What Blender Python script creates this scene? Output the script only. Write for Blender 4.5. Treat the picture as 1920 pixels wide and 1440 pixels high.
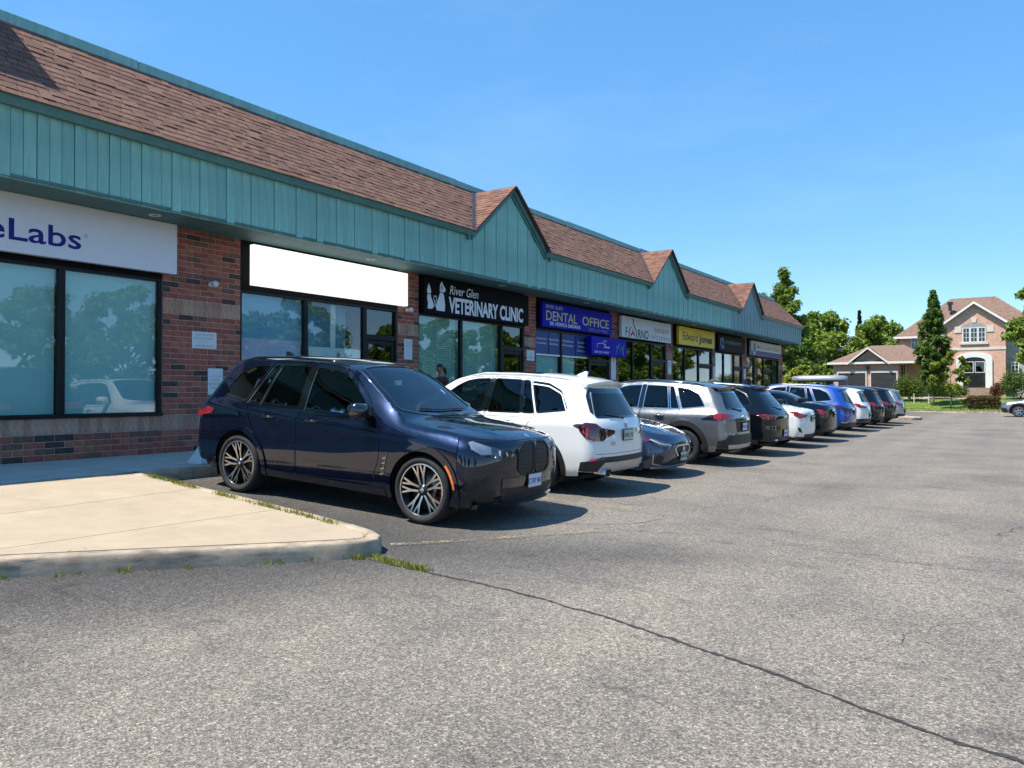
import bpy, bmesh, math, random
import numpy as np
from mathutils import Vector, Matrix, Euler
from mathutils.geometry import delaunay_2d_cdt

for _o in list(bpy.data.objects):
    bpy.data.objects.remove(_o)
SC = bpy.context.scene
COL = SC.collection
R = math.radians
random.seed(7)
rng = np.random.default_rng(7)

# ------------------------------------------------------------------ camera
YAW = math.degrees(math.atan(960 / 1442))
cam = bpy.data.objects.new('camera', bpy.data.cameras.new('camera'))
COL.objects.link(cam)
cam.data.sensor_width = 36.0
cam.data.lens = 36.0 * 1442 / 1920
cam.data.clip_start = 0.05
cam.data.clip_end = 2000
cam.location = (0, 0, 1.5)
cam.rotation_euler = (R(90) + math.atan(15 / 1442), 0, R(YAW))
SC.camera = cam

# ------------------------------------------------------------------ sky, sun, exposure
SUN_FROM = Vector((-0.30, -0.45, 1.0)).normalized()
world = bpy.data.worlds.new('World')
SC.world = world
world.use_nodes = True
_n = world.node_tree.nodes
_l = world.node_tree.links
_n.clear()
_out = _n.new('ShaderNodeOutputWorld')
_bg = _n.new('ShaderNodeBackground')
_sky = _n.new('ShaderNodeTexSky')
_sky.sky_type = 'NISHITA'
_sky.sun_disc = False
_sky.sun_elevation = math.asin(SUN_FROM.z)
_sky.sun_rotation = math.atan2(SUN_FROM.x, SUN_FROM.y)
_sky.altitude = 100
_sky.air_density = 0.5
_sky.dust_density = 0.0
_sky.ozone_density = 1.0
_bg.inputs['Strength'].default_value = 0.15
_hs = _n.new('ShaderNodeHueSaturation')
_hs.inputs['Saturation'].default_value = 1.97
_hs.inputs['Value'].default_value = 2.25
_gm = _n.new('ShaderNodeGamma')      # film-like compression of the sky's range
_gm.inputs['Gamma'].default_value = 0.45
_l.new(_sky.outputs[0], _gm.inputs['Color'])
_l.new(_gm.outputs[0], _hs.inputs['Color'])
# faint high wisps of cloud over the whole sky
_tc = _n.new('ShaderNodeTexCoord'); _mp = _n.new('ShaderNodeMapping'); _mp.inputs['Scale'].default_value = (1.0, 1.6, 4.5); _mp.inputs['Rotation'].default_value = (0.2, 0.1, 0.6)
_cn = _n.new('ShaderNodeTexNoise'); _cn.inputs['Scale'].default_value = 2.6; _cn.inputs['Detail'].default_value = 8; _cn.inputs['Roughness'].default_value = 0.62
_cr = _n.new('ShaderNodeValToRGB'); _cr.color_ramp.elements[0].position = 0.50; _cr.color_ramp.elements[1].position = 0.85
_cr.color_ramp.elements[0].color = (0, 0, 0, 1); _cr.color_ramp.elements[1].color = (0.055, 0.055, 0.055, 1)
_cm = _n.new('ShaderNodeMix'); _cm.data_type = 'RGBA'; _cm.inputs[7].default_value = (5.4, 5.9, 6.4, 1)
_l.new(_tc.outputs['Generated'], _mp.inputs[0]); _l.new(_mp.outputs[0], _cn.inputs['Vector']); _l.new(_cn.outputs['Fac'], _cr.inputs[0])
_l.new(_cr.outputs[0], _cm.inputs[0]); _l.new(_hs.outputs[0], _cm.inputs[6])
_l.new(_cm.outputs[2], _bg.inputs['Color'])
_l.new(_bg.outputs[0], _out.inputs['Surface'])

sun = bpy.data.objects.new('sun', bpy.data.lights.new('sun', 'SUN'))
COL.objects.link(sun)
sun.data.energy = 4.1
sun.data.angle = R(0.53)
sun.data.color = (1.0, 0.94, 0.84)
sun.rotation_euler = (-SUN_FROM).to_track_quat('-Z', 'Y').to_euler()
sun.location = (-20, -30, 60)

SC.view_settings.view_transform = 'Standard'
SC.view_settings.look = 'None'
SC.view_settings.exposure = 0.92
SC.view_settings.gamma = 1.0
SC.view_settings.use_curve_mapping = False
SC.cycles.max_bounces = 10
SC.cycles.transparent_max_bounces = 16
SC.cycles.caustics_reflective = False
SC.cycles.caustics_refractive = False
SC.cycles.use_denoising = True

# ------------------------------------------------------------------ helpers
def link(o, parent=None):
    COL.objects.link(o)
    if parent is not None:
        o.parent = parent
    return o

def tag(o, label=None, cat=None, group=None, kind=None):
    if label: o['label'] = label
    if cat: o['category'] = cat
    if group: o['group'] = group
    if kind: o['kind'] = kind
    return o

def empty(name, loc=(0, 0, 0), rot=(0, 0, 0), parent=None):
    o = bpy.data.objects.new(name, None)
    o.empty_display_size = 0.2
    o.location = loc
    o.rotation_euler = rot
    return link(o, parent)

def mesh(name, verts, faces, mats, fm=None, smooth=False):
    me = bpy.data.meshes.new(name)
    me.from_pydata([tuple(map(float, v)) for v in verts], [], [tuple(int(i) for i in f) for f in faces])
    if not isinstance(mats, (list, tuple)): mats = [mats]
    for m in mats: me.materials.append(m)
    if fm is not None: me.polygons.foreach_set('material_index', [int(i) for i in fm])
    if smooth: me.polygons.foreach_set('use_smooth', [True] * len(me.polygons))
    me.update()
    return me

def ob(name, me, parent=None, loc=(0, 0, 0), rot=(0, 0, 0)):
    o = bpy.data.objects.new(name, me)
    o.location = loc
    o.rotation_euler = rot
    return link(o, parent)

def copy_tree(o, parent=None):
    c = o.copy()
    COL.objects.link(c)
    c.parent = parent
    for ch in list(o.children):
        copy_tree(ch, c)
    return c

class MB:
    """collects simple solids, then links them as ONE mesh object"""
    def __init__(s):
        s.v = []; s.f = []; s.m = []
    def add(s, vs, fs, mi=0):
        o = len(s.v)
        s.v += [tuple(v) for v in vs]
        s.f += [tuple(i + o for i in f) for f in fs]
        s.m += [mi] * len(fs)
        return s
    def box(s, x0, x1, y0, y1, z0, z1, mi=0):
        vs = [(x, y, z) for z in (z0, z1) for y in (y0, y1) for x in (x0, x1)]
        return s.add(vs, [(0, 2, 3, 1), (4, 5, 7, 6), (0, 1, 5, 4), (2, 6, 7, 3), (0, 4, 6, 2), (1, 3, 7, 5)], mi)
    def obox(s, c, u, v, w, mi=0):
        c = Vector(c); u = Vector(u); v = Vector(v); w = Vector(w)
        vs = [c + a * u + b * v + d * w for d in (-1, 1) for b in (-1, 1) for a in (-1, 1)]
        return s.add(vs, [(0, 2, 3, 1), (4, 5, 7, 6), (0, 1, 5, 4), (2, 6, 7, 3), (0, 4, 6, 2), (1, 3, 7, 5)], mi)
    def prism(s, poly, d0, d1, axis='x', mi=0):
        n = len(poly)
        def P(p, d):
            if axis == 'x': return (d, p[0], p[1])
            if axis == 'y': return (p[0], d, p[1])
            return (p[0], p[1], d)
        vs = [P(p, d0) for p in poly] + [P(p, d1) for p in poly]
        fs = [tuple(range(n - 1, -1, -1)), tuple(range(n, 2 * n))]
        fs += [(i, (i + 1) % n, n + (i + 1) % n, n + i) for i in range(n)]
        return s.add(vs, fs, mi)
    def tube(s, pts, rad, n=8, mi=0, cap=True):
        pts = [Vector(p) for p in pts]
        if not isinstance(rad, (list, tuple)): rad = [rad] * len(pts)
        rings = []
        up = Vector((0, 0, 1))
        for i, p in enumerate(pts):
            t = (pts[min(i + 1, len(pts) - 1)] - pts[max(i - 1, 0)])
            if t.length < 1e-9: t = Vector((0, 0, 1))
            t.normalize()
            a = t.cross(up)
            if a.length < 1e-3: a = t.cross(Vector((1, 0, 0)))
            a.normalize(); b = t.cross(a)
            rings.append([p + rad[i] * (math.cos(k * 2 * math.pi / n) * a + math.sin(k * 2 * math.pi / n) * b) for k in range(n)])
        vs = [q for r in rings for q in r]
        fs = [(i * n + k, i * n + (k + 1) % n, (i + 1) * n + (k + 1) % n, (i + 1) * n + k) for i in range(len(pts) - 1) for k in range(n)]
        if cap:
            fs += [tuple(range(n - 1, -1, -1)), tuple((len(pts) - 1) * n + k for k in range(n))]
        return s.add(vs, fs, mi)
    def lathe(s, prof, n=24, axis='y', mi=0, closed=False, c=(0, 0, 0)):
        """prof: list of (radius, height along axis)"""
        vs = []
        for r, h in prof:
            for k in range(n):
                a = 2 * math.pi * k / n
                ca, sa = r * math.cos(a), r * math.sin(a)
                p = {'y': (ca, h, sa), 'z': (ca, sa, h), 'x': (h, ca, sa)}[axis]
                vs.append((p[0] + c[0], p[1] + c[1], p[2] + c[2]))
        m = len(prof)
        fs = []
        for i in range(m - (0 if closed else 1)):
            j = (i + 1) % m
            for k in range(n):
                fs.append((i * n + k, i * n + (k + 1) % n, j * n + (k + 1) % n, j * n + k))
        return s.add(vs, fs, mi)
    def mesh(s, name, mats, smooth=False):
        return mesh(name, s.v, s.f, mats, s.m, smooth)
    def build(s, name, mats, parent=None, loc=(0, 0, 0), rot=(0, 0, 0), smooth=False, bevel=0, fixn=True):
        me = s.mesh(name, mats, smooth)
        if fixn:
            bm = bmesh.new(); bm.from_mesh(me)
            bmesh.ops.recalc_face_normals(bm, faces=bm.faces[:])
            bm.to_mesh(me); bm.free()
        o = ob(name, me, parent, loc, rot)
        if bevel:
            b = o.modifiers.new('bevel', 'BEVEL'); b.width = bevel; b.segments = 2; b.limit_method = 'ANGLE'
        return o

# ------------------------------------------------------------------ materials
MATS = {}
def nt(name):
    m = bpy.data.materials.new(name); m.use_nodes = True
    MATS[name] = m
    return m, m.node_tree.nodes, m.node_tree.links, m.node_tree.nodes['Principled BSDF']

def ramp(nodes, links, src, stops):
    r = nodes.new('ShaderNodeValToRGB')
    e = r.color_ramp.elements
    e[0].position, e[0].color = stops[0][0], (*stops[0][1], 1)
    e[1].position, e[1].color = stops[-1][0], (*stops[-1][1], 1)
    for p, c in stops[1:-1]:
        q = e.new(p); q.color = (*c, 1)
    links.new(src, r.inputs[0])
    return r.outputs[0]

def texcoord(nodes, links, scale=(1, 1, 1), kind='Object', rot=(0, 0, 0)):
    t = nodes.new('ShaderNodeTexCoord'); mp = nodes.new('ShaderNodeMapping')
    mp.inputs['Scale'].default_value = scale
    mp.inputs['Rotation'].default_value = rot
    links.new(t.outputs[kind], mp.inputs[0])
    return mp.outputs[0]

def noise(nodes, links, vec, scale, detail=4, rough=0.55, out='Fac'):
    n = nodes.new('ShaderNodeTexNoise')
    n.inputs['Scale'].default_value = scale; n.inputs['Detail'].default_value = detail
    n.inputs['Roughness'].default_value = rough
    if vec is not None: links.new(vec, n.inputs['Vector'])
    return n.outputs[out]

def mix(nodes, links, fac, a, b, typ='MIX'):
    m = nodes.new('ShaderNodeMix'); m.data_type = 'RGBA'; m.blend_type = typ
    for s, v in ((0, fac), (6, a), (7, b)):
        if isinstance(v, (int, float)): m.inputs[s].default_value = v
        elif isinstance(v, tuple): m.inputs[s].default_value = (*v, 1) if len(v) == 3 else v
        else: links.new(v, m.inputs[s])
    return m.outputs[2]

def bump(nodes, links, bs, h, strength=0.3, dist=0.01):
    b = nodes.new('ShaderNodeBump'); b.inputs['Strength'].default_value = strength; b.inputs['Distance'].default_value = dist
    links.new(h, b.inputs['Height']); links.new(b.outputs[0], bs.inputs['Normal'])

def mat(name, col, rough=0.6, metal=0.0, var=0.0, vscale=3.0, coat=0.0, bumps=0.0, bscale=60.0, bdist=0.004, spec=0.5, obrand=0.0, emit=0.0):
    """plain surface with noise-driven colour variation, per-object variation and fine relief"""
    if name in MATS: return MATS[name]
    m, N, L, bs = nt(name)
    bs.inputs['Roughness'].default_value = rough
    bs.inputs['Metallic'].default_value = metal
    bs.inputs['Specular IOR Level'].default_value = spec
    if coat:
        bs.inputs['Coat Weight'].default_value = coat; bs.inputs['Coat Roughness'].default_value = 0.03
    c = col
    if var > 0:
        v = texcoord(N, L)
        f = noise(N, L, v, vscale, 6)
        lo = tuple(max(0, x * (1 - var)) for x in col); hi = tuple(min(1, x * (1 + var)) for x in col)
        c = ramp(N, L, f, [(0.3, lo), (0.7, hi)])
    if obrand > 0:
        oi = N.new('ShaderNodeObjectInfo')
        r = ramp(N, L, oi.outputs['Random'], [(0, (1 - obrand,) * 3), (1, (1 + obrand,) * 3)])
        c = mix(N, L, 1.0, c, r, 'MULTIPLY')
    if isinstance(c, tuple): bs.inputs['Base Color'].default_value = (*c, 1)
    else: L.new(c, bs.inputs['Base Color'])
    if bumps > 0:
        v = texcoord(N, L)
        bump(N, L, bs, noise(N, L, v, bscale, 5), bumps, bdist)
    if emit > 0:
        bs.inputs['Emission Color'].default_value = (*col, 1); bs.inputs['Emission Strength'].default_value = emit
    return m

def glass(name, tint, ior=1.5, rough=0.0, refl=(1, 1, 1)):
    """window pane: tinted see-through layer under a Fresnel mirror layer"""
    m, N, L, bs = nt(name)
    N.remove(bs)
    o = N['Material Output']
    tr = N.new('ShaderNodeBsdfTransparent'); tr.inputs[0].default_value = (*tint, 1)
    gl = N.new('ShaderNodeBsdfGlossy'); gl.inputs['Roughness'].default_value = rough; gl.inputs['Color'].default_value = (*refl, 1)
    fr = N.new('ShaderNodeFresnel')
    ge = N.new('ShaderNodeNewGeometry')       # same reflectance from both sides of a thin pane
    e1 = N.new('ShaderNodeMath'); e1.operation = 'MULTIPLY_ADD'; L.new(ge.outputs['Backfacing'], e1.inputs[0]); e1.inputs[1].default_value = -2; e1.inputs[2].default_value = 1
    e2 = N.new('ShaderNodeMath'); e2.operation = 'POWER'; e2.inputs[0].default_value = ior; L.new(e1.outputs[0], e2.inputs[1])
    L.new(e2.outputs[0], fr.inputs['IOR'])
    mx = N.new('ShaderNodeMixShader')
    L.new(fr.outputs[0], mx.inputs[0]); L.new(tr.outputs[0], mx.inputs[1]); L.new(gl.outputs[0], mx.inputs[2])
    L.new(mx.outputs[0], o.inputs['Surface'])
    return m

def smoothstep(a, b, x):
    t = min(1, max(0, (x - a) / (b - a)))
    return t * t * (3 - 2 * t)

def zg(x):
    """height of the parking lot: it rises towards the kerb in front of the shops"""
    t = min(1.0, max(0.0, (-4.6 - x) / (9.93 - 4.6)))
    return 0.27 * (t - 0.06) / 0.94 if t > 0.12 else 0.27 * (t * t / 0.24) / 0.94

def text(body, size, mt, parent, y, z, x, name='lettering', align='LEFT', sx=1.0, shear=0.0, offset=0.0, ext=0.004, rot=(R(90), 0, R(90)), sp=1.0):
    cu = bpy.data.curves.new(name, 'FONT')
    cu.body = body; cu.size = size; cu.align_x = align; cu.align_y = 'BOTTOM_BASELINE'
    cu.shear = shear; cu.offset = offset; cu.extrude = ext; cu.space_character = sp
    cu.resolution_u = 3
    cu.materials.append(mt)
    t = bpy.data.objects.new(name + '_tmp', cu)
    me = bpy.data.meshes.new_from_object(t)
    me.name = name
    bpy.data.objects.remove(t); bpy.data.curves.remove(cu)
    if not me.materials: me.materials.append(mt)
    o = bpy.data.objects.new(name, me)
    o.location = (x, y, z); o.rotation_euler = rot; o.scale = (sx, 1, 1)
    return link(o, parent)
# ------------------------------------------------------------------ car shape library
def pchip_slopes(x, y):
    h = np.diff(x, axis=-1); d = np.diff(y, axis=-1) / np.maximum(h, 1e-9)
    m = np.zeros_like(y)
    a, b = d[..., :-1], d[..., 1:]
    with np.errstate(divide='ignore', invalid='ignore'):
        hm = np.where(a * b > 0, 2 * a * b / (a + b), 0.0)
    m[..., 1:-1] = hm
    m[..., 0] = d[..., 0]; m[..., -1] = d[..., -1]
    return h, m

class Curve:
    def __init__(s, pts):
        p = sorted(pts)
        s.x = np.array([q[0] for q in p], float); s.y = np.array([q[1] for q in p], float)
        s.h, s.m = pchip_slopes(s.x, s.y)
    def __call__(s, x):
        x = np.clip(np.asarray(x, float), s.x[0], s.x[-1])
        i = np.clip(np.searchsorted(s.x, x, side='right') - 1, 0, len(s.x) - 2)
        t = (x - s.x[i]) / s.h[i]
        h = s.h[i]
        return ((2 * t**3 - 3 * t**2 + 1) * s.y[i] + (t**3 - 2 * t**2 + t) * h * s.m[i]
                + (-2 * t**3 + 3 * t**2) * s.y[i + 1] + (t**3 - t**2) * h * s.m[i + 1])

def rows_eval(zc, wc, z):
    h, m = pchip_slopes(zc, wc)
    z = np.clip(z, zc[:, 0], zc[:, -1])
    i = np.clip((zc <= z[:, None]).sum(1) - 1, 0, zc.shape[1] - 2)
    k = np.arange(len(z))
    hh = np.maximum(h[k, i], 1e-9)
    t = (z - zc[k, i]) / hh
    return ((2 * t**3 - 3 * t**2 + 1) * wc[k, i] + (t**3 - 2 * t**2 + t) * hh * m[k, i]
            + (-2 * t**3 + 3 * t**2) * wc[k, i + 1] + (t**3 - t**2) * hh * m[k, i + 1])

def inpoly(pts, poly):
    pts = np.asarray(pts); poly = np.asarray(poly)
    x, y = pts[:, 0], pts[:, 1]
    c = np.zeros(len(pts), bool)
    n = len(poly)
    for i in range(n):
        x0, y0 = poly[i]; x1, y1 = poly[(i + 1) % n]
        if y0 == y1: continue
        k = ((y0 > y) != (y1 > y)) & (x < (x1 - x0) * (y - y0) / (y1 - y0) + x0)
        c ^= k
    return c

def dense(poly, d, closed=True):
    out = []
    n = len(poly)
    for i in range(n if closed else n - 1):
        a = np.array(poly[i], float); b = np.array(poly[(i + 1) % n], float)
        k = max(1, int(math.ceil(np.linalg.norm(b - a) / d)))
        for j in range(k): out.append(tuple(a + (b - a) * j / k))
    if not closed: out.append(tuple(poly[-1]))
    return out

def rnd(poly, r, n=4):
    """round the corners of a polygon"""
    out = []
    m = len(poly)
    for i in range(m):
        p = np.array(poly[i], float); a = np.array(poly[i - 1], float); b = np.array(poly[(i + 1) % m], float)
        da, db = a - p, b - p
        la, lb = np.linalg.norm(da), np.linalg.norm(db)
        rr = min(r, la * 0.45, lb * 0.45)
        p0 = p + da / la * rr; p1 = p + db / lb * rr
        for k in range(n + 1):
            t = k / n
            q = (1 - t)**2 * p0 + 2 * t * (1 - t) * p + t * t * p1
            out.append(tuple(q))
    return out

def offset_poly(poly, d):
    """move every point of a closed polygon along its averaged normal (d>0 grows)"""
    P = np.array(poly, float)
    area = 0.5 * np.sum(P[:, 0] * np.roll(P[:, 1], -1) - np.roll(P[:, 0], -1) * P[:, 1])
    e = np.roll(P, -1, 0) - P
    nrm = np.stack([e[:, 1], -e[:, 0]], 1) / (np.linalg.norm(e, axis=1)[:, None] + 1e-12)
    if area < 0: nrm = -nrm
    v = nrm + np.roll(nrm, 1, 0)
    v /= (np.linalg.norm(v, axis=1)[:, None] + 1e-9)
    return [tuple(q) for q in P + v * d]

def circle(cx, cy, r, n=40, a0=0, a1=360):
    full = abs(a1 - a0) >= 360
    k = n if full else n + 1
    return [(cx + r * math.cos(R(a0 + (a1 - a0) * i / n)), cy + r * math.sin(R(a0 + (a1 - a0) * i / n))) for i in range(k)]

def cdt(outer, loops, inner):
    pts = []; edges = []
    for lp in [outer] + loops:
        o = len(pts); n = len(lp)
        pts += [Vector((float(a), float(b))) for a, b in lp]
        edges += [(o + i, o + (i + 1) % n) for i in range(n)]
    pts += [Vector((float(a), float(b))) for a, b in inner]
    r = delaunay_2d_cdt(pts, edges, [], 0, 1e-5)
    V = np.array([(v.x, v.y) for v in r[0]]); T = np.array([f for f in r[2] if len(f) == 3])
    c = V[T].mean(1)
    ok = inpoly(c, outer)
    return V, T[ok], c[ok]

class Shape:
    def __init__(s, L, top, ey, drop, plan, belt, bd, sill, front, rear, Kf=.42, nf=2.5, Kr=.33, nr=2.6, cn=3.0, low=.07, crease=None):
        s.crease = crease
        s.L = L
        s.top, s.ey, s.drop, s.plan, s.belt, s.bd, s.sill = map(Curve, (top, ey, drop, plan, belt, bd, sill))
        s.front, s.rear = Curve(front), Curve(rear)
        s.Kf, s.nf, s.Kr, s.nr, s.cn, s.low = Kf, nf, Kr, nr, cn, low
        s.us = np.linspace(-1, 1, 49)
        b = np.sin(s.us * math.pi / 2)
        z = np.full_like(b, float(s.top(L)))
        for _ in range(40): x = s.xf(z, b); z = s.zt(x, b)
        s.ftx, s.ftz = x, z
        z = np.full_like(b, float(s.top(0)))
        for _ in range(60): x = s.xr(z, b); z = 0.5 * z + 0.5 * s.zt(x, b)
        s.rtx, s.rtz = x, z
        s.zf0 = float(s.sill(L)); s.zr0 = float(s.sill(0))
        s.fcorr = s._corr(s.raw_front, s.ftx, s.ftz, b)
        s.rcorr = s._corr(s.raw_rear, s.rtx, s.rtz, b)
    def xf(s, z, b): return s.L - s.front(z) - s.Kf * (1 - np.maximum(0, 1 - np.abs(b)**s.nf)**(1 / s.nf))
    def xr(s, z, b): return s.rear(z) + s.Kr * (1 - np.maximum(0, 1 - np.abs(b)**s.nr)**(1 / s.nr))
    crease = None
    def zt(s, x, b):
        z = s.top(x) - s.drop(x) * np.abs(b)**s.cn
        if s.crease:
            h, bc, x0 = s.crease
            t = np.clip((x - x0) / .25, 0, 1) * np.clip((s.L - .12 - x) / .35, 0, 1)
            bb = np.abs(b) / (bc + .10 * np.clip((s.L - x) / 1.2, 0, 1))
            z = z + h * t * (1 / (1 + np.exp((bb - 1) * 22)) - 1) + h * .5 * t * np.exp(-((bb - .97) / .09)**2)
        return z
    def ze(s, x): return s.top(x) - s.drop(x)
    def W(s, x, z):
        x = np.asarray(x, float); z = np.asarray(z, float)
        zs, ze, zb, wm = s.sill(x), s.ze(x), s.belt(x), s.plan(x)
        zb = np.minimum(zb, ze - 0.035)
        zsh = zb - 0.14
        zc = np.stack([zs, zs + .10, zs + (zsh - zs) * .55, zsh, zb, zb + (ze - zb) * .5, ze], -1)
        wb = wm - s.bd(x); we = s.ey(x)
        wc = np.stack([wm - s.low, wm - s.low * .45, wm - .004, wm - .006, wb, wb + (we - wb) * .44, we], -1)
        return rows_eval(zc, wc, z)
    # surfaces ----------------------------------------------------
    def side(s, P, sg=1):
        return np.stack([P[:, 0], sg * s.W(P[:, 0], P[:, 1]), P[:, 1]], 1)
    def topf(s, P):
        return np.stack([P[:, 0], P[:, 1] * s.ey(P[:, 0]), s.zt(P[:, 0], P[:, 1])], 1)
    def raw_front(s, u, z):
        b = np.sin(u * math.pi / 2)
        x1 = s.xf(z, np.ones_like(b))
        return np.stack([s.xf(z, b), b * s.W(x1, z), z], 1)
    def raw_rear(s, u, z):
        b = np.sin(u * math.pi / 2)
        x1 = s.xr(z, np.ones_like(b))
        return np.stack([s.xr(z, b), b * s.W(x1, z), z], 1)
    def _corr(s, f, tx, tz, b):
        return np.stack([tx, b * s.ey(tx), tz], 1) - f(s.us, tz)
    def _end(s, P, f, tz, corr, z0):
        u, z = P[:, 0], P[:, 1]
        uc = np.clip(u, -1, 1)
        zt = np.interp(uc, s.us, tz)
        w = np.clip((z - z0) / (zt - z0), 0, 1)**3
        d = np.stack([np.interp(uc, s.us, corr[:, k]) for k in range(3)], 1)
        return f(uc, z) + d * w[:, None]
    def frontf(s, P): return s._end(P, s.raw_front, s.ftz, s.fcorr, s.zf0)
    def rearf(s, P): return s._end(P, s.raw_rear, s.rtz, s.rcorr, s.zr0)
    def surf(s, kind):
        return {'left': lambda P: s.side(P, 1), 'right': lambda P: s.side(P, -1), 'top': s.topf, 'front': s.frontf, 'rear': s.rearf}[kind]
    def normals(s, kind, P):
        f = s.surf(kind); e = 0.004
        P = np.asarray(P, float)
        a = f(P + [e, 0]) - f(P - [e, 0]); b = f(P + [0, e]) - f(P - [0, e])
        n = np.cross(a, b)
        n /= (np.linalg.norm(n, axis=1)[:, None] + 1e-12)
        ref = {'left': (0, 1, 0), 'right': (0, -1, 0), 'top': (0, 0, 1), 'front': (1, 0, 0), 'rear': (-1, 0, 0)}[kind]
        flip = (n @ np.array(ref)) < 0
        if kind in ('front', 'rear'):
            sgn = 1 if kind == 'front' else -1
            out = np.stack([sgn * np.ones(len(P)), np.sin(np.clip(P[:, 0], -1, 1) * math.pi / 2) * 1.2, np.zeros(len(P))], 1)
            flip = (n * out).sum(1) < 0
        n[flip] *= -1
        return n

def grid2(a0, a1, b0, b1, da, db):
    A = np.arange(a0 + da * .5, a1, da); B = np.arange(b0 + db * .5, b1, db)
    g = []
    for i, a in enumerate(A):
        for b in B: g.append((a + (0.0), b + (db * .5 if i % 2 else 0)))
    return np.array(g)

def attach(S, kind, poly, off, thick, mt, name, parent, d=.05, inner_d=None, smooth=True):
    """panel lying on a body surface: follows it, proud by off, with an edge of depth thick"""
    poly = dense(poly, d)
    P = np.array(poly)
    g = grid2(P[:, 0].min(), P[:, 0].max(), P[:, 1].min(), P[:, 1].max(), inner_d or d, inner_d or d)
    if len(g):
        k = inpoly(g, poly)
        dist = np.min(np.linalg.norm(g[:, None, :] - P[None], axis=2), axis=1)
        g = g[k & (dist > (inner_d or d) * .35)]
    V, T, _ = cdt(poly, [], [tuple(q) for q in g])
    X = S.surf(kind)(V); n = S.normals(kind, V)
    top = X + n * off
    m = {}
    bl = []
    # boundary = first len(poly) outline points, matched by position
    idx = [int(np.argmin(np.sum((V - q)**2, 1))) for q in P]
    verts = [tuple(v) for v in top]
    base = len(verts)
    for i in idx: verts.append(tuple(X[i] + n[i] * (off - thick)))
    faces = []
    for t in T:
        a, b, c = (top[j] for j in t)
        nn = np.cross(b - a, c - a)
        faces.append(tuple(t) if nn @ n[t[0]] > 0 else (t[0], t[2], t[1]))
    nb = len(idx)
    for i in range(nb):
        j = (i + 1) % nb
        if idx[i] != idx[j]: faces.append((idx[i], idx[j], base + j, base + i))
    me = mesh(name, verts, faces, mt, None, smooth)
    bm = bmesh.new(); bm.from_mesh(me)
    for e in bm.edges:
        if len(e.link_faces) == 2 and e.calc_face_angle(0) > 0.7: e.smooth = False
    bm.to_mesh(me); bm.free()
    return ob(name, me, parent)

def ribbon(S, kind, line, w, off, mt, name, parent, thick=.006, closed=False, d=.05):
    """strip of width w running along a line on a body surface"""
    line = dense(line, d, closed)
    if closed:
        a = offset_poly(line, w / 2); b = offset_poly(line, -w / 2)
    else:
        P = np.array(line); t = np.gradient(P, axis=0); t /= np.linalg.norm(t, axis=1)[:, None] + 1e-12
        n = np.stack([-t[:, 1], t[:, 0]], 1)
        a = [tuple(q) for q in P + n * w / 2]; b = [tuple(q) for q in P - n * w / 2]
    A = np.array(a); B = np.array(b)
    XA, XB = S.surf(kind)(A), S.surf(kind)(B)
    NA, NB = S.normals(kind, A), S.normals(kind, B)
    rows = [XA + NA * (off - thick), XA + NA * off, XB + NB * off, XB + NB * (off - thick)]
    n = len(a)
    vs = [tuple(p) for r in rows for p in r]
    fs = []
    for r in range(3):
        for i in range(n if closed else n - 1):
            j = (i + 1) % n
            fs.append((r * n + i, r * n + j, (r + 1) * n + j, (r + 1) * n + i))
    if not closed:
        fs += [(0, n, 2 * n, 3 * n), (n - 1, 2 * n - 1, 3 * n - 1, 4 * n - 1)]
    me = mesh(name, vs, fs, mt)
    bm = bmesh.new(); bm.from_mesh(me); bmesh.ops.recalc_face_normals(bm, faces=bm.faces[:]); bm.to_mesh(me); bm.free()
    return ob(name, me, parent)

def tri_mesh(name, X, T, ref, mt):
    used = np.unique(T)
    remap = -np.ones(len(X), int); remap[used] = np.arange(len(used))
    return X[used], remap[T]

def weld(name, parts, mt, parent, dist=0.0012):
    """join triangle patches [(verts, tris, outward ref normals)] and weld them"""
    bm = bmesh.new()
    for X, T, Nn in parts:
        vs = [bm.verts.new(p) for p in X]
        for t in T:
            a, b, c = X[t[0]], X[t[1]], X[t[2]]
            nn = np.cross(b - a, c - a)
            q = (0, 1, 2) if nn @ Nn[t[0]] > 0 else (0, 2, 1)
            try: bm.faces.new([vs[t[k]] for k in q])
            except ValueError: pass
    bmesh.ops.remove_doubles(bm, verts=bm.verts[:], dist=dist)
    loose = [v for v in bm.verts if not v.link_faces]
    bmesh.ops.delete(bm, geom=loose, context='VERTS')
    for f in bm.faces: f.smooth = True
    for e in bm.edges:
        if len(e.link_faces) == 2 and e.calc_face_angle(0) > 1.5: e.smooth = False
    me = bpy.data.meshes.new(name)
    bm.to_mesh(me); bm.free()
    me.materials.append(mt)
    return ob(name, me, parent)
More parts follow.
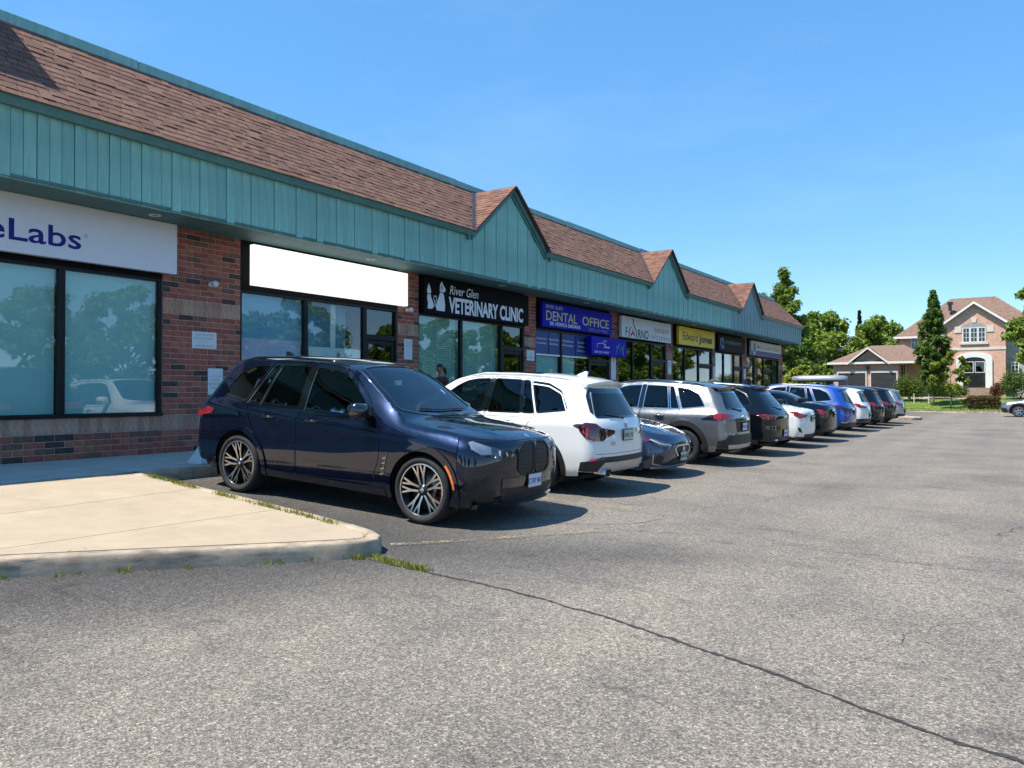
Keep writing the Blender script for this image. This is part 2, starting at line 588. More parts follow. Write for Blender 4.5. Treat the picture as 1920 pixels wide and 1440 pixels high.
# ------------------------------------------------------------------ ground materials
def asphalt_mat():
    m, N, L, bs = nt('worn_asphalt')
    v = texcoord(N, L)
    vor = N.new('ShaderNodeTexVoronoi'); vor.inputs['Scale'].default_value = 125; L.new(v, vor.inputs['Vector'])
    vor2 = N.new('ShaderNodeTexVoronoi'); vor2.inputs['Scale'].default_value = 48; L.new(v, vor2.inputs['Vector'])
    sep = N.new('ShaderNodeSeparateColor'); L.new(vor.outputs['Color'], sep.inputs[0])
    stone = ramp(N, L, sep.outputs[0], [(0, (.085, .076, .065)), (.3, (.152, .134, .113)), (.6, (.215, .190, .158)), (.88, (.288, .253, .209)), (1, (.45, .395, .328))])
    sep2 = N.new('ShaderNodeSeparateColor'); L.new(vor2.outputs['Color'], sep2.inputs[0])
    big = ramp(N, L, sep2.outputs[1], [(0, (.72, .72, .74)), (1, (1.22, 1.2, 1.16))])
    c = mix(N, L, 1.0, stone, big, 'MULTIPLY')
    # worn and stained areas, several sizes
    n1 = noise(N, L, v, .55, 6, .6)
    c = mix(N, L, 1.0, c, ramp(N, L, n1, [(.30, (.70, .71, .74)), (.5, (.98, .98, .98)), (.72, (1.14, 1.12, 1.08))]), 'MULTIPLY')
    n2 = noise(N, L, texcoord(N, L, (.5, 1.6, 1), rot=(0, 0, R(25))), 1.7, 5, .6)
    c = mix(N, L, 1.0, c, ramp(N, L, n2, [(.28, (.62, .63, .66)), (.42, (1, 1, 1)), (1, (1.04, 1.04, 1.03))]), 'MULTIPLY')
    # long wheel-worn streaks along the aisle
    n3 = noise(N, L, texcoord(N, L, (1.1, .05, 1)), 1.0, 3, .5)
    c = mix(N, L, 1.0, c, ramp(N, L, n3, [(.3, (.88, .88, .9)), (.7, (1.1, 1.09, 1.07))]), 'MULTIPLY')
    # drips and small oil spots
    n4 = noise(N, L, v, 3.3, 3, .5)
    c = mix(N, L, 1.0, c, ramp(N, L, n4, [(.66, (1, 1, 1)), (.74, (.70, .69, .69)), (1, (.55, .54, .54))]), 'MULTIPLY')
    n5 = noise(N, L, texcoord(N, L, (.35, 2.2, 1), rot=(0, 0, R(-18))), 2.3, 4, .6)
    c = mix(N, L, 1.0, c, ramp(N, L, n5, [(.64, (1, 1, 1)), (.76, (.80, .80, .81))]), 'MULTIPLY')
    # newer, darker binder beside the kerb island and in the stalls
    xyz = N.new('ShaderNodeSeparateXYZ'); t = N.new('ShaderNodeTexCoord'); L.new(t.outputs['Object'], xyz.inputs[0])
    def lin(a, b, d):
        m1 = N.new('ShaderNodeMath'); m1.operation = 'MULTIPLY'; L.new(xyz.outputs[0], m1.inputs[0]); m1.inputs[1].default_value = a
        m2 = N.new('ShaderNodeMath'); m2.operation = 'MULTIPLY_ADD'; L.new(xyz.outputs[1], m2.inputs[0]); m2.inputs[1].default_value = b; L.new(m1.outputs[0], m2.inputs[2])
        m3 = N.new('ShaderNodeMath'); m3.operation = 'ADD'; L.new(m2.outputs[0], m3.inputs[0]); m3.inputs[1].default_value = d
        return m3.outputs[0]
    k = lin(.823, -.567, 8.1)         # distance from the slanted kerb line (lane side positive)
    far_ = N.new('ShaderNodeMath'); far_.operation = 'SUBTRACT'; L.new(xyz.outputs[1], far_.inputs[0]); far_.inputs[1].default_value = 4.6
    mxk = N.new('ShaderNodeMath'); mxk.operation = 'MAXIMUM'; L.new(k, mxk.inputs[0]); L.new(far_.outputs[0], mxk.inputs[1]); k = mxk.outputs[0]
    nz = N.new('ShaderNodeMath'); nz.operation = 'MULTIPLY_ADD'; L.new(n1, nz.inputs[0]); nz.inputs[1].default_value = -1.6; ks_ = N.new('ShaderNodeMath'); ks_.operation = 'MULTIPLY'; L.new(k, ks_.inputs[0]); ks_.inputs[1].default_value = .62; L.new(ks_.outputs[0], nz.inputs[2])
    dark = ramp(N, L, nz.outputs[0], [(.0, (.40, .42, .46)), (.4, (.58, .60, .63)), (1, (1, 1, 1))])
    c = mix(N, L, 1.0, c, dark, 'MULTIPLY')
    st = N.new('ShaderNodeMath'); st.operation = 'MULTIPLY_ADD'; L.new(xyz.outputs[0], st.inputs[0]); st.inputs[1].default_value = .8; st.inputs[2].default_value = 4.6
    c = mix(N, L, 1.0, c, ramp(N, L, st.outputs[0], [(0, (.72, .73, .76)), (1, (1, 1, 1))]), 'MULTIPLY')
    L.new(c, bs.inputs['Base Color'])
    bs.inputs['Roughness'].default_value = .88
    h = N.new('ShaderNodeMath'); h.operation = 'ADD'; L.new(vor.outputs['Distance'], h.inputs[0]); L.new(sep.outputs[0], h.inputs[1])
    bump(N, L, bs, h.outputs[0], .55, .006)
    return m
M_ASPH = asphalt_mat()

def concrete_mat(name, col, stain=.25):
    m, N, L, bs = nt(name)
    v = texcoord(N, L)
    n1 = noise(N, L, v, 2.2, 8, .65); n2 = noise(N, L, v, 140, 3)
    n3 = noise(N, L, texcoord(N, L, (1, 1, 5)), 3.2, 6, .7)
    lo = tuple(x * (1 - stain) for x in col); hi = tuple(min(1, x * 1.10) for x in col)
    c = ramp(N, L, n1, [(.32, lo), (.55, col), (.75, hi)])
    c = mix(N, L, 1, c, ramp(N, L, n2, [(.35, (.86, .86, .86)), (.65, (1.08, 1.08, 1.08))]), 'MULTIPLY')
    c = mix(N, L, 1, c, ramp(N, L, n3, [(.30, (1 - stain, 1 - stain * 1.05, 1 - stain * 1.1)), (.5, (1, 1, 1))]), 'MULTIPLY')
    L.new(c, bs.inputs['Base Color']); bs.inputs['Roughness'].default_value = .9
    bump(N, L, bs, n2, .25, .004)
    return m
M_CONC = concrete_mat('sidewalk_concrete', (.42, .335, .235), .09)
M_WALK = concrete_mat('walkway_concrete', (.50, .47, .42), .18)
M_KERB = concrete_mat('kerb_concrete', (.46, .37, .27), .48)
M_CRACK = mat('crack_dark', (.018, .017, .016), .95, var=.4, vscale=20)  # near-black tone for cracks and slab joints
M_TAR = mat('tar_seam', (.035, .032, .030), .8, var=.5, vscale=30, bumps=.4, bscale=200)
M_LAWN = mat('lawn_green', (.13, .19, .03), .9, var=.45, vscale=1.2, bumps=.6, bscale=40, bdist=.03)
M_FIELD = mat('far_grass', (.06, .09, .03), .95, var=.4, vscale=.2)

# ------------------------------------------------------------------ lot
m = MB(); m.box(-600, 600, -600, 900, -.8, -.30)
tag(m.build('ground', M_FIELD), kind='structure')
def sheet(name, xs, ys, zf, mt, parent=None):
    vs = [(x, y, zf(x, y)) for y in ys for x in xs]
    n = len(xs)
    fs = [(j * n + i, j * n + i + 1, (j + 1) * n + i + 1, (j + 1) * n + i) for j in range(len(ys) - 1) for i in range(n - 1)]
    return ob(name, mesh(name, vs, fs, mt, None, True), parent)
xs = [-60, -30, -14] + list(np.arange(-12, -3.9, .15)) + [-3, -1, 2, 6, 12, 20, 40, 80]
ys = [-60, -20, -5, 0, 3, 6, 9, 15, 25, 40, 62.6]
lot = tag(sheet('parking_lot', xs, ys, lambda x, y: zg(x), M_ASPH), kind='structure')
street = tag(sheet('street', [-90, -30, 0, 40, 120], [62.6, 66, 70], lambda x, y: -.004, M_ASPH), kind='structure')

# ------------------------------------------------------------------ kerb island and walkway
def zw(x, y): return zg(x) + .15
ISL = [(-9.93, 5.86), (-7.6, 5.72), (-6.2, 5.60), (-5.55, 5.53), (-5.22, 5.46), (-5.04, 5.36), (-4.95, 5.22), (-4.95, 5.08), (-5.02, 4.93), (-5.35, 4.42), (-5.85, 3.67), (-6.27, 3.03), (-7.6, 1.0), (-9.93, -2.5), (-9.93, -2.6)]
def slab_cut(poly, cuts):
    """split a polygon by straight lines (point, normal) -> list of polygons"""
    polys = [[np.array(p, float) for p in poly]]
    for pt, nv in cuts:
        pt, nv = np.array(pt), np.array(nv)
        out = []
        for P in polys:
            a, b = [], []
            for i in range(len(P)):
                p, q = P[i], P[(i + 1) % len(P)]
                dp, dq = (p - pt) @ nv, (q - pt) @ nv
                (a if dp >= 0 else b).append(p)
                if dp * dq < 0:
                    r = p + (q - p) * dp / (dp - dq); a.append(r); b.append(r)
            out += [x for x in (a, b) if len(x) >= 3]
        polys = out
    return polys
def slab(poly, zf, mt, name, parent, gap=.008, th=.12):
    P = dense(offset_poly([tuple(p) for p in poly], -gap), .4)
    V, T, _ = cdt(P, [], [])
    n = len(V)
    vs = [(a, b, zf(a, b)) for a, b in V] + [(a, b, zf(a, b) - th) for a, b in P]
    idx = [int(np.argmin(np.sum((V - np.array(q))**2, 1))) for q in P]
    fs = [tuple(t) for t in T] + [(idx[i], idx[(i + 1) % len(P)], n + (i + 1) % len(P), n + i) for i in range(len(P))]
    me = mesh(name, vs, fs, mt)
    bm = bmesh.new(); bm.from_mesh(me); bmesh.ops.recalc_face_normals(bm, faces=bm.faces[:])
    bm.to_mesh(me); bm.free()
    return ob(name, me, parent)
walk = tag(empty('sidewalk'), kind='structure')
inner_isl = [tuple(p) for p in ISL]
kerb_w = .15
Pin = offset_poly(ISL[:13], -kerb_w)
island_in = [(-9.93, 5.71)] + [tuple(p) for p in Pin[1:12]] + [(-7.75, 1.05), (-9.93, -2.2)]
cuts = [((-8.25, 4.0), (1, .06)), ((-6.75, 4.0), (1, -.05)), ((-9.0, 4.45), (.12, 1))]
for q in slab_cut(island_in, [cuts[0], cuts[1]]): slab(q, lambda x, y: zw(x, y) - .004, M_CONC, 'slab', walk)
wz = .43
for y0 in np.arange(-3.0, 50, 1.75):
    for x0, x1 in ((-12.6, -11.2), (-11.2, -10.08)):
        q = [(x0, y0), (x1, y0), (x1, y0 + 1.75), (x0, y0 + 1.75)]
        slab(q, lambda x, y: wz - .012 * (x + 12.6) / 2.5, M_CONC if x0 > -11.3 and y0 < 5.3 and False else M_WALK, 'slab', walk)
# bed under the joints
m = MB(); m.box(-12.9, -9.95, -3, 50, .05, .375); 
bed = m.build('slab_bed', M_CRACK, walk)
Pb = offset_poly(island_in, -.004)
V, T, _ = cdt(dense(Pb, .5), [], [])
ob('slab_bed', mesh('slab_bed', [(a, b, zw(a, b) - .03) for a, b in V], [tuple(t) for t in T], M_CRACK), walk)
# kerb: swept profile with worn top edge
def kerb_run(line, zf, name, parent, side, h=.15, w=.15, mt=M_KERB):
    line = dense(line, .12, False)
    P = np.array(line); t = np.gradient(P, axis=0); t /= np.linalg.norm(t, axis=1)[:, None]
    n = np.stack([-t[:, 1], t[:, 0]], 1) * side      # towards the raised side
    prof = [(0, -.12), (.004, h * .55), (.010, h - .022), (.016, h - .007), (.030, h), (w - .006, h), (w - .002, h - .006), (w, h - .08)]
    vs = []
    for i, p in enumerate(P):
        for k, (d, z) in enumerate(prof):
            jit = rng.normal(0, .0045) if 1 <= k <= 3 else 0
            if 1 < k < 4 and rng.random() < .06: jit += .014
            q = p + n[i] * (d + jit)
            vs.append((q[0], q[1], zf(p[0], p[1]) + z - (abs(jit) * .7 if k in (2, 3) else 0)))
    k = len(prof)
    fs = [(i * k + j, i * k + j + 1, (i + 1) * k + j + 1, (i + 1) * k + j) for i in range(len(P) - 1) for j in range(k - 1)]
    me = mesh(name, vs, fs, mt, None, True)
    bm = bmesh.new(); bm.from_mesh(me); bmesh.ops.recalc_face_normals(bm, faces=bm.faces[:])
    if sum(f.normal.z for f in bm.faces) < 0: bmesh.ops.reverse_faces(bm, faces=bm.faces[:])
    bm.to_mesh(me); bm.free()
    return ob(name, me, parent)
kerb = tag(empty('kerb'), kind='structure')
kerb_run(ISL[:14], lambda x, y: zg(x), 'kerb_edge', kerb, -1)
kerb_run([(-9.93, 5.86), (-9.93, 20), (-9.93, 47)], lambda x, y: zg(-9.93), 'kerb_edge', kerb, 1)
# far island that closes the row of stalls
fi = [(-9.93, 45.2), (-5.6, 45.2), (-4.9, 45.5), (-4.6, 46.2), (-4.6, 47.0), (-4.9, 47.7), (-5.6, 48.0), (-9.93, 48.0)]
slab(offset_poly(fi, -.14), lambda x, y: zw(x, y) - .004, M_CONC, 'slab', walk)
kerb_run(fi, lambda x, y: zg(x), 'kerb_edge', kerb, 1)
# street kerb, sidewalk and rising lawn before the houses
def zl(x, y): return .12 + .95 * smoothstep(69, 80, y)
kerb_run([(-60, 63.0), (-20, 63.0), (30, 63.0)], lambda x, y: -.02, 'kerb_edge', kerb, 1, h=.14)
for i, x0 in enumerate(np.arange(-44, 20, 2.0)):
    slab([(x0, 65.0), (x0 + 2, 65.0), (x0 + 2, 66.6), (x0, 66.6)], lambda x, y: .15, M_CONC, 'slab', walk, gap=.01)
lawn = sheet('lawn', list(np.linspace(-60, 40, 60)), [63.15, 64, 65, 66.6, 67.5, 69, 70, 71, 72, 74, 76, 78, 80, 84, 100, 140], lambda x, y: zl(x, y) - .01, M_LAWN)
tag(lawn, kind='structure')
# drive up to the garages
tag(sheet('driveway', [-16.0, -13, -9.9], [66.62, 68, 70, 72, 74, 76, 78, 80.5], lambda x, y: zl(x, y) + .006, M_ASPH), kind='structure')
tag(sheet('garden_path', [-9.0, -6, -2.0], [76.8, 77.8, 78.6], lambda x, y: zl(x, y) + .012, M_CONC), kind='structure')

# ------------------------------------------------------------------ cracks and old paint on the lot
def crack(pts, w, mt, name, parent, z=.004, jit=.02, step=.06, seed=1):
    r = random.Random(seed)
    P = np.array(dense(pts, step, False))
    t = np.gradient(P, axis=0); t /= np.linalg.norm(t, axis=1)[:, None]; n = np.stack([-t[:, 1], t[:, 0]], 1)
    off = 0
    vs = []
    for i, p in enumerate(P):
        off = off * .8 + r.gauss(0, jit)
        ww = w * (.35 + 1.0 * r.random())
        a, b = p + n[i] * (off + ww / 2), p + n[i] * (off - ww / 2)
        vs += [(a[0], a[1], zg(a[0]) + z), (b[0], b[1], zg(b[0]) + z)]
    fs = [(2 * i, 2 * i + 1, 2 * i + 3, 2 * i + 2) for i in range(len(P) - 1)]
    return ob(name, mesh(name, vs, fs, mt), parent)
crack([(-4.88, 5.02), (-4.3, 4.97), (-3.78, 4.91), (-3.1, 4.80), (-2.5, 4.68), (-1.9, 4.47), (-1.27, 4.25), (-.56, 3.92), (0, 3.74), (.9, 3.42), (2, 3.1)], .028, M_TAR, 'crack', lot, jit=.006, step=.035, seed=3)
crack([(-4.45, 7.55), (-4.1, 7.75), (-3.72, 7.95), (-3.62, 8.3), (-3.55, 8.55)], .010, M_CRACK, 'crack', lot, seed=4, jit=.012)
crack([(-3.95, 7.55), (-3.4, 7.72), (-2.7, 7.8), (-1.9, 7.75), (-1.2, 7.62), (-.3, 7.5)], .007, M_CRACK, 'crack', lot, seed=5, jit=.012)
crack([(-5.1, 5.55), (-4.6, 6.2), (-4.1, 6.95), (-3.75, 7.35), (-3.6, 7.5)], .007, M_CRACK, 'crack', lot, seed=6, jit=.014)
crack([(-1.05, 4.15), (-.95, 4.5), (-.7, 4.8), (-.62, 5.3), (-.3, 5.9)], .003, M_CRACK, 'crack', lot, seed=7, jit=.02)

crack([(1.5, 6.2), (.6, 6.6), (-.4, 7.1), (-1.6, 7.3)], .005, M_CRACK, 'crack', lot, seed=11, jit=.02)
crack([(-3.6, 9.2), (-3.0, 10.4), (-2.7, 12.2), (-1.9, 13.5)], .007, M_CRACK, 'crack', lot, seed=12, jit=.03)
crack([(-.2, 9.5), (.5, 12), (1.0, 15), (.6, 18)], .009, M_CRACK, 'crack', lot, seed=13, jit=.04)
crack([(-4.2, 17), (-2.2, 17.6), (0, 17.2), (2.2, 18)], .009, M_CRACK, 'crack', lot, seed=14, jit=.04)

def paintmat():
    m, N, L, bs = nt('faded_line_paint')
    bs.inputs['Base Color'].default_value = (.52, .44, .24, 1); bs.inputs['Roughness'].default_value = .8
    v = texcoord(N, L)
    n1 = noise(N, L, v, 30, 5, .75); n2 = noise(N, L, v, 2.0, 3)
    a = N.new('ShaderNodeMath'); a.operation = 'MULTIPLY_ADD'; L.new(n2, a.inputs[0]); a.inputs[1].default_value = .5; L.new(n1, a.inputs[2])
    L.new(ramp(N, L, a.outputs[0], [(.72, (0, 0, 0)), (.92, (.75, .75, .75))]), bs.inputs['Alpha'])
    return m
M_LINE = paintmat()
for i, y in enumerate([9.1, 11.8, 14.35, 17.25, 20.2, 23.2, 26.2, 29.8, 33.6, 37.2, 40.5]):
    n = 12
    vs = []
    for k in range(n + 1):
        x = -9.7 + (5.5) * k / n
        vs += [(x, y - .05, zg(x) + .004), (x, y + .05, zg(x) + .004)]
    ob('stall_line', mesh('stall_line', vs, [(2 * k, 2 * k + 2, 2 * k + 3, 2 * k + 1) for k in range(n)], M_LINE), lot)
vs = []
for k in range(9):
    t = k / 8; x, y = -5.15 + 1.3 * t, 5.6 + 1.85 * t
    vs += [(x - .04, y + .03, zg(x) + .004), (x + .04, y - .03, zg(x) + .004)]
ob('stall_line', mesh('stall_line', vs, [(2 * k, 2 * k + 2, 2 * k + 3, 2 * k + 1) for k in range(8)], M_LINE), lot)
# ------------------------------------------------------------------ shopping plaza
XW = -12.6          # brick face
XF = -11.58         # fascia boards
ZS = 4.46           # soffit height
ZG = 5.44           # top of fascia
ZE, XE = 5.56, -11.42   # roof edge
ZT, XT = 7.12, -12.84   # roof top
Y0, Y1 = -1.5, 50.1
BRK = [mat('brick_red_a', (.31, .090, .058), .9, var=.28, vscale=9, bumps=.35, bscale=90), mat('brick_red_b', (.26, .073, .052), .9, var=.28, vscale=9, bumps=.35, bscale=90),
       mat('brick_red_c', (.34, .12, .075), .9, var=.25, vscale=9, bumps=.35, bscale=90), mat('brick_brown', (.155, .078, .052), .9, var=.3, vscale=9, bumps=.35, bscale=90),
       mat('brick_dark', (.06, .038, .034), .9, var=.35, vscale=9, bumps=.35, bscale=90)]
SOLD = [mat('soldier_tan_a', (.38, .22, .15), .9, var=.22, vscale=7, bumps=.3, bscale=80), mat('soldier_tan_b', (.33, .185, .128), .9, var=.25, vscale=7, bumps=.3, bscale=80),
        mat('soldier_tan_c', (.42, .26, .185), .9, var=.22, vscale=7, bumps=.3, bscale=80)]
M_MORT = mat('mortar', (.45, .38, .32), .95, var=.25, vscale=6, bumps=.4, bscale=120)
M_FRAME = mat('storefront_frame', (.007, .007, .008), .45, .0, var=.2, spec=.25)
M_BAND = mat('sign_band_black', (.005, .005, .006), .7, var=.3, spec=.12)
def teal(name, col, var=.16):
    m, N, L, bs = nt(name)
    v = texcoord(N, L, (1, 1, .12), 'Object')
    n1 = noise(N, L, v, 9, 6, .65); n2 = noise(N, L, texcoord(N, L), 2.1, 5)
    c = ramp(N, L, n1, [(.3, tuple(x * (1 - var) for x in col)), (.7, tuple(x * (1 + var) for x in col))])
    c = mix(N, L, 1, c, ramp(N, L, n2, [(.3, (.88, .9, .92)), (.7, (1.1, 1.1, 1.1))]), 'MULTIPLY')
    oi = N.new('ShaderNodeObjectInfo')
    c = mix(N, L, 1, c, ramp(N, L, oi.outputs['Random'], [(0, (.90, .92, .93)), (1, (1.07, 1.06, 1.05))]), 'MULTIPLY')
    L.new(c, bs.inputs['Base Color']); bs.inputs['Roughness'].default_value = .62
    bump(N, L, bs, n1, .12, .003)
    return m
M_TEAL = teal('weathered_teal', (.215, .445, .375))
M_TEALD = teal('trim_teal', (.075, .20, .19), .1)
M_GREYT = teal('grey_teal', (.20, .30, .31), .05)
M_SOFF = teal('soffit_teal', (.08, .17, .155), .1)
M_COP = teal('coping_teal', (.20, .40, .37), .2)
SH = [mat('shingle_a', (.19, .097, .064), .95, var=.22, vscale=14, bumps=.8, bscale=260, bdist=.003), mat('shingle_b', (.152, .077, .053), .95, var=.22, vscale=14, bumps=.8, bscale=260, bdist=.003),
      mat('shingle_c', (.21, .11, .073), .95, var=.2, vscale=14, bumps=.8, bscale=260, bdist=.003), mat('shingle_d', (.14, .066, .046), .95, var=.22, vscale=14, bumps=.8, bscale=260, bdist=.003),
      mat('shingle_e', (.168, .082, .058), .95, var=.25, vscale=14, bumps=.8, bscale=260, bdist=.003)]
M_VALLEY = mat('valley_flashing', (.085, .10, .13), .5, .5, var=.25)
M_ROOM = mat('room_wall', (.20, .19, .17), .9, var=.1)
M_ROOMD = mat('room_dark', (.035, .035, .034), .9, var=.2)
G_SHOP = glass('shop_glass', (.88, .94, .93), 1.62)
G_SHOPD = glass('shop_glass_dark', (.42, .50, .46), 1.8)

plaza = tag(empty('plaza_building', (XW, 8, .43)), 'long single storey brick shopping plaza with teal fascia and brown shingled mansard roof', 'building')
def under(o, par=None):
    """parent while keeping world placement"""
    o.parent = par or plaza
    if par is None: o.matrix_parent_inverse = PI
    return o
bpy.context.view_layer.update()
PI = Matrix.Translation(-Vector(plaza.location))

# --- walls ------------------------------------------------------------
piers = [(7.85, 9.45), (13.95, 14.71), (19.62, 20.27), (25.40, 26.12), (30.72, 31.42), (36.50, 36.95), (41.30, 42.05), (48.65, 49.5)]
m = MB()
zb = .30
for a, b in piers: m.box(XW - .32, XW - .007, a, b, zb, ZS + .1)
m.box(XW - .32, XW - .007, Y0, piers[0][0], zb, 1.10)            # wall under the first window
for (a, b), (c, d) in zip(piers[:-1], piers[1:]): m.box(XW - .30, XW - .05, b, c, ZS - .2, ZS + .1)
for (a, b), (c, d) in zip(piers[:-1], piers[1:]): m.box(XW - .30, XW - .05, b, c, zb, 1.09)
m.box(-26, XW - .02, Y1 - .9, Y1 - .6, zb, 6.6)                    # end wall
m.box(-26, -25.7, Y0, Y1 - .9, zb, 6.9)                            # back wall
wall = under(m.build('wall', M_MORT))
BRK_ME = {}
def brick_me(l, h, mt, vert):
    k = (round(l, 3), round(h, 3), mt.name)
    if k not in BRK_ME:
        b = MB()
        e = .004
        d = .022
        vs = [(-d, -l / 2, -h / 2), (-d, l / 2, -h / 2), (-d, l / 2, h / 2), (-d, -l / 2, h / 2),
              (-e, -l / 2, -h / 2), (-e, l / 2, -h / 2), (-e, l / 2, h / 2), (-e, -l / 2, h / 2),
              (0, -l / 2 + e, -h / 2 + e), (0, l / 2 - e, -h / 2 + e), (0, l / 2 - e, h / 2 - e), (0, -l / 2 + e, h / 2 - e)]
        fs = [(8, 9, 10, 11)]
        for o1, o2 in ((0, 4), (4, 8)):
            for i in range(4): fs.append((o1 + i, o1 + (i + 1) % 4, o2 + (i + 1) % 4, o2 + i))
        b.add(vs, fs)
        BRK_ME[k] = b.mesh('brick', mt)
    return BRK_ME[k]
bricks = []     # (y centre, z centre, length, height, material, vertical)
rb = random.Random(11)
def pick():
    r = rb.random()
    return BRK[0] if r < .33 else BRK[1] if r < .60 else BRK[2] if r < .74 else BRK[3] if r < .91 else BRK[4]
def lay(y0, y1, z0, z1, bands=((2.90, 3.17),)):
    z = z0; row = 0
    while z < z1 - .02:
        band = next((q for q in bands if q[0] - .03 <= z < q[1] - .03), None)
        if band:
            y = y0; hh = band[1] - z - .01
            while y < y1 - .02:
                l = min(.09, y1 - y)
                if l > .03: bricks.append((y + l / 2, z + hh / 2, l, hh, rb.choice(SOLD), True))
                y += .10
            z = band[1]; row += 1
            continue
        nxt = min([q[0] for q in bands if q[0] > z + .03] + [z1])
        h = .09 if nxt - z > .13 else nxt - z - .01
        y = y0 - (.15 if row % 2 else 0)
        while y < y1 - .01:
            a, b = max(y, y0), min(y + .29, y1)
            if b - a > .035: bricks.append(((a + b) / 2, z + h / 2, b - a, h, pick(), False))
            y += .30
        z += h + .01; row += 1
lay(7.85, 9.45, .43, ZS, ((.84, 1.10), (2.90, 3.17)))
lay(Y0 + 3.5, 7.84, .43, 1.095, ((.84, 1.10),))
for a, b in piers[1:]: lay(a, b, .43, ZS, ((.84, 1.10), (2.90, 3.17)))
far = lambda q: (XW**2 + q[0]**2 + (q[1] - 1.5)**2)
vis = lambda q: (q[0] > 5.0) and not (q[0] > 9.3 and q[1] < 1.6) 
near = sorted([q for q in bricks if vis(q)], key=far)[:300]
ns = set(id(q) for q in near)
for q in near:
    o = ob('brick', brick_me(q[2], q[3], q[4], q[5]), wall, (XW + rb.uniform(-.002, .002), q[0], q[1]))
   
m = MB(); allm = BRK + SOLD
for q in bricks:
    if id(q) in ns: continue
    me = brick_me(q[2], q[3], q[4], q[5])
    m.add([(v.co.x + XW + rb.uniform(-.002, .002), v.co.y + q[0], v.co.z + q[1]) for v in me.vertices], [tuple(p.vertices) for p in me.polygons], allm.index(q[4]))
tag(under(m.build('brick_courses', allm, fixn=False), wall), kind='stuff')

# --- storefronts --------------------------------------------------------
M_FILM = mat('window_film_teal', (.42, .68, .66), .7, var=.06, vscale=1.5)
M_FILMB = mat('window_film_blue', (.19, .42, .58), .6, var=.05)
M_BLIND = mat('blind_slats', (.55, .80, .72), .6, var=.05)
M_LILAC = mat('lilac_poster', (.58, .55, .76), .6, var=.04)
M_PAPER = mat('paper_white', (.74, .78, .82), .7, var=.05)
M_SBLUE = mat('service_blue', (.016, .045, .20), .5, var=.06)
M_WHITE = mat('sign_white', (.78, .79, .80), .45, var=.03)
M_HANDLE = mat('handle_steel', (.45, .45, .46), .3, .9, var=.1)
def frame_box(mb, y0, y1, z0, z1, w=.05, x0=XW - .13, x1=XW - .03):
    mb.box(x0, x1, y0, y1, z0, z0 + w); mb.box(x0, x1, y0, y1, z1 - w, z1)
    mb.box(x0, x1, y0, y0 + w, z0 + w, z1 - w); mb.box(x0, x1, y1 - w, y1, z0 + w, z1 - w)
def window(y0, y1, z0=1.10, z1=3.49, g=None, w=.05):
    mb = MB(); frame_box(mb, y0, y1, z0, z1, w)
    f = under(mb.build('window', M_FRAME, bevel=.004))
    mb = MB(); mb.box(XW - .085, XW - .078, y0 + w, y1 - w, z0 + w, z1 - w)
    p = mb.build('pane', g or G_SHOP, f)
    return f
def inside(par, y0, y1, z0, z1, mt, name='blind', x=XW - .16, th=.004):
    mb = MB(); mb.box(x - th, x, y0, y1, z0, z1)
    o = mb.build(name, mt, par)
    return o
def slats(par, y0, y1, z0, z1, mt, n=None, x=XW - .17):
    mb = MB(); step = .05
    z = z0
    while z < z1:
        mb.obox((x, (y0 + y1) / 2, z), (.019, 0, -.011), (0, (y1 - y0) / 2, 0), (.0008, 0, .0014))
        z += step
    for yy in (y0 + .3, (y0 + y1) / 2, y1 - .3): mb.box(x - .002, x + .026, yy - .006, yy + .006, z0, z1)
    inside(par, y0, y1, z0, z1, M_FILM, 'blind_backing', XW - .23)
    o = mb.build('blind', mt, par)
    return o
def door(y0, y1, ztr=2.72, z1=3.49, g=None, hside=1):
    mb = MB(); frame_box(mb, y0, y1, .44, z1, .06); mb.box(XW - .13, XW - .03, y0 + .06, y1 - .06, ztr, ztr + .12)
    f = under(mb.build('door', M_FRAME, bevel=.004))
    mb = MB(); frame_box(mb, y0 + .065, y1 - .065, .45, ztr - .01, .09, XW - .115, XW - .06)
    mb.box(XW - .115, XW - .06, y0 + .155, y1 - .155, .54, .74)
    lf = mb.build('door_leaf', M_FRAME, f, bevel=.004)
    for a, b, c, d in ((y0 + .155, y1 - .155, .74, ztr - .10), (y0 + .06, y1 - .06, ztr + .12, z1 - .06)):
        mb = MB(); mb.box(XW - .092, XW - .085, a, b, c, d); p = mb.build('pane', g or G_SHOPD, f)
    mb = MB(); yh = y1 - .12 if hside > 0 else y0 + .12
    mb.tube([(XW - .06, yh, 1.35), (XW - .01, yh, 1.37), (XW - .01, yh, 1.72), (XW - .06, yh, 1.74)], .013, 6)
    h = mb.build('handle', M_HANDLE, f, smooth=True)
    return f
# bay 1 (cut by the left edge)
w = window(2.2, 6.16); inside(w, 2.25, 6.1, 1.15, 3.44, M_FILM, 'window_film')
w = window(6.16, 7.84); inside(w, 6.21, 7.79, 1.15, 3.44, M_FILM, 'window_film')
mb = MB(); mb.box(XW - .02, XW + .03, 2.0, 7.845, 1.085, 1.135); s_ = under(mb.build('window_sill', M_FRAME, bevel=.006))
# bay 2
w = window(9.46, 11.12, g=G_SHOP); inside(w, 9.5, 11.08, 2.57, 3.45, M_FILMB, 'window_film'); inside(w, 9.5, 11.08, 1.15, 2.57, M_LILAC, 'poster')
w = window(11.12, 12.86); inside(w, 11.17, 12.8, 2.50, 3.45, M_FILMB, 'window_film', XW - .6); inside(w, 11.17, 12.8, 1.15, 2.48, M_PAPER, 'poster')
inside(w, 12.05, 12.2, 2.28, 3.45, M_WHITE, 'poster', XW - .3)
d_ = door(12.86, 13.94)
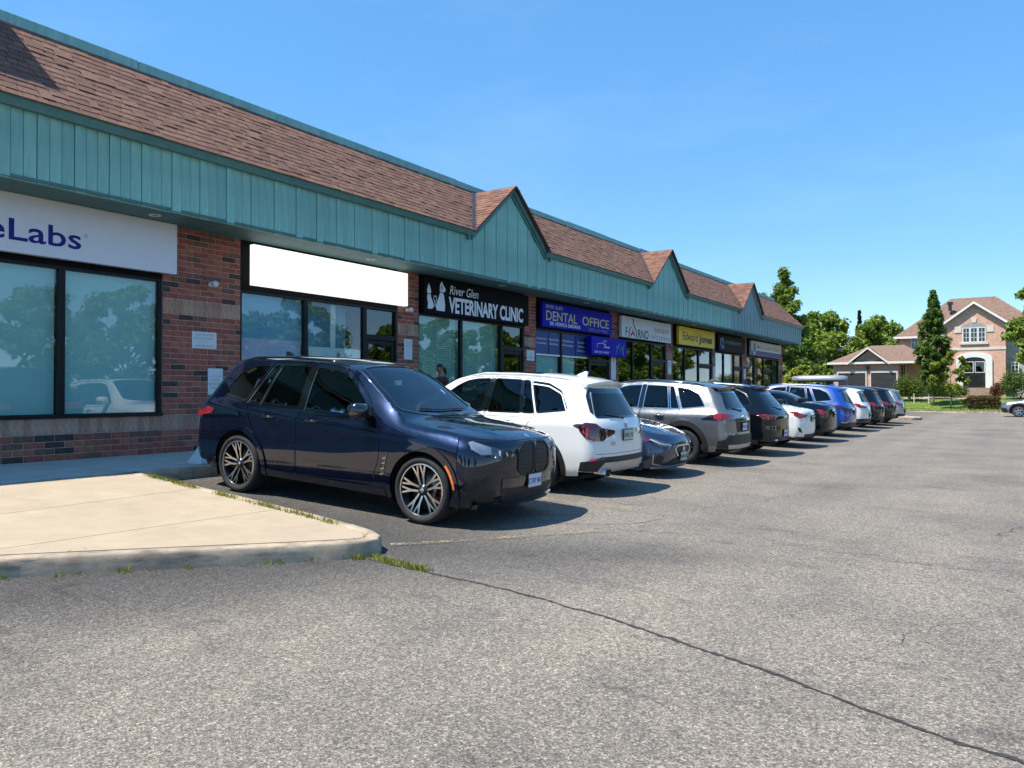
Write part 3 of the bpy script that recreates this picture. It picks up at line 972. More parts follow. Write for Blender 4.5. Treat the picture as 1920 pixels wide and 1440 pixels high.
# bay 3
w = window(14.72, 16.52); slats(w, 14.77, 16.47, 1.15, 3.44, M_BLIND)
w = window(16.52, 18.44); slats(w, 16.57, 18.39, 1.15, 3.44, M_BLIND)
d_ = door(18.44, 19.61)
# bay 4
for a, b, nn in ((20.28, 21.92, 0), (21.92, 23.85, 1)):
    w = window(a, b)
    mid = (a + b) / 2 + .05
    for c, d in ((a + .05, mid - .02), (mid + .02, b - .05)):
        inside(w, c, d, 2.72, 3.46, M_SBLUE, 'service_panel', XW - .068, .005)
    inside(w, a + .05, b - .05, 2.66, 2.71, M_WHITE, 'white_strip', XW - .068, .005)
    if nn == 0: inside(w, a + .05, b - .05, 1.15, 2.66, M_FILM, 'window_film')
    else: inside(w, a + .05, a + 1.05, 1.15, 2.66, M_FILM, 'window_film')
d_ = door(23.85, 25.39, 2.55)
# bay 5, 6, 7, 8
for a, b in ((26.13, 27.46), (27.46, 29.25)): window(a, b, g=G_SHOPD)
door(29.25, 30.71)
for a, b in ((31.43, 32.94), (32.94, 34.72)): window(a, b, g=G_SHOPD)
door(34.72, 36.49)
for a, b in ((36.96, 38.32), (38.32, 39.98)): window(a, b, g=G_SHOP)
door(39.98, 41.29, g=G_SHOP)
for a, b in ((42.06, 43.58), (43.58, 45.45)): window(a, b, g=G_SHOP)
door(45.45, 47.3, g=G_SHOP); window(47.3, 48.64, g=G_SHOP)
# rooms behind the glass
m = MB()
bays = [(2.0, 8.6), (8.7, 14.3), (14.4, 19.9), (20.0, 25.7), (25.8, 31.0), (31.1, 36.7), (36.8, 41.6), (41.7, 48.9)]
for i, (a, b) in enumerate(bays):
    k = 0 if i in (6, 7) else 1
    m.add([(XW - 6, a, .44), (XW - 6, b, .44), (XW - 6, b, 3.6), (XW - 6, a, 3.6), (XW - .2, a, .44), (XW - .2, b, .44), (XW - .2, b, 3.6), (XW - .2, a, 3.6)],
          [(0, 1, 2, 3), (0, 4, 5, 1), (3, 2, 6, 7), (0, 3, 7, 4), (1, 5, 6, 2)], k)
under(m.build('shop_interior', [M_ROOM, M_ROOMD], fixn=False))
# sign band over the storefronts
m = MB()
prev = [(2.0, 7.85)] + [(piers[i][1], piers[i + 1][0]) for i in range(len(piers) - 1)]
for a, b in prev: m.box(XW - .30, XW - .025, a + .003, b - .003, 3.493, ZS + .08)
under(m.build('sign_band', M_BAND))

# --- soffit and its lights ---------------------------------------------------
sp = MB(); sp.box(XW + .0, XF + .01, -.098, .098, -.006, .008); spm = sp.mesh('soffit_panel', M_SOFF)
soff = MB(); soff.box(XW - .30, XF + .0, Y0, Y1 - .6, ZS + .012, ZS + .05)
soffit = under(soff.build('soffit', M_SOFF))
for y in np.arange(3.0, Y1 - .7, .2):
    o = ob('soffit_panel', spm, soffit, (0, y, ZS))
M_POT = mat('pot_light_ring', (.62, .60, .55), .4, .2, var=.06)
for y in (7.35, 12.45, 17.6, 22.55, 27.2, 32.6, 37.6, 43.3):
    b = MB(); b.lathe([(.055, .012), (.075, -.012), (.095, -.012), (.10, .0)], 20, 'z', 0); b.lathe([(0, .006), (.056, .006)], 20, 'z', 1)
    o = b.build('soffit_light', [M_POT, M_BAND], None, (-12.05, y, ZS - .008), smooth=True); under(o)

# --- fascia boards and gables -------------------------------------------------
GB = [17.34, 28.46, 39.35]
GHW, GPZ = 1.85, 7.08
def ztop(y):
    for g in GB:
        if abs(y - g) < GHW: return ZG + (GPZ - .10 - ZG) * (1 - abs(y - g) / GHW)
    return ZG
fas = MB(); fas.box(XF - .12, XF - .045, Y0, Y1, ZS - .01, ZG)
for g in GB: fas.prism([(g - GHW, ZG), (g + GHW, ZG), (g, GPZ - .1)], XF - .12, XF - .045, 'x')
fas.box(XF - .12, -26, Y1 - .05, Y1, ZS - .01, ZG)
fascia = under(fas.build('fascia', M_TEALD))
BW = .172
rf = random.Random(5)
i = 0
y = 2.2
ys_b = []
while y < Y1 - .01:
    ys_b.append((y, min(y + BW, Y1))); y += BW
for i, (a, b) in enumerate(ys_b):
    k = i % 3
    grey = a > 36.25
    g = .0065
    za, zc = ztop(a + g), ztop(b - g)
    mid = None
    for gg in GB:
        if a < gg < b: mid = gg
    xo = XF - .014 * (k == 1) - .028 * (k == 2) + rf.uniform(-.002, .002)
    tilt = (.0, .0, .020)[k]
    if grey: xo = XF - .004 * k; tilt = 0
    zl_ = ZS - .02 + rf.uniform(-.003, .003)
    top = [(b - g, zc)] + ([(mid, ztop(mid))] if mid else []) + [(a + g, za)]
    poly = [(a + g, zl_), (b - g, zl_)] + top
    n = len(poly)
    xfun = lambda yy: xo + tilt * (yy - a) / BW
    vs = [(xfun(p[0]), p[0], p[1]) for p in poly] + [(XF - .05, p[0], p[1]) for p in poly]
    fs = [tuple(range(n)), tuple(range(2 * n - 1, n - 1, -1))] + [(q, n + q, n + (q + 1) % n, (q + 1) % n) for q in range(n)]
    # keep local coordinates near the board so the grain differs from board to board
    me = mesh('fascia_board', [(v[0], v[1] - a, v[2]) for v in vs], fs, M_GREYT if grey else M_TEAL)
    o = ob('fascia_board', me, fascia, (0, a, 0))

# --- roof ---------------------------------------------------------------------
SL = math.hypot(XE - XT, ZT - ZE)
ud = Vector((XT - XE, 0, ZT - ZE)).normalized()       # up the slope
nd = Vector((ZT - ZE, 0, XE - XT)).normalized()       # outward
m = MB()
GB = [17.34, 28.46, 39.35]
_rp = [(XE, Y0, ZE)]
for g in GB: _rp += [(XE, g - 1.86, ZE), (XE - (7.06 - ZE) * (XE - XT) / (ZT - ZE), g, 7.06), (XE, g + 1.86, ZE)]
_rp += [(XE, Y1 + .1, ZE), (XT, Y1 - 1.5, ZT), (XT, Y0, ZT)]
m.add(_rp, [tuple(range(len(_rp)))])
m.add([(XE, Y1 + .1, ZE), (-26, Y1 + .1, ZE), (-24.5, Y1 - 1.5, ZT), (XT, Y1 - 1.5, ZT)], [(0, 1, 2, 3)])
m.add([(XT - .1, Y0, ZT - .25), (XT - .1, Y1 - 1.5, ZT - .25), (-26, Y1 - 1.5, ZT - .25), (-26, Y0, ZT - .25)], [(0, 1, 2, 3)])
roof = under(m.build('roof', SH[3], fixn=False))
EXP = .145
def shingle_me(l, mt):
    k = ('sh', round(l, 3), mt.name)
    if k not in BRK_ME:
        # local: x = along eave, y = up slope, z = outward ; thick lower butt, thin top
        e = EXP + .06
        vs = [(-l / 2, 0, 0), (l / 2, 0, 0), (l / 2, 0, .013), (-l / 2, 0, .013), (-l / 2, e, 0), (l / 2, e, 0), (l / 2, e, .0015), (-l / 2, e, .0015)]
        fs = [(0, 1, 2, 3), (3, 2, 6, 7), (1, 5, 6, 2), (0, 3, 7, 4)]
        BRK_ME[k] = mesh('shingle', vs, fs, mt)
    return BRK_ME[k]
rs = random.Random(21)
tabs = []
WID = (.14, .18, .22, .27)
nc = int(SL / EXP)
def in_gable(y, z):
    for g in GB:
        if z < GPZ - abs(y - g) * (GPZ - ZE) / GHW + .02 and abs(y - g) < GHW + .05: return True
    return False
def shade():
    r = rs.random()
    return SH[0] if r < .30 else SH[1] if r < .50 else SH[2] if r < .66 else SH[3] if r < .82 else SH[4]
for c in range(nc + 1):
    s = -.03 + c * EXP
    y = 3.0 + rs.uniform(0, .3)
    yend = Y1 + .1 - 1.6 * max(0, s) / SL
    cur = shade(); run = 0
    while y < yend - .1:
        l = rs.choice(WID)
        l = min(l, yend - y)
        p = Vector((XE, y + l / 2, ZE)) + ud * (s + (rs.uniform(-.014, .006) if c else 0))
        if run <= 0: cur = shade(); run = 1
        run -= 1
        if not in_gable(y + l / 2, p.z + .02):
            lift = .0025 + .010 * rs.random() * (rs.random() < .35)
            tabs.append((p + nd * lift, l, cur))
        y += l + .012
camv = Vector((0, 0, 1.5))
vis_t = [t for t in tabs if t[0].y > 5.0]
nearT = sorted(vis_t, key=lambda t: (t[0] - camv).length)[:300]
nid = set(id(t) for t in nearT)
Mrot = Matrix(((0, ud.x, nd.x), (1, 0, 0), (0, ud.z, nd.z)))      # columns: along eave, up slope, outward
if Mrot.determinant() < 0: Mrot = Matrix(((0, ud.x, nd.x), (1, ud.y, nd.y), (0, ud.z, nd.z)))
eul = Mrot.to_4x4().to_euler()
def shmat(p, l): return Matrix.Translation(p) @ Mrot.to_4x4()
for t in nearT:
    o = ob('shingle', shingle_me(t[1] if t[1] in WID else .22, t[2]), roof)
    o.matrix_local = shmat(t[0], t[1])
m = MB()
def add_sh(m, M4, l, mt):
    me = shingle_me(l, mt)
    m.add([tuple(M4 @ v.co) for v in me.vertices], [tuple(p.vertices) for p in me.polygons], SH.index(mt))
for t in tabs:
    if id(t) not in nid: add_sh(m, shmat(t[0], t[1]), t[1], t[2])
tag(under(m.build('shingle_courses', SH, fixn=False), roof), kind='stuff')
# gable roofs
sl = (ZT - ZE) / (XE - XT)
for g in GB:
    m = MB()
    xb = XE - (GPZ - ZE) / sl
    for sg in (-1, 1):
        A = Vector((XE + .03, g, GPZ)); B = Vector((xb, g, GPZ)); C = Vector((XE + .03, g + sg * (GHW + .03), ZE - .02))
        n_ = (B - A).cross(C - A); n_.normalize()
        if n_.z < 0: n_ = -n_
        m.add([A, B, C, A - n_ * .03, C - n_ * .03], [(0, 1, 2), (0, 2, 4, 3)], 3)
        # courses parallel to the ridge
        dwn = (C - A); Ld = dwn.length; dwn.normalize(); along = Vector((-1, 0, 0))
        Mx = Matrix((along, -dwn, n_)).transposed()
        if Mx.determinant() < 0: Mx = Matrix((-along, -dwn, n_)).transposed()
        k = int(Ld / EXP)
        for c in range(k):
            s = Ld - c * EXP
            lim = (xb - (XE + .03)) * (1 - s / Ld)        # how far back this course runs (negative)
            x = 0
            while x < -lim - .03:
                l = rs.choice(WID); l2 = min(l, -lim - x)
                if l2 > .05:
                    p = A + dwn * s + along * (x + l2 / 2) + n_ * (.003 + .006 * rs.random())
                    add_sh(m, Matrix.Translation(p) @ Mx.to_4x4(), l2, shade())
                x += l + .004
    gr = under(m.build('gable_roof', SH, fixn=False))
    # valley flashing on the near side, both valleys
    for sg in (-1, 1):
        a = Vector((XE + .0, g + sg * GHW, ZE)); b = Vector((xb, g, GPZ))
        d = (b - a).normalized(); w_ = nd.cross(d).normalized() * .10
        q = MB(); q.add([a - w_ + nd * .022, a + w_ + nd * .022, b + w_ + nd * .022, b - w_ + nd * .022], [(0, 1, 2, 3)])
        q.add([a - w_ - nd * .0, a - w_ + nd * .022, b - w_ + nd * .022, b - w_ - nd * .0, a + w_, a + w_ + nd * .022, b + w_ + nd * .022, b + w_], [(0, 1, 2, 3), (4, 7, 6, 5)])
        under(q.build('valley_flashing', M_VALLEY, fixn=False))
    # rake boards
    mt = M_TEALD if g < 36 else M_GREYT
    for sg in (-1, 1):
        a = Vector((0, g + sg * (GHW + .06), ZE - .06)); b = Vector((0, g, GPZ - .01))
        d = (b - a).normalized(); up = Vector((0, -d.z * sg * -1, 0)); pn = Vector((0, -d.z, d.y)) * (1 if -d.z * 0 + d.y * 1 > 0 else -1)
        pn = Vector((0, -d.z, d.y));
        if pn.z < 0: pn = -pn
        for (x0, x1, h0, h1) in ((XF - .02, XF + .035, -.20, -.03), (XF + .036, XF + .085, -.13, -.01)):
            q = MB()
            P4 = [a + pn * h0, a + pn * h1, b + pn * h1 * 1.0 + Vector((0, 0, 0)), b + pn * h0]
            # mitre at the ridge
            P4[2] = Vector((0, g, GPZ + h1 / abs(pn.z))); P4[3] = Vector((0, g, GPZ + h0 / abs(pn.z)))
            q.prism([(p.y, p.z) for p in P4], x0, x1, 'x')
            under(q.build('rake_board', mt, bevel=.004))
# gutters between the gables
segs = []
edges_ = [2.0] + [v for g in GB for v in (g - GHW + .12, g + GHW - .12)] + [Y1 + .12]
for k in range(0, len(edges_), 2):
    a, b = edges_[k], edges_[k + 1]
    q = MB()
    prof = [(XF + .002, ZG - .01), (XF + .075, ZG - .01), (XF + .10, ZG + .03), (XF + .135, ZG + .075), (XF + .14, ZG + .115), (XF + .125, ZG + .115), (XF + .122, ZG + .085), (XF + .01, ZG + .085)]
    q.prism(prof, a, b, 'y')
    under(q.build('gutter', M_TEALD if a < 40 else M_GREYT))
    for yy in ((b - .25,) if k < len(edges_) - 2 else ()) + ((a + .25,) if k else ()):
        q = MB(); q.box(XF + .02, XF + .085, yy - .035, yy + .035, ZG - .13, ZG - .012); under(q.build('gutter_outlet', M_TEALD, bevel=.005))
# coping along the roof top, in slightly uneven lengths
y = Y0
while y < Y1 - 1.6:
    l = min(3.0, Y1 - 1.6 - y)
    q = MB(); dz = rs.uniform(-.012, .012); dx = rs.uniform(-.01, .01)
    q.prism([(XT + .03 + dx, ZT - .03), (XT + .035 + dx, ZT + .15 + dz), (XT - .02 + dx, ZT + .165 + dz), (XT - .30 + dx, ZT + .13 + dz), (XT - .30 + dx, ZT - .2)], y + .004, y + l - .004, 'y')
    under(q.build('coping', M_COP, bevel=.006))
    y += l
# unseen taller block outside the frame on the left, shaped to cast the roof shadow
q = MB(); q.box(-17.5, -12.96, -3.4, 4.05, .3, 9.2)
q.prism([(-17.9, 9.2), (-12.7, 9.2), (-15.2, 10.9)], -3.7, 4.2, 'y')
under(q.build('shadow_tower', M_TEAL))
# ------------------------------------------------------------------ houses across the street
M_HBR = None
def house_brick(name, cols, mortar, sc=1.0):
    m, N, L, bs = nt(name)
    b = N.new('ShaderNodeTexBrick')
    t = N.new('ShaderNodeTexCoord'); sx = N.new('ShaderNodeSeparateXYZ'); cb = N.new('ShaderNodeCombineXYZ')
    L.new(t.outputs['Object'], sx.inputs[0])
    ad = N.new('ShaderNodeMath'); ad.operation = 'ADD'; L.new(sx.outputs[0], ad.inputs[0]); L.new(sx.outputs[1], ad.inputs[1])
    L.new(ad.outputs[0], cb.inputs[0]); L.new(sx.outputs[2], cb.inputs[1])
    L.new(cb.outputs[0], b.inputs['Vector'])
    b.inputs['Scale'].default_value = 1.0; b.inputs['Brick Width'].default_value = .25 * sc; b.inputs['Row Height'].default_value = .085 * sc
    b.inputs['Mortar Size'].default_value = .008; b.inputs['Bias'].default_value = -.1
    b.inputs['Color1'].default_value = (*cols[0], 1); b.inputs['Color2'].default_value = (*cols[1], 1); b.inputs['Mortar'].default_value = (*mortar, 1)
    v = texcoord(N, L)
    n = noise(N, L, v, 9, 5, .7)
    c = mix(N, L, 1, b.outputs['Color'], ramp(N, L, n, [(.3, (.70, .68, .68)), (.7, (1.3, 1.25, 1.2))]), 'MULTIPLY')
    L.new(c, bs.inputs['Base Color']); bs.inputs['Roughness'].default_value = .9
    bump(N, L, bs, b.outputs['Fac'], .4, .01)
    return m
M_HB = house_brick('house_brick', ((.64, .36, .26), (.49, .25, .18)), (.64, .57, .49))
M_HST = house_brick('house_stone', ((.46, .43, .39), (.36, .33, .30)), (.30, .28, .26), 1.7)
M_HROOF = mat('house_shingles', (.19, .12, .088), .95, var=.3, vscale=5, bumps=.8, bscale=30, bdist=.02)
M_HROOFG = mat('grey_shingles', (.13, .14, .15), .95, var=.25, vscale=5, bumps=.6, bscale=30, bdist=.02)
M_TRIM = mat('house_trim', (.62, .57, .48), .7, var=.08)
M_TRIMW = mat('house_trim_white', (.74, .73, .70), .6, var=.05)
M_HDOOR = mat('house_door_black', (.012, .012, .014), .3, var=.2, coat=.4)
M_SIDING = mat('pale_siding', (.50, .56, .58), .7, var=.06)
G_HOUSE = glass('house_glass', (.35, .42, .44), 1.7)
M_STEP = mat('stone_step', (.30, .22, .16), .85, var=.2)

def pat(px, py, Y):
    """photo pixel -> (X, z) on the plane y = Y"""
    a = math.radians(YAW) + math.atan((960 - px) / 1442)
    X = -Y * math.tan(a); Z = math.hypot(X, Y) * math.cos(math.atan((960 - px) / 1442))
    return X, 1.5 + (735 - py) / 1442 * Z

H = tag(empty('brick_house', (-5.6, 84, 1.05)), 'two storey red brick house with front gable, arched white door surround and brown roof', 'house')
bpy.context.view_layer.update()
HI = Matrix.Translation(-Vector(H.location))
def hh(o, par=None, root=None):
    if par is not None: o.parent = par
    else:
        o.parent = root or H; o.matrix_parent_inverse = Matrix.Translation(-Vector((root or H).location))
    return o
def hwin(x0, x1, z0, z1, y, par=None, cols=2, rows=3, sill=True, root=None, fr=M_TRIMW):
    q = MB(); w = .07
    q.box(x0, x1, y - .05, y + .04, z0, z0 + w); q.box(x0, x1, y - .05, y + .04, z1 - w, z1)
    q.box(x0, x0 + w, y - .05, y + .04, z0 + w, z1 - w); q.box(x1 - w, x1, y - .05, y + .04, z0 + w, z1 - w)
    f = hh(q.build('window', fr), root=root)
    q = MB(); q.box(x0 + w, x1 - w, y - .005, y + .0, z0 + w, z1 - w); hh(q.build('pane', G_HOUSE), f)
    q = MB()
    for i in range(1, cols): xx = x0 + (x1 - x0) * i / cols; q.box(xx - .018, xx + .018, y - .022, y - .006, z0 + w, z1 - w)
    for j in range(1, rows): zz = z0 + (z1 - z0) * j / rows; q.box(x0 + w, x1 - w, y - .020, y - .007, zz - .016, zz + .016)
    if cols > 1 or rows > 1: hh(q.build('glazing_bars', fr), f)
    q = MB(); q.box(x0 + w, x1 - w, y + .10, y + .11, z0 + w, z1 - w); hh(q.build('curtain', M_SIDING), f)
    if sill: q = MB(); q.box(x0 - .12, x1 + .12, y - .14, y - .051, z0 - .14, z0 - .002); hh(q.build('sill', M_TRIM), f)
    return f
YH = 84.0
FX0, FX1 = -6.35, -1.38                 # projecting gable front
LX0 = -10.3
ZEV = 7.95                               # eaves
q = MB(); q.box(FX0, FX1, YH, YH + 9, .6, ZEV)
q.prism([(FX0, ZEV), (FX1, ZEV), ((FX0 + FX1) / 2, 9.75)], YH, YH + .3, 'y')
hh(q.build('wall', M_HB))
q = MB(); q.box(LX0, FX0 - .01, YH + 1.6, YH + 9, .6, 6.85); hh(q.build('wall', M_HB))
q = MB(); q.box(FX1 + .01, 2.0, YH + 1.3, YH + 9, .6, 6.94); hh(q.build('wall', M_HST))
q = MB(); q.box(FX0 - .03, FX1 + .03, YH - .05, YH - .001, 5.44, 5.68); hh(q.build('string_course', M_TRIM))
q = MB(); q.box(LX0 - .03, FX0 - .05, YH + 1.55, YH + 1.598, 5.2, 5.42); hh(q.build('string_course', M_TRIM))
# roofs
def hip(x0, x1, y0, y1, ze, zr, inset, name, mt, root=None):
    r = [((x0 + inset), (y0 + y1) / 2, zr), ((x1 - inset), (y0 + y1) / 2, zr)]
    q = MB(); q.add([(x0, y0, ze), (x1, y0, ze), (x1, y1, ze), (x0, y1, ze)] + r, [(0, 1, 5, 4), (1, 2, 5), (2, 3, 4, 5), (3, 0, 4), (3, 2, 1, 0)])
    o = hh(q.build(name, mt, fixn=True), root=root)
    q = MB(); q.box(x0, x1, y0 - .02, y0, ze - .16, ze + .04); q.box(x0 - .02, x0, y0, y1, ze - .16, ze + .04)
    hh(q.build('eave_trim', M_TRIMW), o)
    return o
rf_ = hip(LX0 - .5, 2.4, YH + 1.0, YH + 10, 6.95, 10.95, 4.7, 'roof', M_HROOF)
gx = (FX0 + FX1) / 2
q = MB(); ov = .35; pk = 9.95; ez = ZEV - .12
q.add([(FX0 - ov, YH - .35, ez), (gx, YH - .35, pk), (FX1 + ov, YH - .35, ez), (FX0 - ov, YH + 6, ez), (gx, YH + 6, pk), (FX1 + ov, YH + 6, ez)], [(0, 1, 4, 3), (1, 2, 5, 4)])
hh(q.build('roof', M_HROOF))
for sg in (-1, 1):
    a, b = (gx + sg * (gx - FX0 + ov), ez), (gx, pk)
    q = MB(); q.prism([(a[0], a[1] - .2), (a[0], a[1] + .02), (b[0], b[1] + .03), (b[0], b[1] - .19)], YH - .40, YH - .355, 'y')
    hh(q.build('bargeboard', M_TRIMW))
q = MB(); q.lathe([(.16, 10.0), (.16, 10.55), (.27, 10.56), (.27, 10.85), (.0, 10.86)], 14, 'z', 0, c=(-6.05, YH + 3.4, -.45)); hh(q.build('chimney', M_HDOOR), rf_)
# upper triple window with arched head
x0, z0 = pat(1805, 643, YH); x1, z1 = pat(1849, 613, YH)
for i in range(3):
    a = x0 + (x1 - x0) * i / 3
    hwin(a + .01, a + (x1 - x0) / 3 - .01, z0 + .02, z1, YH - .02, None, 2, 3, sill=False)
q = MB(); q.box(x0 - .2, x1 + .2, YH - .16, YH - .001, z0 - .16, z0); hh(q.build('sill', M_TRIM))
arc = [((x0 + x1) / 2 + (x1 - x0) / 2 * math.cos(R(a)), z1 + .02 + .42 * math.sin(R(a))) for a in range(0, 181, 15)]
q = MB(); q.prism(arc, YH - .03, YH - .001, 'y'); hh(q.build('arched_transom', mat('transom_grey', (.30, .31, .31), .4, var=.1)))
for px_ in (x0 - .62, x1 + .08):
    q = MB(); q.box(px_, px_ + .54, YH - .06, YH - .001, z1 - .45, z1 + .14); hh(q.build('window_ear', M_TRIM))
q = MB(); q.prism([(gx - .16, z1 + .46), (gx + .16, z1 + .46), (gx + .24, z1 + .95), (gx - .24, z1 + .95)], YH - .07, YH - .001, 'y'); hh(q.build('keystone', M_TRIM))
# entrance
dx0, dz0 = pat(1806, 722, YH); dx1, dz1 = pat(1848, 674, YH)
q = MB()
out = [(dx0 - .55, dz0 - .25), (dx0 - .55, dz1 + .12)] + [((dx0 + dx1) / 2 - (dx1 - dx0 + 1.1) / 2 * math.cos(R(a)), dz1 + .12 + .58 * math.sin(R(a))) for a in range(15, 180, 15)] + [(dx1 + .55, dz1 + .12), (dx1 + .55, dz0 - .25)]
inn = [(dx1, dz0 - .25), (dx1, dz1 - .12)] + [((dx0 + dx1) / 2 + (dx1 - dx0) / 2 * math.cos(R(a)), dz1 - .12 + .36 * math.sin(R(a))) for a in range(15, 180, 15)] + [(dx0, dz1 - .12), (dx0, dz0 - .25)]
q.prism(out + inn, YH - .16, YH - .001, 'y'); hh(q.build('door_surround', M_TRIMW))
q = MB(); q.prism(inn[::-1], YH - .03, YH - .002, 'y'); dd = hh(q.build('door', M_HDOOR))
mid = (dx0 + dx1) / 2
for a, b in ((dx0 + .10, mid - .10), (mid + .10, dx1 - .10)):
    q = MB(); q.box(a, b, YH - .05, YH - .031, dz0 + 1.2, dz0 + 2.15); hh(q.build('door_light', G_HOUSE), dd)
    q = MB()
    for u0, u1, v0, v1 in ((a - .05, b + .05, dz0 + 1.15, dz0 + 1.2), (a - .05, b + .05, dz0 + 2.15, dz0 + 2.2), (a - .05, a, dz0 + 1.2, dz0 + 2.15), (b, b + .05, dz0 + 1.2, dz0 + 2.15)): q.box(u0, u1, YH - .06, YH - .031, v0, v1)
    hh(q.build('door_light_frame', M_TRIMW), dd)
for i in range(5):
    q = MB(); q.box(dx0 - .7, dx1 + .7, YH - .7 - .34 * i, YH - .36 - .34 * i if i else YH - .165, dz0 - .25 - .19 * (i + 1), dz0 - .25 - .19 * i); hh(q.build('step', M_STEP))
# windows of the side wing
hwin(*(lambda a, b: (a[0], b[0], a[1], b[1]))(pat(1709, 664, YH + 1.6), pat(1722, 632, YH + 1.6)), YH + 1.58, None, 2, 3)
hwin(*(lambda a, b: (a[0], b[0], a[1], b[1]))(pat(1710, 712, YH + 1.6), pat(1742, 681, YH + 1.6)), YH + 1.58, None, 2, 4)
hwin(*(lambda a, b: (a[0], b[0], a[1], b[1]))(pat(1896, 706, YH + 1.0), pat(1911, 678, YH + 1.0)), YH + .98, None, 2, 4)
# garage wing
GY = 80.0
gx0, gx1 = -15.5, -9.75
q = MB(); q.box(gx0, gx1, GY, GY + 8, .6, 4.28); q.prism([(-13.85, 4.28), (-10.75, 4.28), (-12.35, 5.5)], GY, GY + .3, 'y'); hh(q.build('wall', M_HB))
q = MB(); q.box(gx1 + .01, -7.2, GY + 2.0, GY + 6, .6, 4.25); hh(q.build('wall', M_HB))
hip(gx0 - .5, -6.6, GY - .4, GY + 9, 4.33, 6.15, 3.2, 'roof', M_HROOF)
q = MB()
q.add([(-14.2, GY - .5, 4.22), (-12.35, GY - .5, 5.72), (-10.5, GY - .5, 4.22), (-14.2, GY + 4, 4.22), (-12.35, GY + 4, 5.72), (-10.5, GY + 4, 4.22)], [(0, 1, 4, 3), (1, 2, 5, 4)]); hh(q.build('roof', M_HROOF))
for sg in (-1, 1):
    q = MB(); a, b = (-12.35 + sg * 1.87, 4.22), (-12.35, 5.72)
    q.prism([(a[0], a[1] - .14), (a[0], a[1] + .03), (b[0], b[1] + .04), (b[0], b[1] - .13)], GY - .55, GY - .505, 'y'); hh(q.build('bargeboard', M_TRIMW))
q = MB(); q.prism([(-12.35 + .42 * math.cos(R(a)), 4.62 + .34 * math.sin(R(a))) for a in range(0, 181, 20)], GY - .04, GY - .001, 'y'); hh(q.build('gable_vent', mat('transom_grey', (.30, .31, .31), .4)))
q = MB(); q.box(-13.3, -11.4, GY - .05, GY - .001, 4.30, 4.42); hh(q.build('string_course', M_TRIM))
for a, b in ((-15.05, -12.62), (-12.12, -9.95)):
    q = MB()
    for i in range(4): q.box(a, b, GY - .06, GY - .012, 1.06 + i * .56, 1.06 + i * .56 + .545)
    g_ = hh(q.build('garage_door', mat('garage_door_dark', (.035, .038, .042), .45, var=.15)))
    q = MB(); q.box(a - .12, b + .12, GY - .10, GY - .001, 3.32, 3.56); q.box(a - .12, a - .005, GY - .10, GY - .001, 1.0, 3.32); q.box(b + .005, b + .12, GY - .10, GY - .001, 1.0, 3.32); hh(q.build('garage_trim', M_TRIM))
q = MB(); q.box(-12.48, -12.26, GY - .28, GY - .002, 3.62, 3.95); hh(q.build('garage_lamp', M_HDOOR, bevel=.02))
hwin(*(lambda a, b: (a[0], b[0], a[1], b[1]))(pat(1689, 714, GY + 2), pat(1699, 683, GY + 2)), GY + 1.98, None, 2, 5)

# grey-roofed neighbour behind the garage
NB = tag(empty('neighbour_house', (-24, 95, .8)), 'pale house with low grey hip roof half hidden behind the parked cars', 'house')
q = MB(); q.box(-27, -17.9, 95, 104, .5, 4.6); hh(q.build('wall', M_SIDING), root=NB)
hip(-27.5, -17.3, 94.5, 104.5, 4.6, 6.6, 3.4, 'roof', M_HROOFG, root=NB)
q = MB(); q.box(-18.6, -16.6, 98, 101, 4.0, 7.0); hh(q.build('dormer_wall', M_SIDING), root=NB)
hip(-19.0, -16.2, 97.6, 101.4, 7.0, 8.3, 1.3, 'dormer_roof', M_HROOFG, root=NB)
q = MB(); q.box(-25, -19.5, 94.93, 94.998, 1.0, 3.3); hh(q.build('garage_door', M_TRIMW), root=NB)
# ------------------------------------------------------------------ trees, hedges, grass
def leafmat(name, col, var=.35, trans=.35):
    m, N, L, bs = nt(name)
    gi = N.new('ShaderNodeNewGeometry')
    r = ramp(N, L, gi.outputs['Random Per Island'], [(0, tuple(c * (1 - var) for c in col)), (.5, col), (1, tuple(min(1, c * (1 + var * 1.2)) for c in (col[0] * 1.15, col[1] * 1.05, col[2])))])
    n = noise(N, L, texcoord(N, L), .6, 3)
    c = mix(N, L, 1, r, ramp(N, L, n, [(.3, (.8, .82, .8)), (.7, (1.18, 1.12, 1.0))]), 'MULTIPLY')
    L.new(c, bs.inputs['Base Color']); bs.inputs['Roughness'].default_value = .55; bs.inputs['Specular IOR Level'].default_value = .35
    tr = N.new('ShaderNodeBsdfTranslucent'); L.new(c, tr.inputs[0])
    mx = N.new('ShaderNodeMixShader'); mx.inputs[0].default_value = trans
    L.new(bs.outputs[0], mx.inputs[1]); L.new(tr.outputs[0], mx.inputs[2]); L.new(mx.outputs[0], N['Material Output'].inputs['Surface'])
    return m
LF_MID = leafmat('leaf_mid', (.15, .23, .03)); LF_DARK = leafmat('leaf_dark', (.082, .15, .026)); LF_YEL = leafmat('leaf_yellowish', (.20, .25, .03))
LF_HEDGE = leafmat('leaf_hedge', (.10, .15, .02)); LF_RED = leafmat('leaf_reddish', (.14, .055, .035)); LF_SPR = leafmat('needle_dark', (.02, .045, .022)); LF_BROWN = leafmat('leaf_brownish', (.085, .065, .022))
M_BARK = mat('bark', (.085, .065, .05), .95, var=.4, vscale=6, bumps=.8, bscale=30, bdist=.02)
M_BARKP = mat('bark_pale', (.22, .19, .15), .9, var=.3, vscale=6, bumps=.5, bscale=30, bdist=.02)
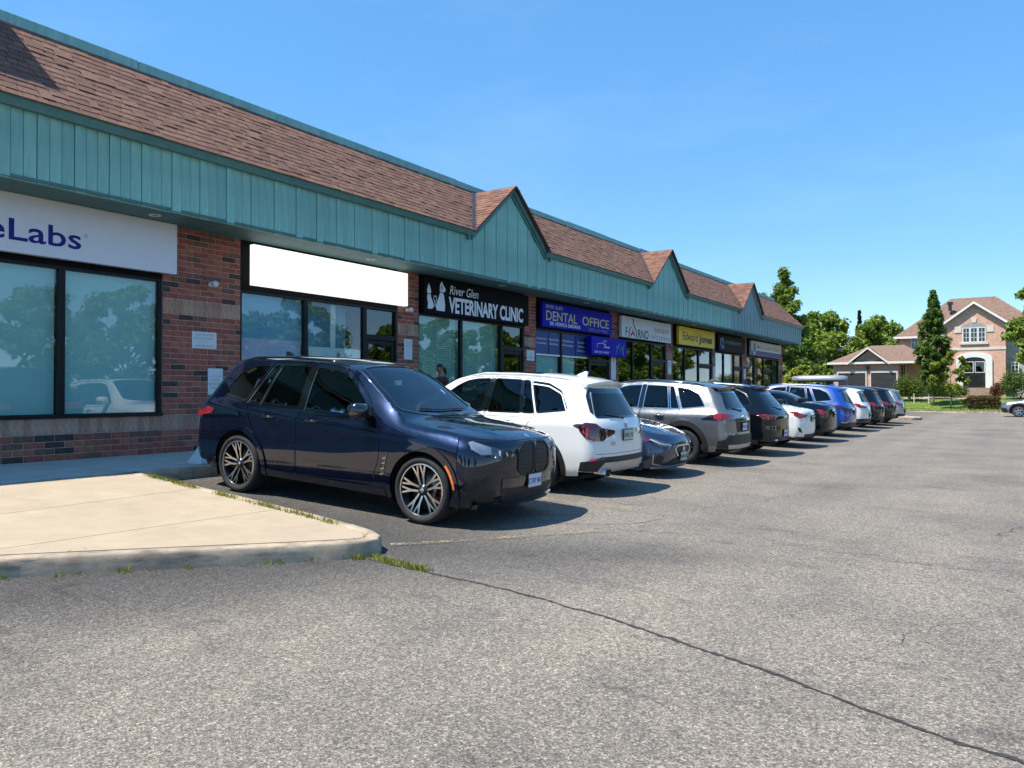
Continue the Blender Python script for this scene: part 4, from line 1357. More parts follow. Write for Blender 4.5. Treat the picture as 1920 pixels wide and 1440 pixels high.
def leaf_mesh(name, blobs, n, size, mt, seed, droop=.3, shell=.55):
    """leaf-sized quads through the volume of many clumps; blobs: (centre, radii)"""
    r = np.random.default_rng(seed)
    vol = np.array([b[1][0] * b[1][1] * b[1][2] for b in blobs])**.67
    pick_ = r.choice(len(blobs), n, p=vol / vol.sum())
    C = np.array([b[0] for b in blobs])[pick_]; Rd = np.array([b[1] for b in blobs])[pick_]
    d = r.normal(size=(n, 3)); d /= np.linalg.norm(d, axis=1)[:, None]
    rad = shell * r.random(n)**.3 + (1 - shell) * r.random(n)
    rad *= 1 + .12 * r.normal(size=n)
    P = C + d * Rd * rad[:, None]
    nrm = d * .6 + r.normal(size=(n, 3)) * .6 + np.array([0, 0, .5]); nrm /= np.linalg.norm(nrm, axis=1)[:, None]
    a = np.cross(nrm, r.normal(size=(n, 3))); a /= np.linalg.norm(a, axis=1)[:, None]
    b = np.cross(nrm, a)
    s = size * (.6 + .8 * r.random(n))[:, None]
    tip = np.array([0, 0, -droop]) * s
    V = np.stack([P - a * s * .5, P + b * s * .32 + nrm * s * .1, P + a * s * .6 + tip, P - b * s * .32 + nrm * s * .1], 1).reshape(-1, 3)
    me = bpy.data.meshes.new(name)
    me.vertices.add(4 * n); me.vertices.foreach_set('co', V.astype(np.float32).ravel())
    me.loops.add(4 * n); me.loops.foreach_set('vertex_index', np.arange(4 * n, dtype=np.int32))
    me.polygons.add(n); me.polygons.foreach_set('loop_start', np.arange(0, 4 * n, 4, dtype=np.int32)); me.polygons.foreach_set('loop_total', np.full(n, 4, np.int32))
    me.materials.append(mt); me.update(); me.validate()
    return me
def clumps(h0, h1, rad, n, seed, prof=lambda t: math.sin(math.pi * min(1, max(0, .12 + .85 * t)))**.7, cs=.36):
    r = random.Random(seed); out = []
    for i in range(n):
        t = (i + r.random()) / n
        rr = rad * prof(t); a = r.uniform(0, 2 * math.pi); q = rr * (r.random()**.5)
        s = cs * rad * r.uniform(.55, 1.15) * (.5 + .5 * prof(t))
        out.append(((q * math.cos(a), q * math.sin(a), h0 + (h1 - h0) * t), (s, s, s * r.uniform(.6, .95))))
    return out
def trunk_mesh(h, r0, blobs, mt, seed, nb=7):
    r = random.Random(seed); m = MB()
    pts = [(0, 0, -.1)]
    for k in range(1, 6): pts.append((r.uniform(-.06, .06) * h * .15, r.uniform(-.06, .06) * h * .15, h * k / 5))
    m.tube(pts, [r0 * (1 - .16 * k) for k in range(6)], 8)
    for b in r.sample(blobs, min(nb, len(blobs))):
        z = max(h * .25, b[0][2] * .62); z = min(z, h * .9)
        q = pts[min(5, max(1, int(z / h * 5)))]
        st = (q[0], q[1], z)
        mid = tuple((st[i] * .5 + b[0][i] * .5) + (0, 0, .05 * h)[i] * .3 for i in range(3))
        m.tube([st, mid, b[0]], [r0 * .42, r0 * .26, r0 * .08], 6)
    return m.mesh('trunk', mt, True)
_TC = {}
def tree(name, label, cat, loc, h, rad, mt, n, leaf, seed, h0=.25, trunk=None, bark=M_BARK, group=None, prof=None, cs=.30, nb=55, sc=(1, 1, 1), key=None, rz=None):
    key = key or (name, seed)
    if key not in _TC:
        bl = clumps(h * h0, h * .97, rad, nb, seed, **({'prof': prof} if prof else {}), cs=cs)
        _TC[key] = (leaf_mesh('crown', bl, n, leaf, mt, seed), trunk_mesh(h * .8, trunk or h * .022, bl, bark, seed))
    cm, tm = _TC[key]
    e = tag(empty(name, loc, (0, 0, rz if rz is not None else seed * 1.3)), label, cat, group)
    e.scale = sc
    ob('trunk', tm, e); ob('crown', cm, e)
    return e
conic = lambda t: max(.05, (1 - t)**.75 * min(1, t * 6 + .35))
# behind the end of the plaza
tree('tall_tree', 'tall pointed bright green tree rising behind the end of the plaza roof', 'tree', (-16.6, 66, .1), 11.9, 3.1, LF_MID, 18000, .28, 3, .10, prof=conic, cs=.26, nb=130, group='trees behind the plaza')
tree('broad_tree', 'large dense green tree touching the plaza end wall', 'tree', (-21.0, 72, .1), 10.6, 4.2, LF_DARK, 12000, .36, 4, .10, group='trees behind the plaza')
tree('broad_tree', 'rounded mid green tree in the middle of the far tree line', 'tree', (-19.0, 90, .1), 10.4, 4.6, LF_MID, 12000, .40, 5, .12, group='trees behind the plaza')
tree('broad_tree', 'wide green tree crown just left of the brick house roof', 'tree', (-14.8, 100, .2), 10.3, 4.6, LF_MID, 12000, .42, 6, .12, group='trees behind the plaza')
tree('broad_tree', 'dark green tree showing against the sky beside the brick house roof', 'tree', (-14.8, 112, .2), 10.4, 3.2, LF_DARK, 9000, .42, 7, .12, group='trees behind the plaza')
tree('broad_tree', 'green tree low behind the grey roofed house', 'tree', (-24.5, 108, .2), 11.5, 5.0, LF_DARK, 9000, .45, 8, .12, group='trees behind the plaza')
tree('spruce_tree', 'thin dark spruce top above the far tree line', 'tree', (-18.4, 112, .2), 12.6, 1.0, LF_SPR, 6000, .3, 9, .3, prof=lambda t: max(.04, (1 - t)**.9), cs=.35, nb=130, group='trees behind the plaza')
tree('leafy_shrub', 'bright yellow green shrub beside the end of the plaza', 'shrub', (-13.2, 57.5, .0), 3.5, 1.5, LF_YEL, 6000, .2, 10, .05, group='shrubs')
tree('broad_tree', 'green tree filling the gap under the plaza eave', 'tree', (-16.5, 60.5, .0), 7.0, 2.9, LF_DARK, 9000, .28, 21, .05, group='trees behind the plaza')
# front gardens
colu = lambda t: min(1, .50 + t * 1.8) * max(.12, (1 - t**2.6))
tree('columnar_tree', 'narrow upright dark green tree standing before the brick house', 'tree', (-6.25, 72.6, .35), 9.9, 1.3, leafmat('leaf_columnar', (.09, .17, .028)), 20000, .19, 12, .17, trunk=.13, bark=M_BARKP, prof=colu, cs=.30, nb=240, group='garden trees')
tree('young_tree', 'small young light green tree beside the columnar one', 'tree', (-4.85, 70.2, .25), 4.7, 1.35, LF_YEL, 3600, .19, 13, .28, trunk=.06, bark=M_BARKP, nb=22, cs=.30, group='garden trees')
tree('garden_tree', 'feathery green tree cut by the right edge of the picture', 'tree', (.95, 67.8, .15), 9.2, 2.5, LF_MID, 7500, .25, 14, .42, trunk=.14, nb=22, cs=.33, group='garden trees')
def bush(name, label, loc, rx, ry, h, mt, seed, n=3000, leaf=.12, group='garden bushes'):
    r = random.Random(seed)
    bl = [((r.uniform(-.6, .6) * rx, r.uniform(-.6, .6) * ry, h * r.uniform(.35, .65)), (rx * .55, ry * .55, h * .42)) for _ in range(9)]
    e = tag(empty(name, loc), label, 'bush', group)
    ob('foliage', leaf_mesh('foliage', bl, n, leaf, mt, seed, shell=.75), e)
    m = MB()
    for k in range(5): m.tube([(r.uniform(-.1, .1), r.uniform(-.1, .1), -.05), (r.uniform(-.5, .5) * rx, r.uniform(-.5, .5) * ry, h * .6)], [.03, .012], 5)
    ob('stem', m.mesh('stem', M_BARK), e)
    return e
bush('round_bush', 'clipped rounded green bush below the garage side window', (-8.35, 75.5, .95), 1.25, 1.1, 2.1, LF_HEDGE, 31, 4500)
bush('round_bush', 'dark round bush at the right edge beside the stone wall', (-.25, 77.5, 1.0), 1.5, 1.2, 2.4, LF_DARK, 32, 4500)
bush('low_bush', 'dark low bush under the columnar tree', (-6.6, 77.2, 1.0), 1.5, .8, 1.5, LF_DARK, 33, 3000)
bush('low_bush', 'dark low bush left of the front steps', (-5.3, 78.5, 1.0), 1.3, .8, 1.3, LF_DARK, 34, 3000)
bush('red_bush', 'reddish leaved bush right of the front steps', (-2.05, 80.2, 1.05), .8, .6, 1.35, LF_RED, 35, 2000)
bush('low_bush', 'yellow green low bush behind the box hedge', (-3.2, 71.5, .3), 1.1, .5, .9, LF_YEL, 36, 2000)
# clipped box hedge
e = tag(empty('box_hedge', (-2.55, 68.3, .13)), 'square clipped brown green hedge on the lawn beside the grey crossover', 'hedge')
bl = [((x, y, z), (.26, .26, .26)) for x in np.arange(-.9, .95, .3) for y in (-.3, 0, .3) for z in (.3, .6, .9)]
ob('foliage', leaf_mesh('foliage', bl, 6000, .09, LF_BROWN, 41, shell=.6), e)
# trees across the lot, outside the frame: the shop windows and paintwork mirror them
spots = [(25, 23, 1.0), (27, 30, 1.1), (24, 38, .95), (28, 46, 1.2), (25, 55, 1.0), (27, 64, 1.15), (26, 74, 1.1), (28, 85, 1.25), (25, 97, 1.2), (24, 69, 1.1), (23, 80, 1.2), (24, 90, 1.25), (23, 105, 1.3), (24, 115, 1.3), (-24, -34, 1.0), (-12, -38, 1.15), (0, -36, 1.0), (13, -33, 1.1), (28, -20, 1.1)]
LOTL = ['leafy tree across the lot %s' % w for w in ('nearest to the frame edge', 'mirrored in the laboratory window', 'beyond the laboratory reflection', 'opposite the second shop', 'opposite the veterinary clinic', 'opposite the blue dental sign', 'opposite the pizzeria', 'opposite the yellow sign', 'opposite the last shops', 'in the gap facing the pizzeria', 'in the gap facing the pizzeria door', 'in the gap facing the yellow sign', 'at the far end of the lot', 'beyond the far end of the lot', 'far behind the camera on the left', 'behind the camera left of centre', 'straight behind the camera', 'behind the camera right of centre', 'behind the camera at the right')]
for i, (x, y, s) in enumerate(spots):
    tree('lot_tree', LOTL[i], 'tree', (x, y, -.1), 8.6, 3.6, LF_MID, 7000, .36, 50 + i % 2, .14, sc=(s, s, s * .95), key=('lot', i % 2), group='trees across the lot', rz=i * 1.7)
# grass tufts -------------------------------------------------------------
M_GR = leafmat('weed_grass', (.22, .25, .035), .4, .3)
def tufts(name, pts, blade, n, h, seed, spread=.03, kind='stuff', label=None):
    r = random.Random(seed); vs = []; fs = []
    for p, w in pts:
        for _ in range(max(1, int(n * w))):
            x = p[0] + r.gauss(0, spread); y = p[1] + r.gauss(0, spread); z = p[2]
            a = r.uniform(0, 6.28); hh_ = h * r.uniform(.3, 1.0) * (.5 + .5 * w); ln = hh_ * r.uniform(.2, .9)
            dx, dy = math.cos(a), math.sin(a); w2 = blade * r.uniform(.5, 1)
            o = len(vs)
            vs += [(x - dy * w2, y + dx * w2, z), (x + dy * w2, y - dx * w2, z), (x + dx * ln * .5 + dy * w2 * .6, y + dy * ln * .5 - dx * w2 * .6, z + hh_ * .7), (x + dx * ln, y + dy * ln, z + hh_)]
            fs += [(o, o + 1, o + 2), (o, o + 2, o + 3)]
    o = ob(name, mesh(name, vs, fs, M_GR)); tag(o, label, 'grass', kind=kind)
    return o
ru = random.Random(77)
L1 = [(np.array(p), zw(p[0], p[1])) for p in dense(Pin[0:13], .03, False)]
pts = []
ph = 0
for p, z in L1:
    ph = ph * .93 + ru.gauss(0, .35)
    dens = max(0, min(1, .45 + ph * .55)) if p[1] > 5.05 else max(0, min(.6, ph * .35 - .1))
    if -9.6 < p[0] and dens > .05: pts.append(((p[0], p[1], z - .006), dens))
tufts('joint_weeds', pts, .005, 14, .06, 5, .022, label='thin line of weeds growing in the joint behind the kerb')
pts = []
for p in dense([(-4.93, 5.02), (-5.02, 4.9), (-5.35, 4.39), (-5.85, 3.64), (-6.27, 3.0), (-6.9, 2.1)], .025, False):
    k = 1.0 if p[0] > -5.0 else (.8 if ru.random() < .10 else .08 if ru.random() < .35 else 0)
    if k: pts.append(((p[0] + .012, p[1] - .012, zg(p[0])), k))
for p in dense([(-4.92, 5.10), (-4.6, 5.02), (-4.15, 4.96)], .02, False): pts.append(((p[0], p[1], zg(p[0])), .9 if ru.random() < .8 else .3))
tufts('kerb_weeds', pts, .005, 12, .07, 6, .02, label='weeds sprouting along the foot of the kerb')
# lawn blades
pts = []
for _ in range(9000):
    x, y = ru.uniform(-9.5, 6), ru.uniform(66.7, 77.5)
    if ru.random() < .35: y = ru.uniform(63.2, 64.9)
    if y > 67 and x < -9.4: continue
    pts.append(((x, y, zl(x, y) - .01), .5))
tufts('lawn_grass', pts, .02, 4, .14, 8, .10, label='mown grass of the front lawns').data.materials[0] = leafmat('lawn_blade', (.19, .26, .04), .35, .3)
# ------------------------------------------------------------------ car materials
def paint(name, col, metal=0.0, rough=0.35, coat=1.0, cior=1.5):
    m, N, L, bs = nt(name)
    bs.inputs['Base Color'].default_value = (*col, 1)
    bs.inputs['Metallic'].default_value = metal
    bs.inputs['Roughness'].default_value = rough
    bs.inputs['Coat Weight'].default_value = coat
    bs.inputs['Coat Roughness'].default_value = 0.015
    bs.inputs['Coat IOR'].default_value = cior
    bs.inputs['Specular IOR Level'].default_value = (0.0 if max(col) < .2 else 0.3) if metal < .1 else 0.4
    # road dust: a faint dull film, stronger in patches
    v = texcoord(N, L)
    f = noise(N, L, v, 5, 6)
    L.new(ramp(N, L, f, [(0.35, (rough * .85,) * 3), (0.7, (rough * 1.2,) * 3)]), bs.inputs['Roughness'])
    return m
M_BLK = mat('black_plastic', (.012, .012, .013), .55, var=.25, vscale=8, bumps=.1, bscale=400, bdist=.001)
M_BLKG = mat('black_gloss', (.004, .004, .005), .08, coat=1.0, var=.1)
M_RUB = mat('tyre_rubber', (.016, .016, .017), .82, var=.35, vscale=14, bumps=.2, bscale=120, bdist=.002)
M_CHR = mat('chrome', (.75, .75, .76), .12, 1.0, var=.05)
M_ALU = mat('machined_alloy', (.62, .61, .60), .26, 1.0, var=.06, vscale=20)
M_SIL = mat('satin_silver', (.42, .43, .44), .38, .8, var=.06)
M_RIMD = mat('rim_black', (.012, .012, .013), .3, .2, var=.2, coat=.6)
M_RED = mat('tail_red', (.22, .004, .008), .1, coat=1.0, var=.25, vscale=18)
M_REDD = mat('tail_dark_red', (.05, .003, .006), .08, coat=1.0, var=.3, vscale=14)
M_AMB = mat('amber_marker', (.75, .17, .02), .18, coat=.8, var=.1)
M_LENS = mat('headlamp_lens', (.16, .17, .18), .07, .65, coat=1.0, var=.5, vscale=22)
M_LAMPD = mat('headlamp_dark', (.07, .075, .085), .12, .6, coat=1.0, var=.4, vscale=12)
M_LAMPW = mat('lamp_white', (.7, .72, .74), .15, .3, coat=1.0, var=.1)
M_UNDER = mat('underbody_black', (.006, .006, .006), .9, var=.3)
M_SEATL = mat('cream_leather', (.42, .36, .27), .5, var=.12, bumps=.1)
M_SEATD = mat('dark_cabin_trim', (.02, .02, .021), .7, var=.2)
M_DASH = mat('dash_trim', (.05, .045, .04), .6, var=.2)
M_PLATEW = mat('plate_white', (.55, .58, .66), .4, var=.06)
M_PLATEG = mat('plate_green', (.38, .46, .40), .4, var=.06)
M_PTXT = mat('plate_blue_text', (.03, .06, .30), .5, var=.05)
M_PTXTG = mat('plate_green_text', (.02, .09, .04), .5, var=.05)
M_DISC = mat('brake_steel', (.3, .29, .28), .35, .9, var=.15)
M_CAL = mat('red_caliper', (.35, .01, .01), .3, coat=.5, var=.1)
M_FUR = mat('plate_frame', (.02, .02, .02), .5, var=.1)
G_DARK = glass('tinted_car_glass', (.012, .013, .014), 1.55)
G_MID = glass('grey_car_glass', (.16, .19, .20), 1.55)
G_CLR = glass('windscreen_glass', (.66, .76, .76), 1.8)
G_ROOF = glass('sunroof_glass', (.01, .015, .015), 1.6)
P_NAVY = paint('navy_paint', (.0008, .002, .010), .0, .30, cior=1.62)
_nv = P_NAVY.node_tree.nodes['Principled BSDF']
_nv.inputs['Specular IOR Level'].default_value = .14; _nv.inputs['Specular Tint'].default_value = (.10, .30, 1.0, 1)
P_WHITE = paint('white_paint', (.72, .73, .72), 0, .35)
P_GREY = paint('magnetic_grey_paint', (.19, .195, .205), .7, .30)
P_SLATE = paint('slate_blue_paint', (.035, .055, .10), .7, .32)
P_BLACK = paint('blue_black_paint', (.003, .0045, .008), .0, .3, cior=1.55)
P_BLUE = paint('bright_blue_paint', (.004, .05, .30), .0, .3)
P_SILVER = paint('silver_paint', (.38, .40, .42), .8, .34)
P_MAROON = paint('dark_maroon_paint', (.022, .005, .007), .0, .3)

# ------------------------------------------------------------------ wheels
_WCACHE = {}
def wheel(car, x, y, r, w, style, sg):
    """wheel Empty > tyre, rim, spokes, hub_cap, brake_disc; sg = outward side"""
    key = (style, round(r, 3), round(w, 3))
    if key not in _WCACHE:
        rr = r * (.785 if style == 'x5' else .70 if style != 'steel' else .62)
        t = MB()
        hw = w / 2
        prof = [(rr - .004, -hw * .80), (rr + .012, -hw * .93), (rr + (r - rr) * .45, -hw * 1.0), (r - .022, -hw * .93), (r - .006, -hw * .80)]
        for a, b in ((-.62, -.54), (-.2, -.13), (.13, .2), (.54, .62)):
            prof += [(r, hw * a), (r - .008, hw * (a + .01)), (r - .008, hw * (b - .01)), (r, hw * b)]
        prof += [(r - .006, hw * .80), (r - .022, hw * .93), (rr + (r - rr) * .45, hw * 1.0), (rr + .012, hw * .93), (rr - .004, hw * .80)]
        t.lathe(prof, 56, 'y')
        tm = t.mesh('tyre', M_RUB, True)
        b = MB()
        b.lathe([(rr + .002, hw * .86), (rr - .014, hw * .88), (rr - .020, hw * .76), (rr - .034, hw * .3), (rr - .045, -hw * .5), (rr - .02, -hw * .85)], 56, 'y', 0)
        b.lathe([(rr + .0025, hw * .87), (rr - .011, hw * .895), (rr - .0145, hw * .885)], 56, 'y', 1)
        bm_ = b.mesh('rim', [M_RIMD, M_ALU if style in ('x5', 'multi', 'five') else M_SIL], True)
        s = MB()
        def arm(pts, z0, z1, face=1):
            """flat spoke: (radius, half width) outline in the wheel plane"""
            n = len(pts)
            return pts
        yo = hw * .80
        spokes = []
        def spoke(poly, y0, y1, mf=0, ms=1):
            q = MB()
            n = len(poly)
            vs = [(p[0], y1 - .028 * max(0, 1 - math.hypot(*p) / rr) * 1.2, p[1]) for p in poly] + [(p[0], y0, p[1]) for p in poly]
            q.add(vs, [tuple(range(n))], mf)
            q.add(vs, [(i, (i + 1) % n, n + (i + 1) % n, n + i) for i in range(n)], ms)
            return q.mesh('spoke', [M_ALU if style in ('x5', 'multi', 'five') else M_SIL, M_RIMD if style in ('x5', 'multi', 'five') else M_SIL])
        if style == 'x5':
            k = rr / .285
            def P(rad, ang): return (rad * k * math.sin(R(ang)), rad * k * math.cos(R(ang)))
            # Y arm: stem then fork; two mirrored arms make one of five groups
            Y1 = [P(.060, 12), P(.145, 9.0), P(.160, 7.5), P(.277, 1.6), P(.277, 5.6), P(.190, 11.8), P(.277, 15.6), P(.277, 19.8), P(.168, 18.6), P(.145, 18.2), P(.062, 33)]
            Y2 = [(-a, b) for a, b in Y1][::-1]
            spokes = [spoke(Y1, yo - .055, yo), spoke(Y2, yo - .055, yo)]
            nsp = 5
        elif style == 'multi':
            spokes = [spoke([(-.020, .04), (-.012, rr * .96), (.016, rr * .96), (.020, .04)], yo - .05, yo)]
            spokes.append(spoke([(.012, rr * .45), (rr * .30, rr * .915), (rr * .36, rr * .89), (.03, rr * .40)], yo - .05, yo))
            nsp = 7
        elif style == 'five':
            spokes = [spoke([(-.030, .045), (-.050, rr * .6), (-.085, rr * .955), (-.045, rr * .96), (-.012, rr * .62), (.012, rr * .62), (.045, rr * .96), (.085, rr * .955), (.050, rr * .6), (.030, .045)], yo - .05, yo)]
            nsp = 5
        else:
            spokes = [spoke([(-.045, .05), (-.03, rr * .95), (.03, rr * .95), (.045, .05)], yo - .04, yo)]
            nsp = 8
        h = MB()
        h.lathe([(.0, yo - .002), (.030, yo - .004), (.036, yo - .012), (.062, yo - .02), (.070, yo - .05), (.07, yo - .09)], 24, 'y', 0)
        h.lathe([(.0, yo + .001), (.024, yo), (.03, yo - .004)], 20, 'y', 1)
        hm = h.mesh('hub_cap', [M_RIMD, M_CHR], True)
        d = MB()
        d.lathe([(.05, -.02), (rr * .74, -.02), (rr * .74, .0), (.05, .0)], 40, 'y', 0)
        d.lathe([(rr - .03, -hw * .3), (.04, -hw * .35)], 40, 'y', 1)
        dm = d.mesh('brake_disc', [M_DISC, M_UNDER], True)
        c = MB()
        for a in (20, 35, 50):
            ca, sa = math.cos(R(a + 150)), math.sin(R(a + 150))
            c.obox((rr * .62 * ca, .0, rr * .62 * sa), (.045 * ca, 0, .045 * sa), (0, .03, 0), (-.045 * sa, 0, .045 * ca))
        cm = c.mesh('brake_caliper', [M_CAL if style == 'x5' else M_UNDER])
        _WCACHE[key] = (tm, bm_, spokes, nsp, hm, dm, cm)
    tm, bm_, spokes, nsp, hm, dm, cm = _WCACHE[key]
    e = empty('wheel', (x, y, r), (0, 0, 0 if sg > 0 else math.pi), car)
    ob('tyre', tm, e); ob('rim', bm_, e); ob('hub_cap', hm, e); ob('brake_disc', dm, e); ob('brake_caliper', cm, e)
    for i in range(nsp):
        for sm in spokes: ob('spoke', sm, e, rot=(0, i * 2 * math.pi / nsp + .2, 0))
    return e

# ------------------------------------------------------------------ specs
def scaled(pts, sx, sz): return [(a * sx, b * sz) for a, b in pts]

def suv_shape(L=4.935, hw=1.0, H=1.765, tail=None, hood=0.0, Kf=.42, Kr=.33, ey=.64, crease=None):
    sx, sy, sz = L / 4.935, hw / 1.0, H / 1.765
    top = [(.0, 1.60), (.42, 1.685), (.8, 1.738), (1.5, 1.765), (2.2, 1.757), (2.6, 1.722), (2.78, 1.685), (3.15, 1.475), (3.55, 1.215), (3.72, 1.125), (4.0, 1.098), (4.35, 1.065), (4.62, 1.02), (4.80, .965), (4.93, .90)]
    eyl = [(.0, .60), (.42, .615), (1.0, ey), (2.0, ey + .02), (2.72, ey + .01), (3.1, .715), (3.5, .79), (3.75, .845), (4.2, .86), (4.5, .84), (4.8, .76), (4.93, .70)]
    drop = [(0, .05), (.5, .07), (2.5, .075), (3.0, .055), (3.6, .045), (4.0, .06), (4.93, .05)]
    plan = [(0, .90), (.35, .958), (1.07, .998), (1.6, .988), (2.5, .982), (3.4, .985), (4.05, 1.0), (4.5, .985), (4.93, .94)]
    belt = [(0, 1.17), (.6, 1.165), (1.2, 1.13), (2, 1.10), (3.0, 1.055), (3.6, 1.03), (4, 1.0), (4.5, .94), (4.93, .84)]
    bd = [(0, .10), (.5, .085), (1.5, .07), (3.3, .065), (4, .075), (4.93, .09)]
    sill = [(0, .36), (.5, .28), (.9, .26), (1.5, .27), (3.4, .25), (4.3, .22), (4.93, .24)]
    front = [(.2, .14), (.35, .05), (.5, .012), (.7, 0), (.86, .012), (.95, .05), (1.0, .085)]
    rear = tail or [(.25, .14), (.40, .03), (.55, 0), (.75, .012), (.95, .035), (1.08, .075), (1.17, .13), (1.45, .285), (1.62, .385), (1.70, .43)]
    f = lambda p, a, b: [(q[0] * a, q[1] * b) for q in p]
    return Shape(L, f(top, sx, sz), f(eyl, sx, sy), f(drop, sx, sz), f(plan, sx, sy), f(belt, sx, sz), f(bd, sx, sy), f(sill, sx, 1), f(front, sz, sx), f(rear, sz, sx), Kf=Kf * sx, Kr=Kr * sx, crease=crease)

def sedan_shape(L=4.80, hw=.91, H=1.44, deck=1.09, crease=None):
    sx, sy, sz = L / 4.8, hw / .91, H / 1.44
    top = [(0, deck - .09), (.16, deck - .02), (.30, deck), (.62, deck + .035), (.9, 1.15), (1.25, 1.315), (1.7, 1.425), (2.2, 1.44), (2.65, 1.40), (3.0, 1.245), (3.4, 1.03), (3.56, .965), (3.9, .935), (4.3, .87), (4.6, .775), (4.8, .69)]
    eyl = [(0, .66), (.3, .74), (.7, .74), (1.1, .62), (1.6, .545), (2.2, .55), (2.6, .56), (3.0, .645), (3.5, .745), (3.8, .775), (4.3, .75), (4.6, .68), (4.8, .58)]
    drop = [(0, .05), (.6, .04), (1.5, .065), (2.5, .065), (3.2, .045), (3.8, .05), (4.8, .045)]
    plan = [(0, .82), (.4, .88), (1.0, .91), (2.4, .895), (3.7, .91), (4.2, .90), (4.8, .84)]
    belt = [(0, .96), (.7, .985), (1.5, .955), (2.5, .92), (3.3, .89), (3.9, .83), (4.5, .70), (4.8, .60)]
    bd = [(0, .08), (1, .07), (3, .06), (4, .07), (4.8, .10)]
    sill = [(0, .30), (.6, .22), (1.4, .2), (3.4, .19), (4.4, .17), (4.8, .17)]
    front = [(.15, .12), (.28, .04), (.42, 0), (.55, .005), (.66, .03), (.72, .07)]
    rear = [(.22, .12), (.38, .02), (.5, 0), (.7, .01), (.9, .03), (1.02, .06), (1.1, .12)]
    f = lambda p, a, b: [(q[0] * a, q[1] * b) for q in p]
    return Shape(L, f(top, sx, sz), f(eyl, sx, sy), f(drop, sx, sz), f(plan, sx, sy), f(belt, sx, sz), f(bd, sx, sy), f(sill, sx, 1), f(front, sz, sx), f(rear, sz, sx), Kf=.45 * sx, Kr=.30 * sx, crease=crease)

SUV_WIN = dict(
    front=[(2.17, 1.125), (3.26, 1.085), (3.05, 1.30), (2.78, 1.50), (2.62, 1.575), (2.45, 1.61), (2.17, 1.63)],
    rear=[(1.43, 1.15), (2.05, 1.13), (2.05, 1.635), (1.56, 1.635)],
    pane=[(1.18, 1.16), (1.385, 1.152), (1.515, 1.635), (1.405, 1.63)],
    quarter=[(.62, 1.235), (1.12, 1.165), (1.345, 1.622), (1.05, 1.60), (.80, 1.50)])
SUV_DOORF = [(2.115, .34), (3.30, .34), (3.43, .62), (3.43, .95), (3.33, 1.07), (3.08, 1.345), (2.80, 1.548), (2.64, 1.62), (2.46, 1.655), (2.115, 1.675)]
SUV_DOORR = [(2.095, .34), (1.66, .34), (1.50, .58), (1.36, .80), (1.16, 1.13), (1.385, 1.665), (2.095, 1.68)]
SED_WIN = dict(
    front=[(2.12, .965), (3.06, .93), (2.86, 1.09), (2.62, 1.245), (2.45, 1.315), (2.12, 1.35)],
    rear=[(1.28, 1.0), (2.03, .97), (2.03, 1.352), (1.70, 1.345), (1.45, 1.27)],
    quarter=[(.99, 1.015), (1.24, 1.005), (1.38, 1.235)])
SED_DOORF = [(2.08, .28), (3.18, .28), (3.28, .5), (3.26, .80), (3.14, .925), (2.89, 1.115), (2.64, 1.275), (2.46, 1.34), (2.08, 1.375)]
SED_DOORR = [(2.06, .28), (1.50, .28), (1.38, .5), (1.18, .72), (.96, .98), (1.40, 1.275), (1.70, 1.368), (2.06, 1.376)]

def seat(car, x, y, z, mt):
    m = MB()
    m.box(x - .25, x + .25, y - .24, y + .24, z, z + .16)
    m.obox((x - .30, y, z + .42), (.07, 0, .0), (0, .23, 0), (-.10, 0, .36))
    m.obox((x - .42, y, z + .88), (.05, 0, .01), (0, .14, 0), (-.02, 0, .11))
    return m.build('seat', mt, car, bevel=.05, smooth=True)

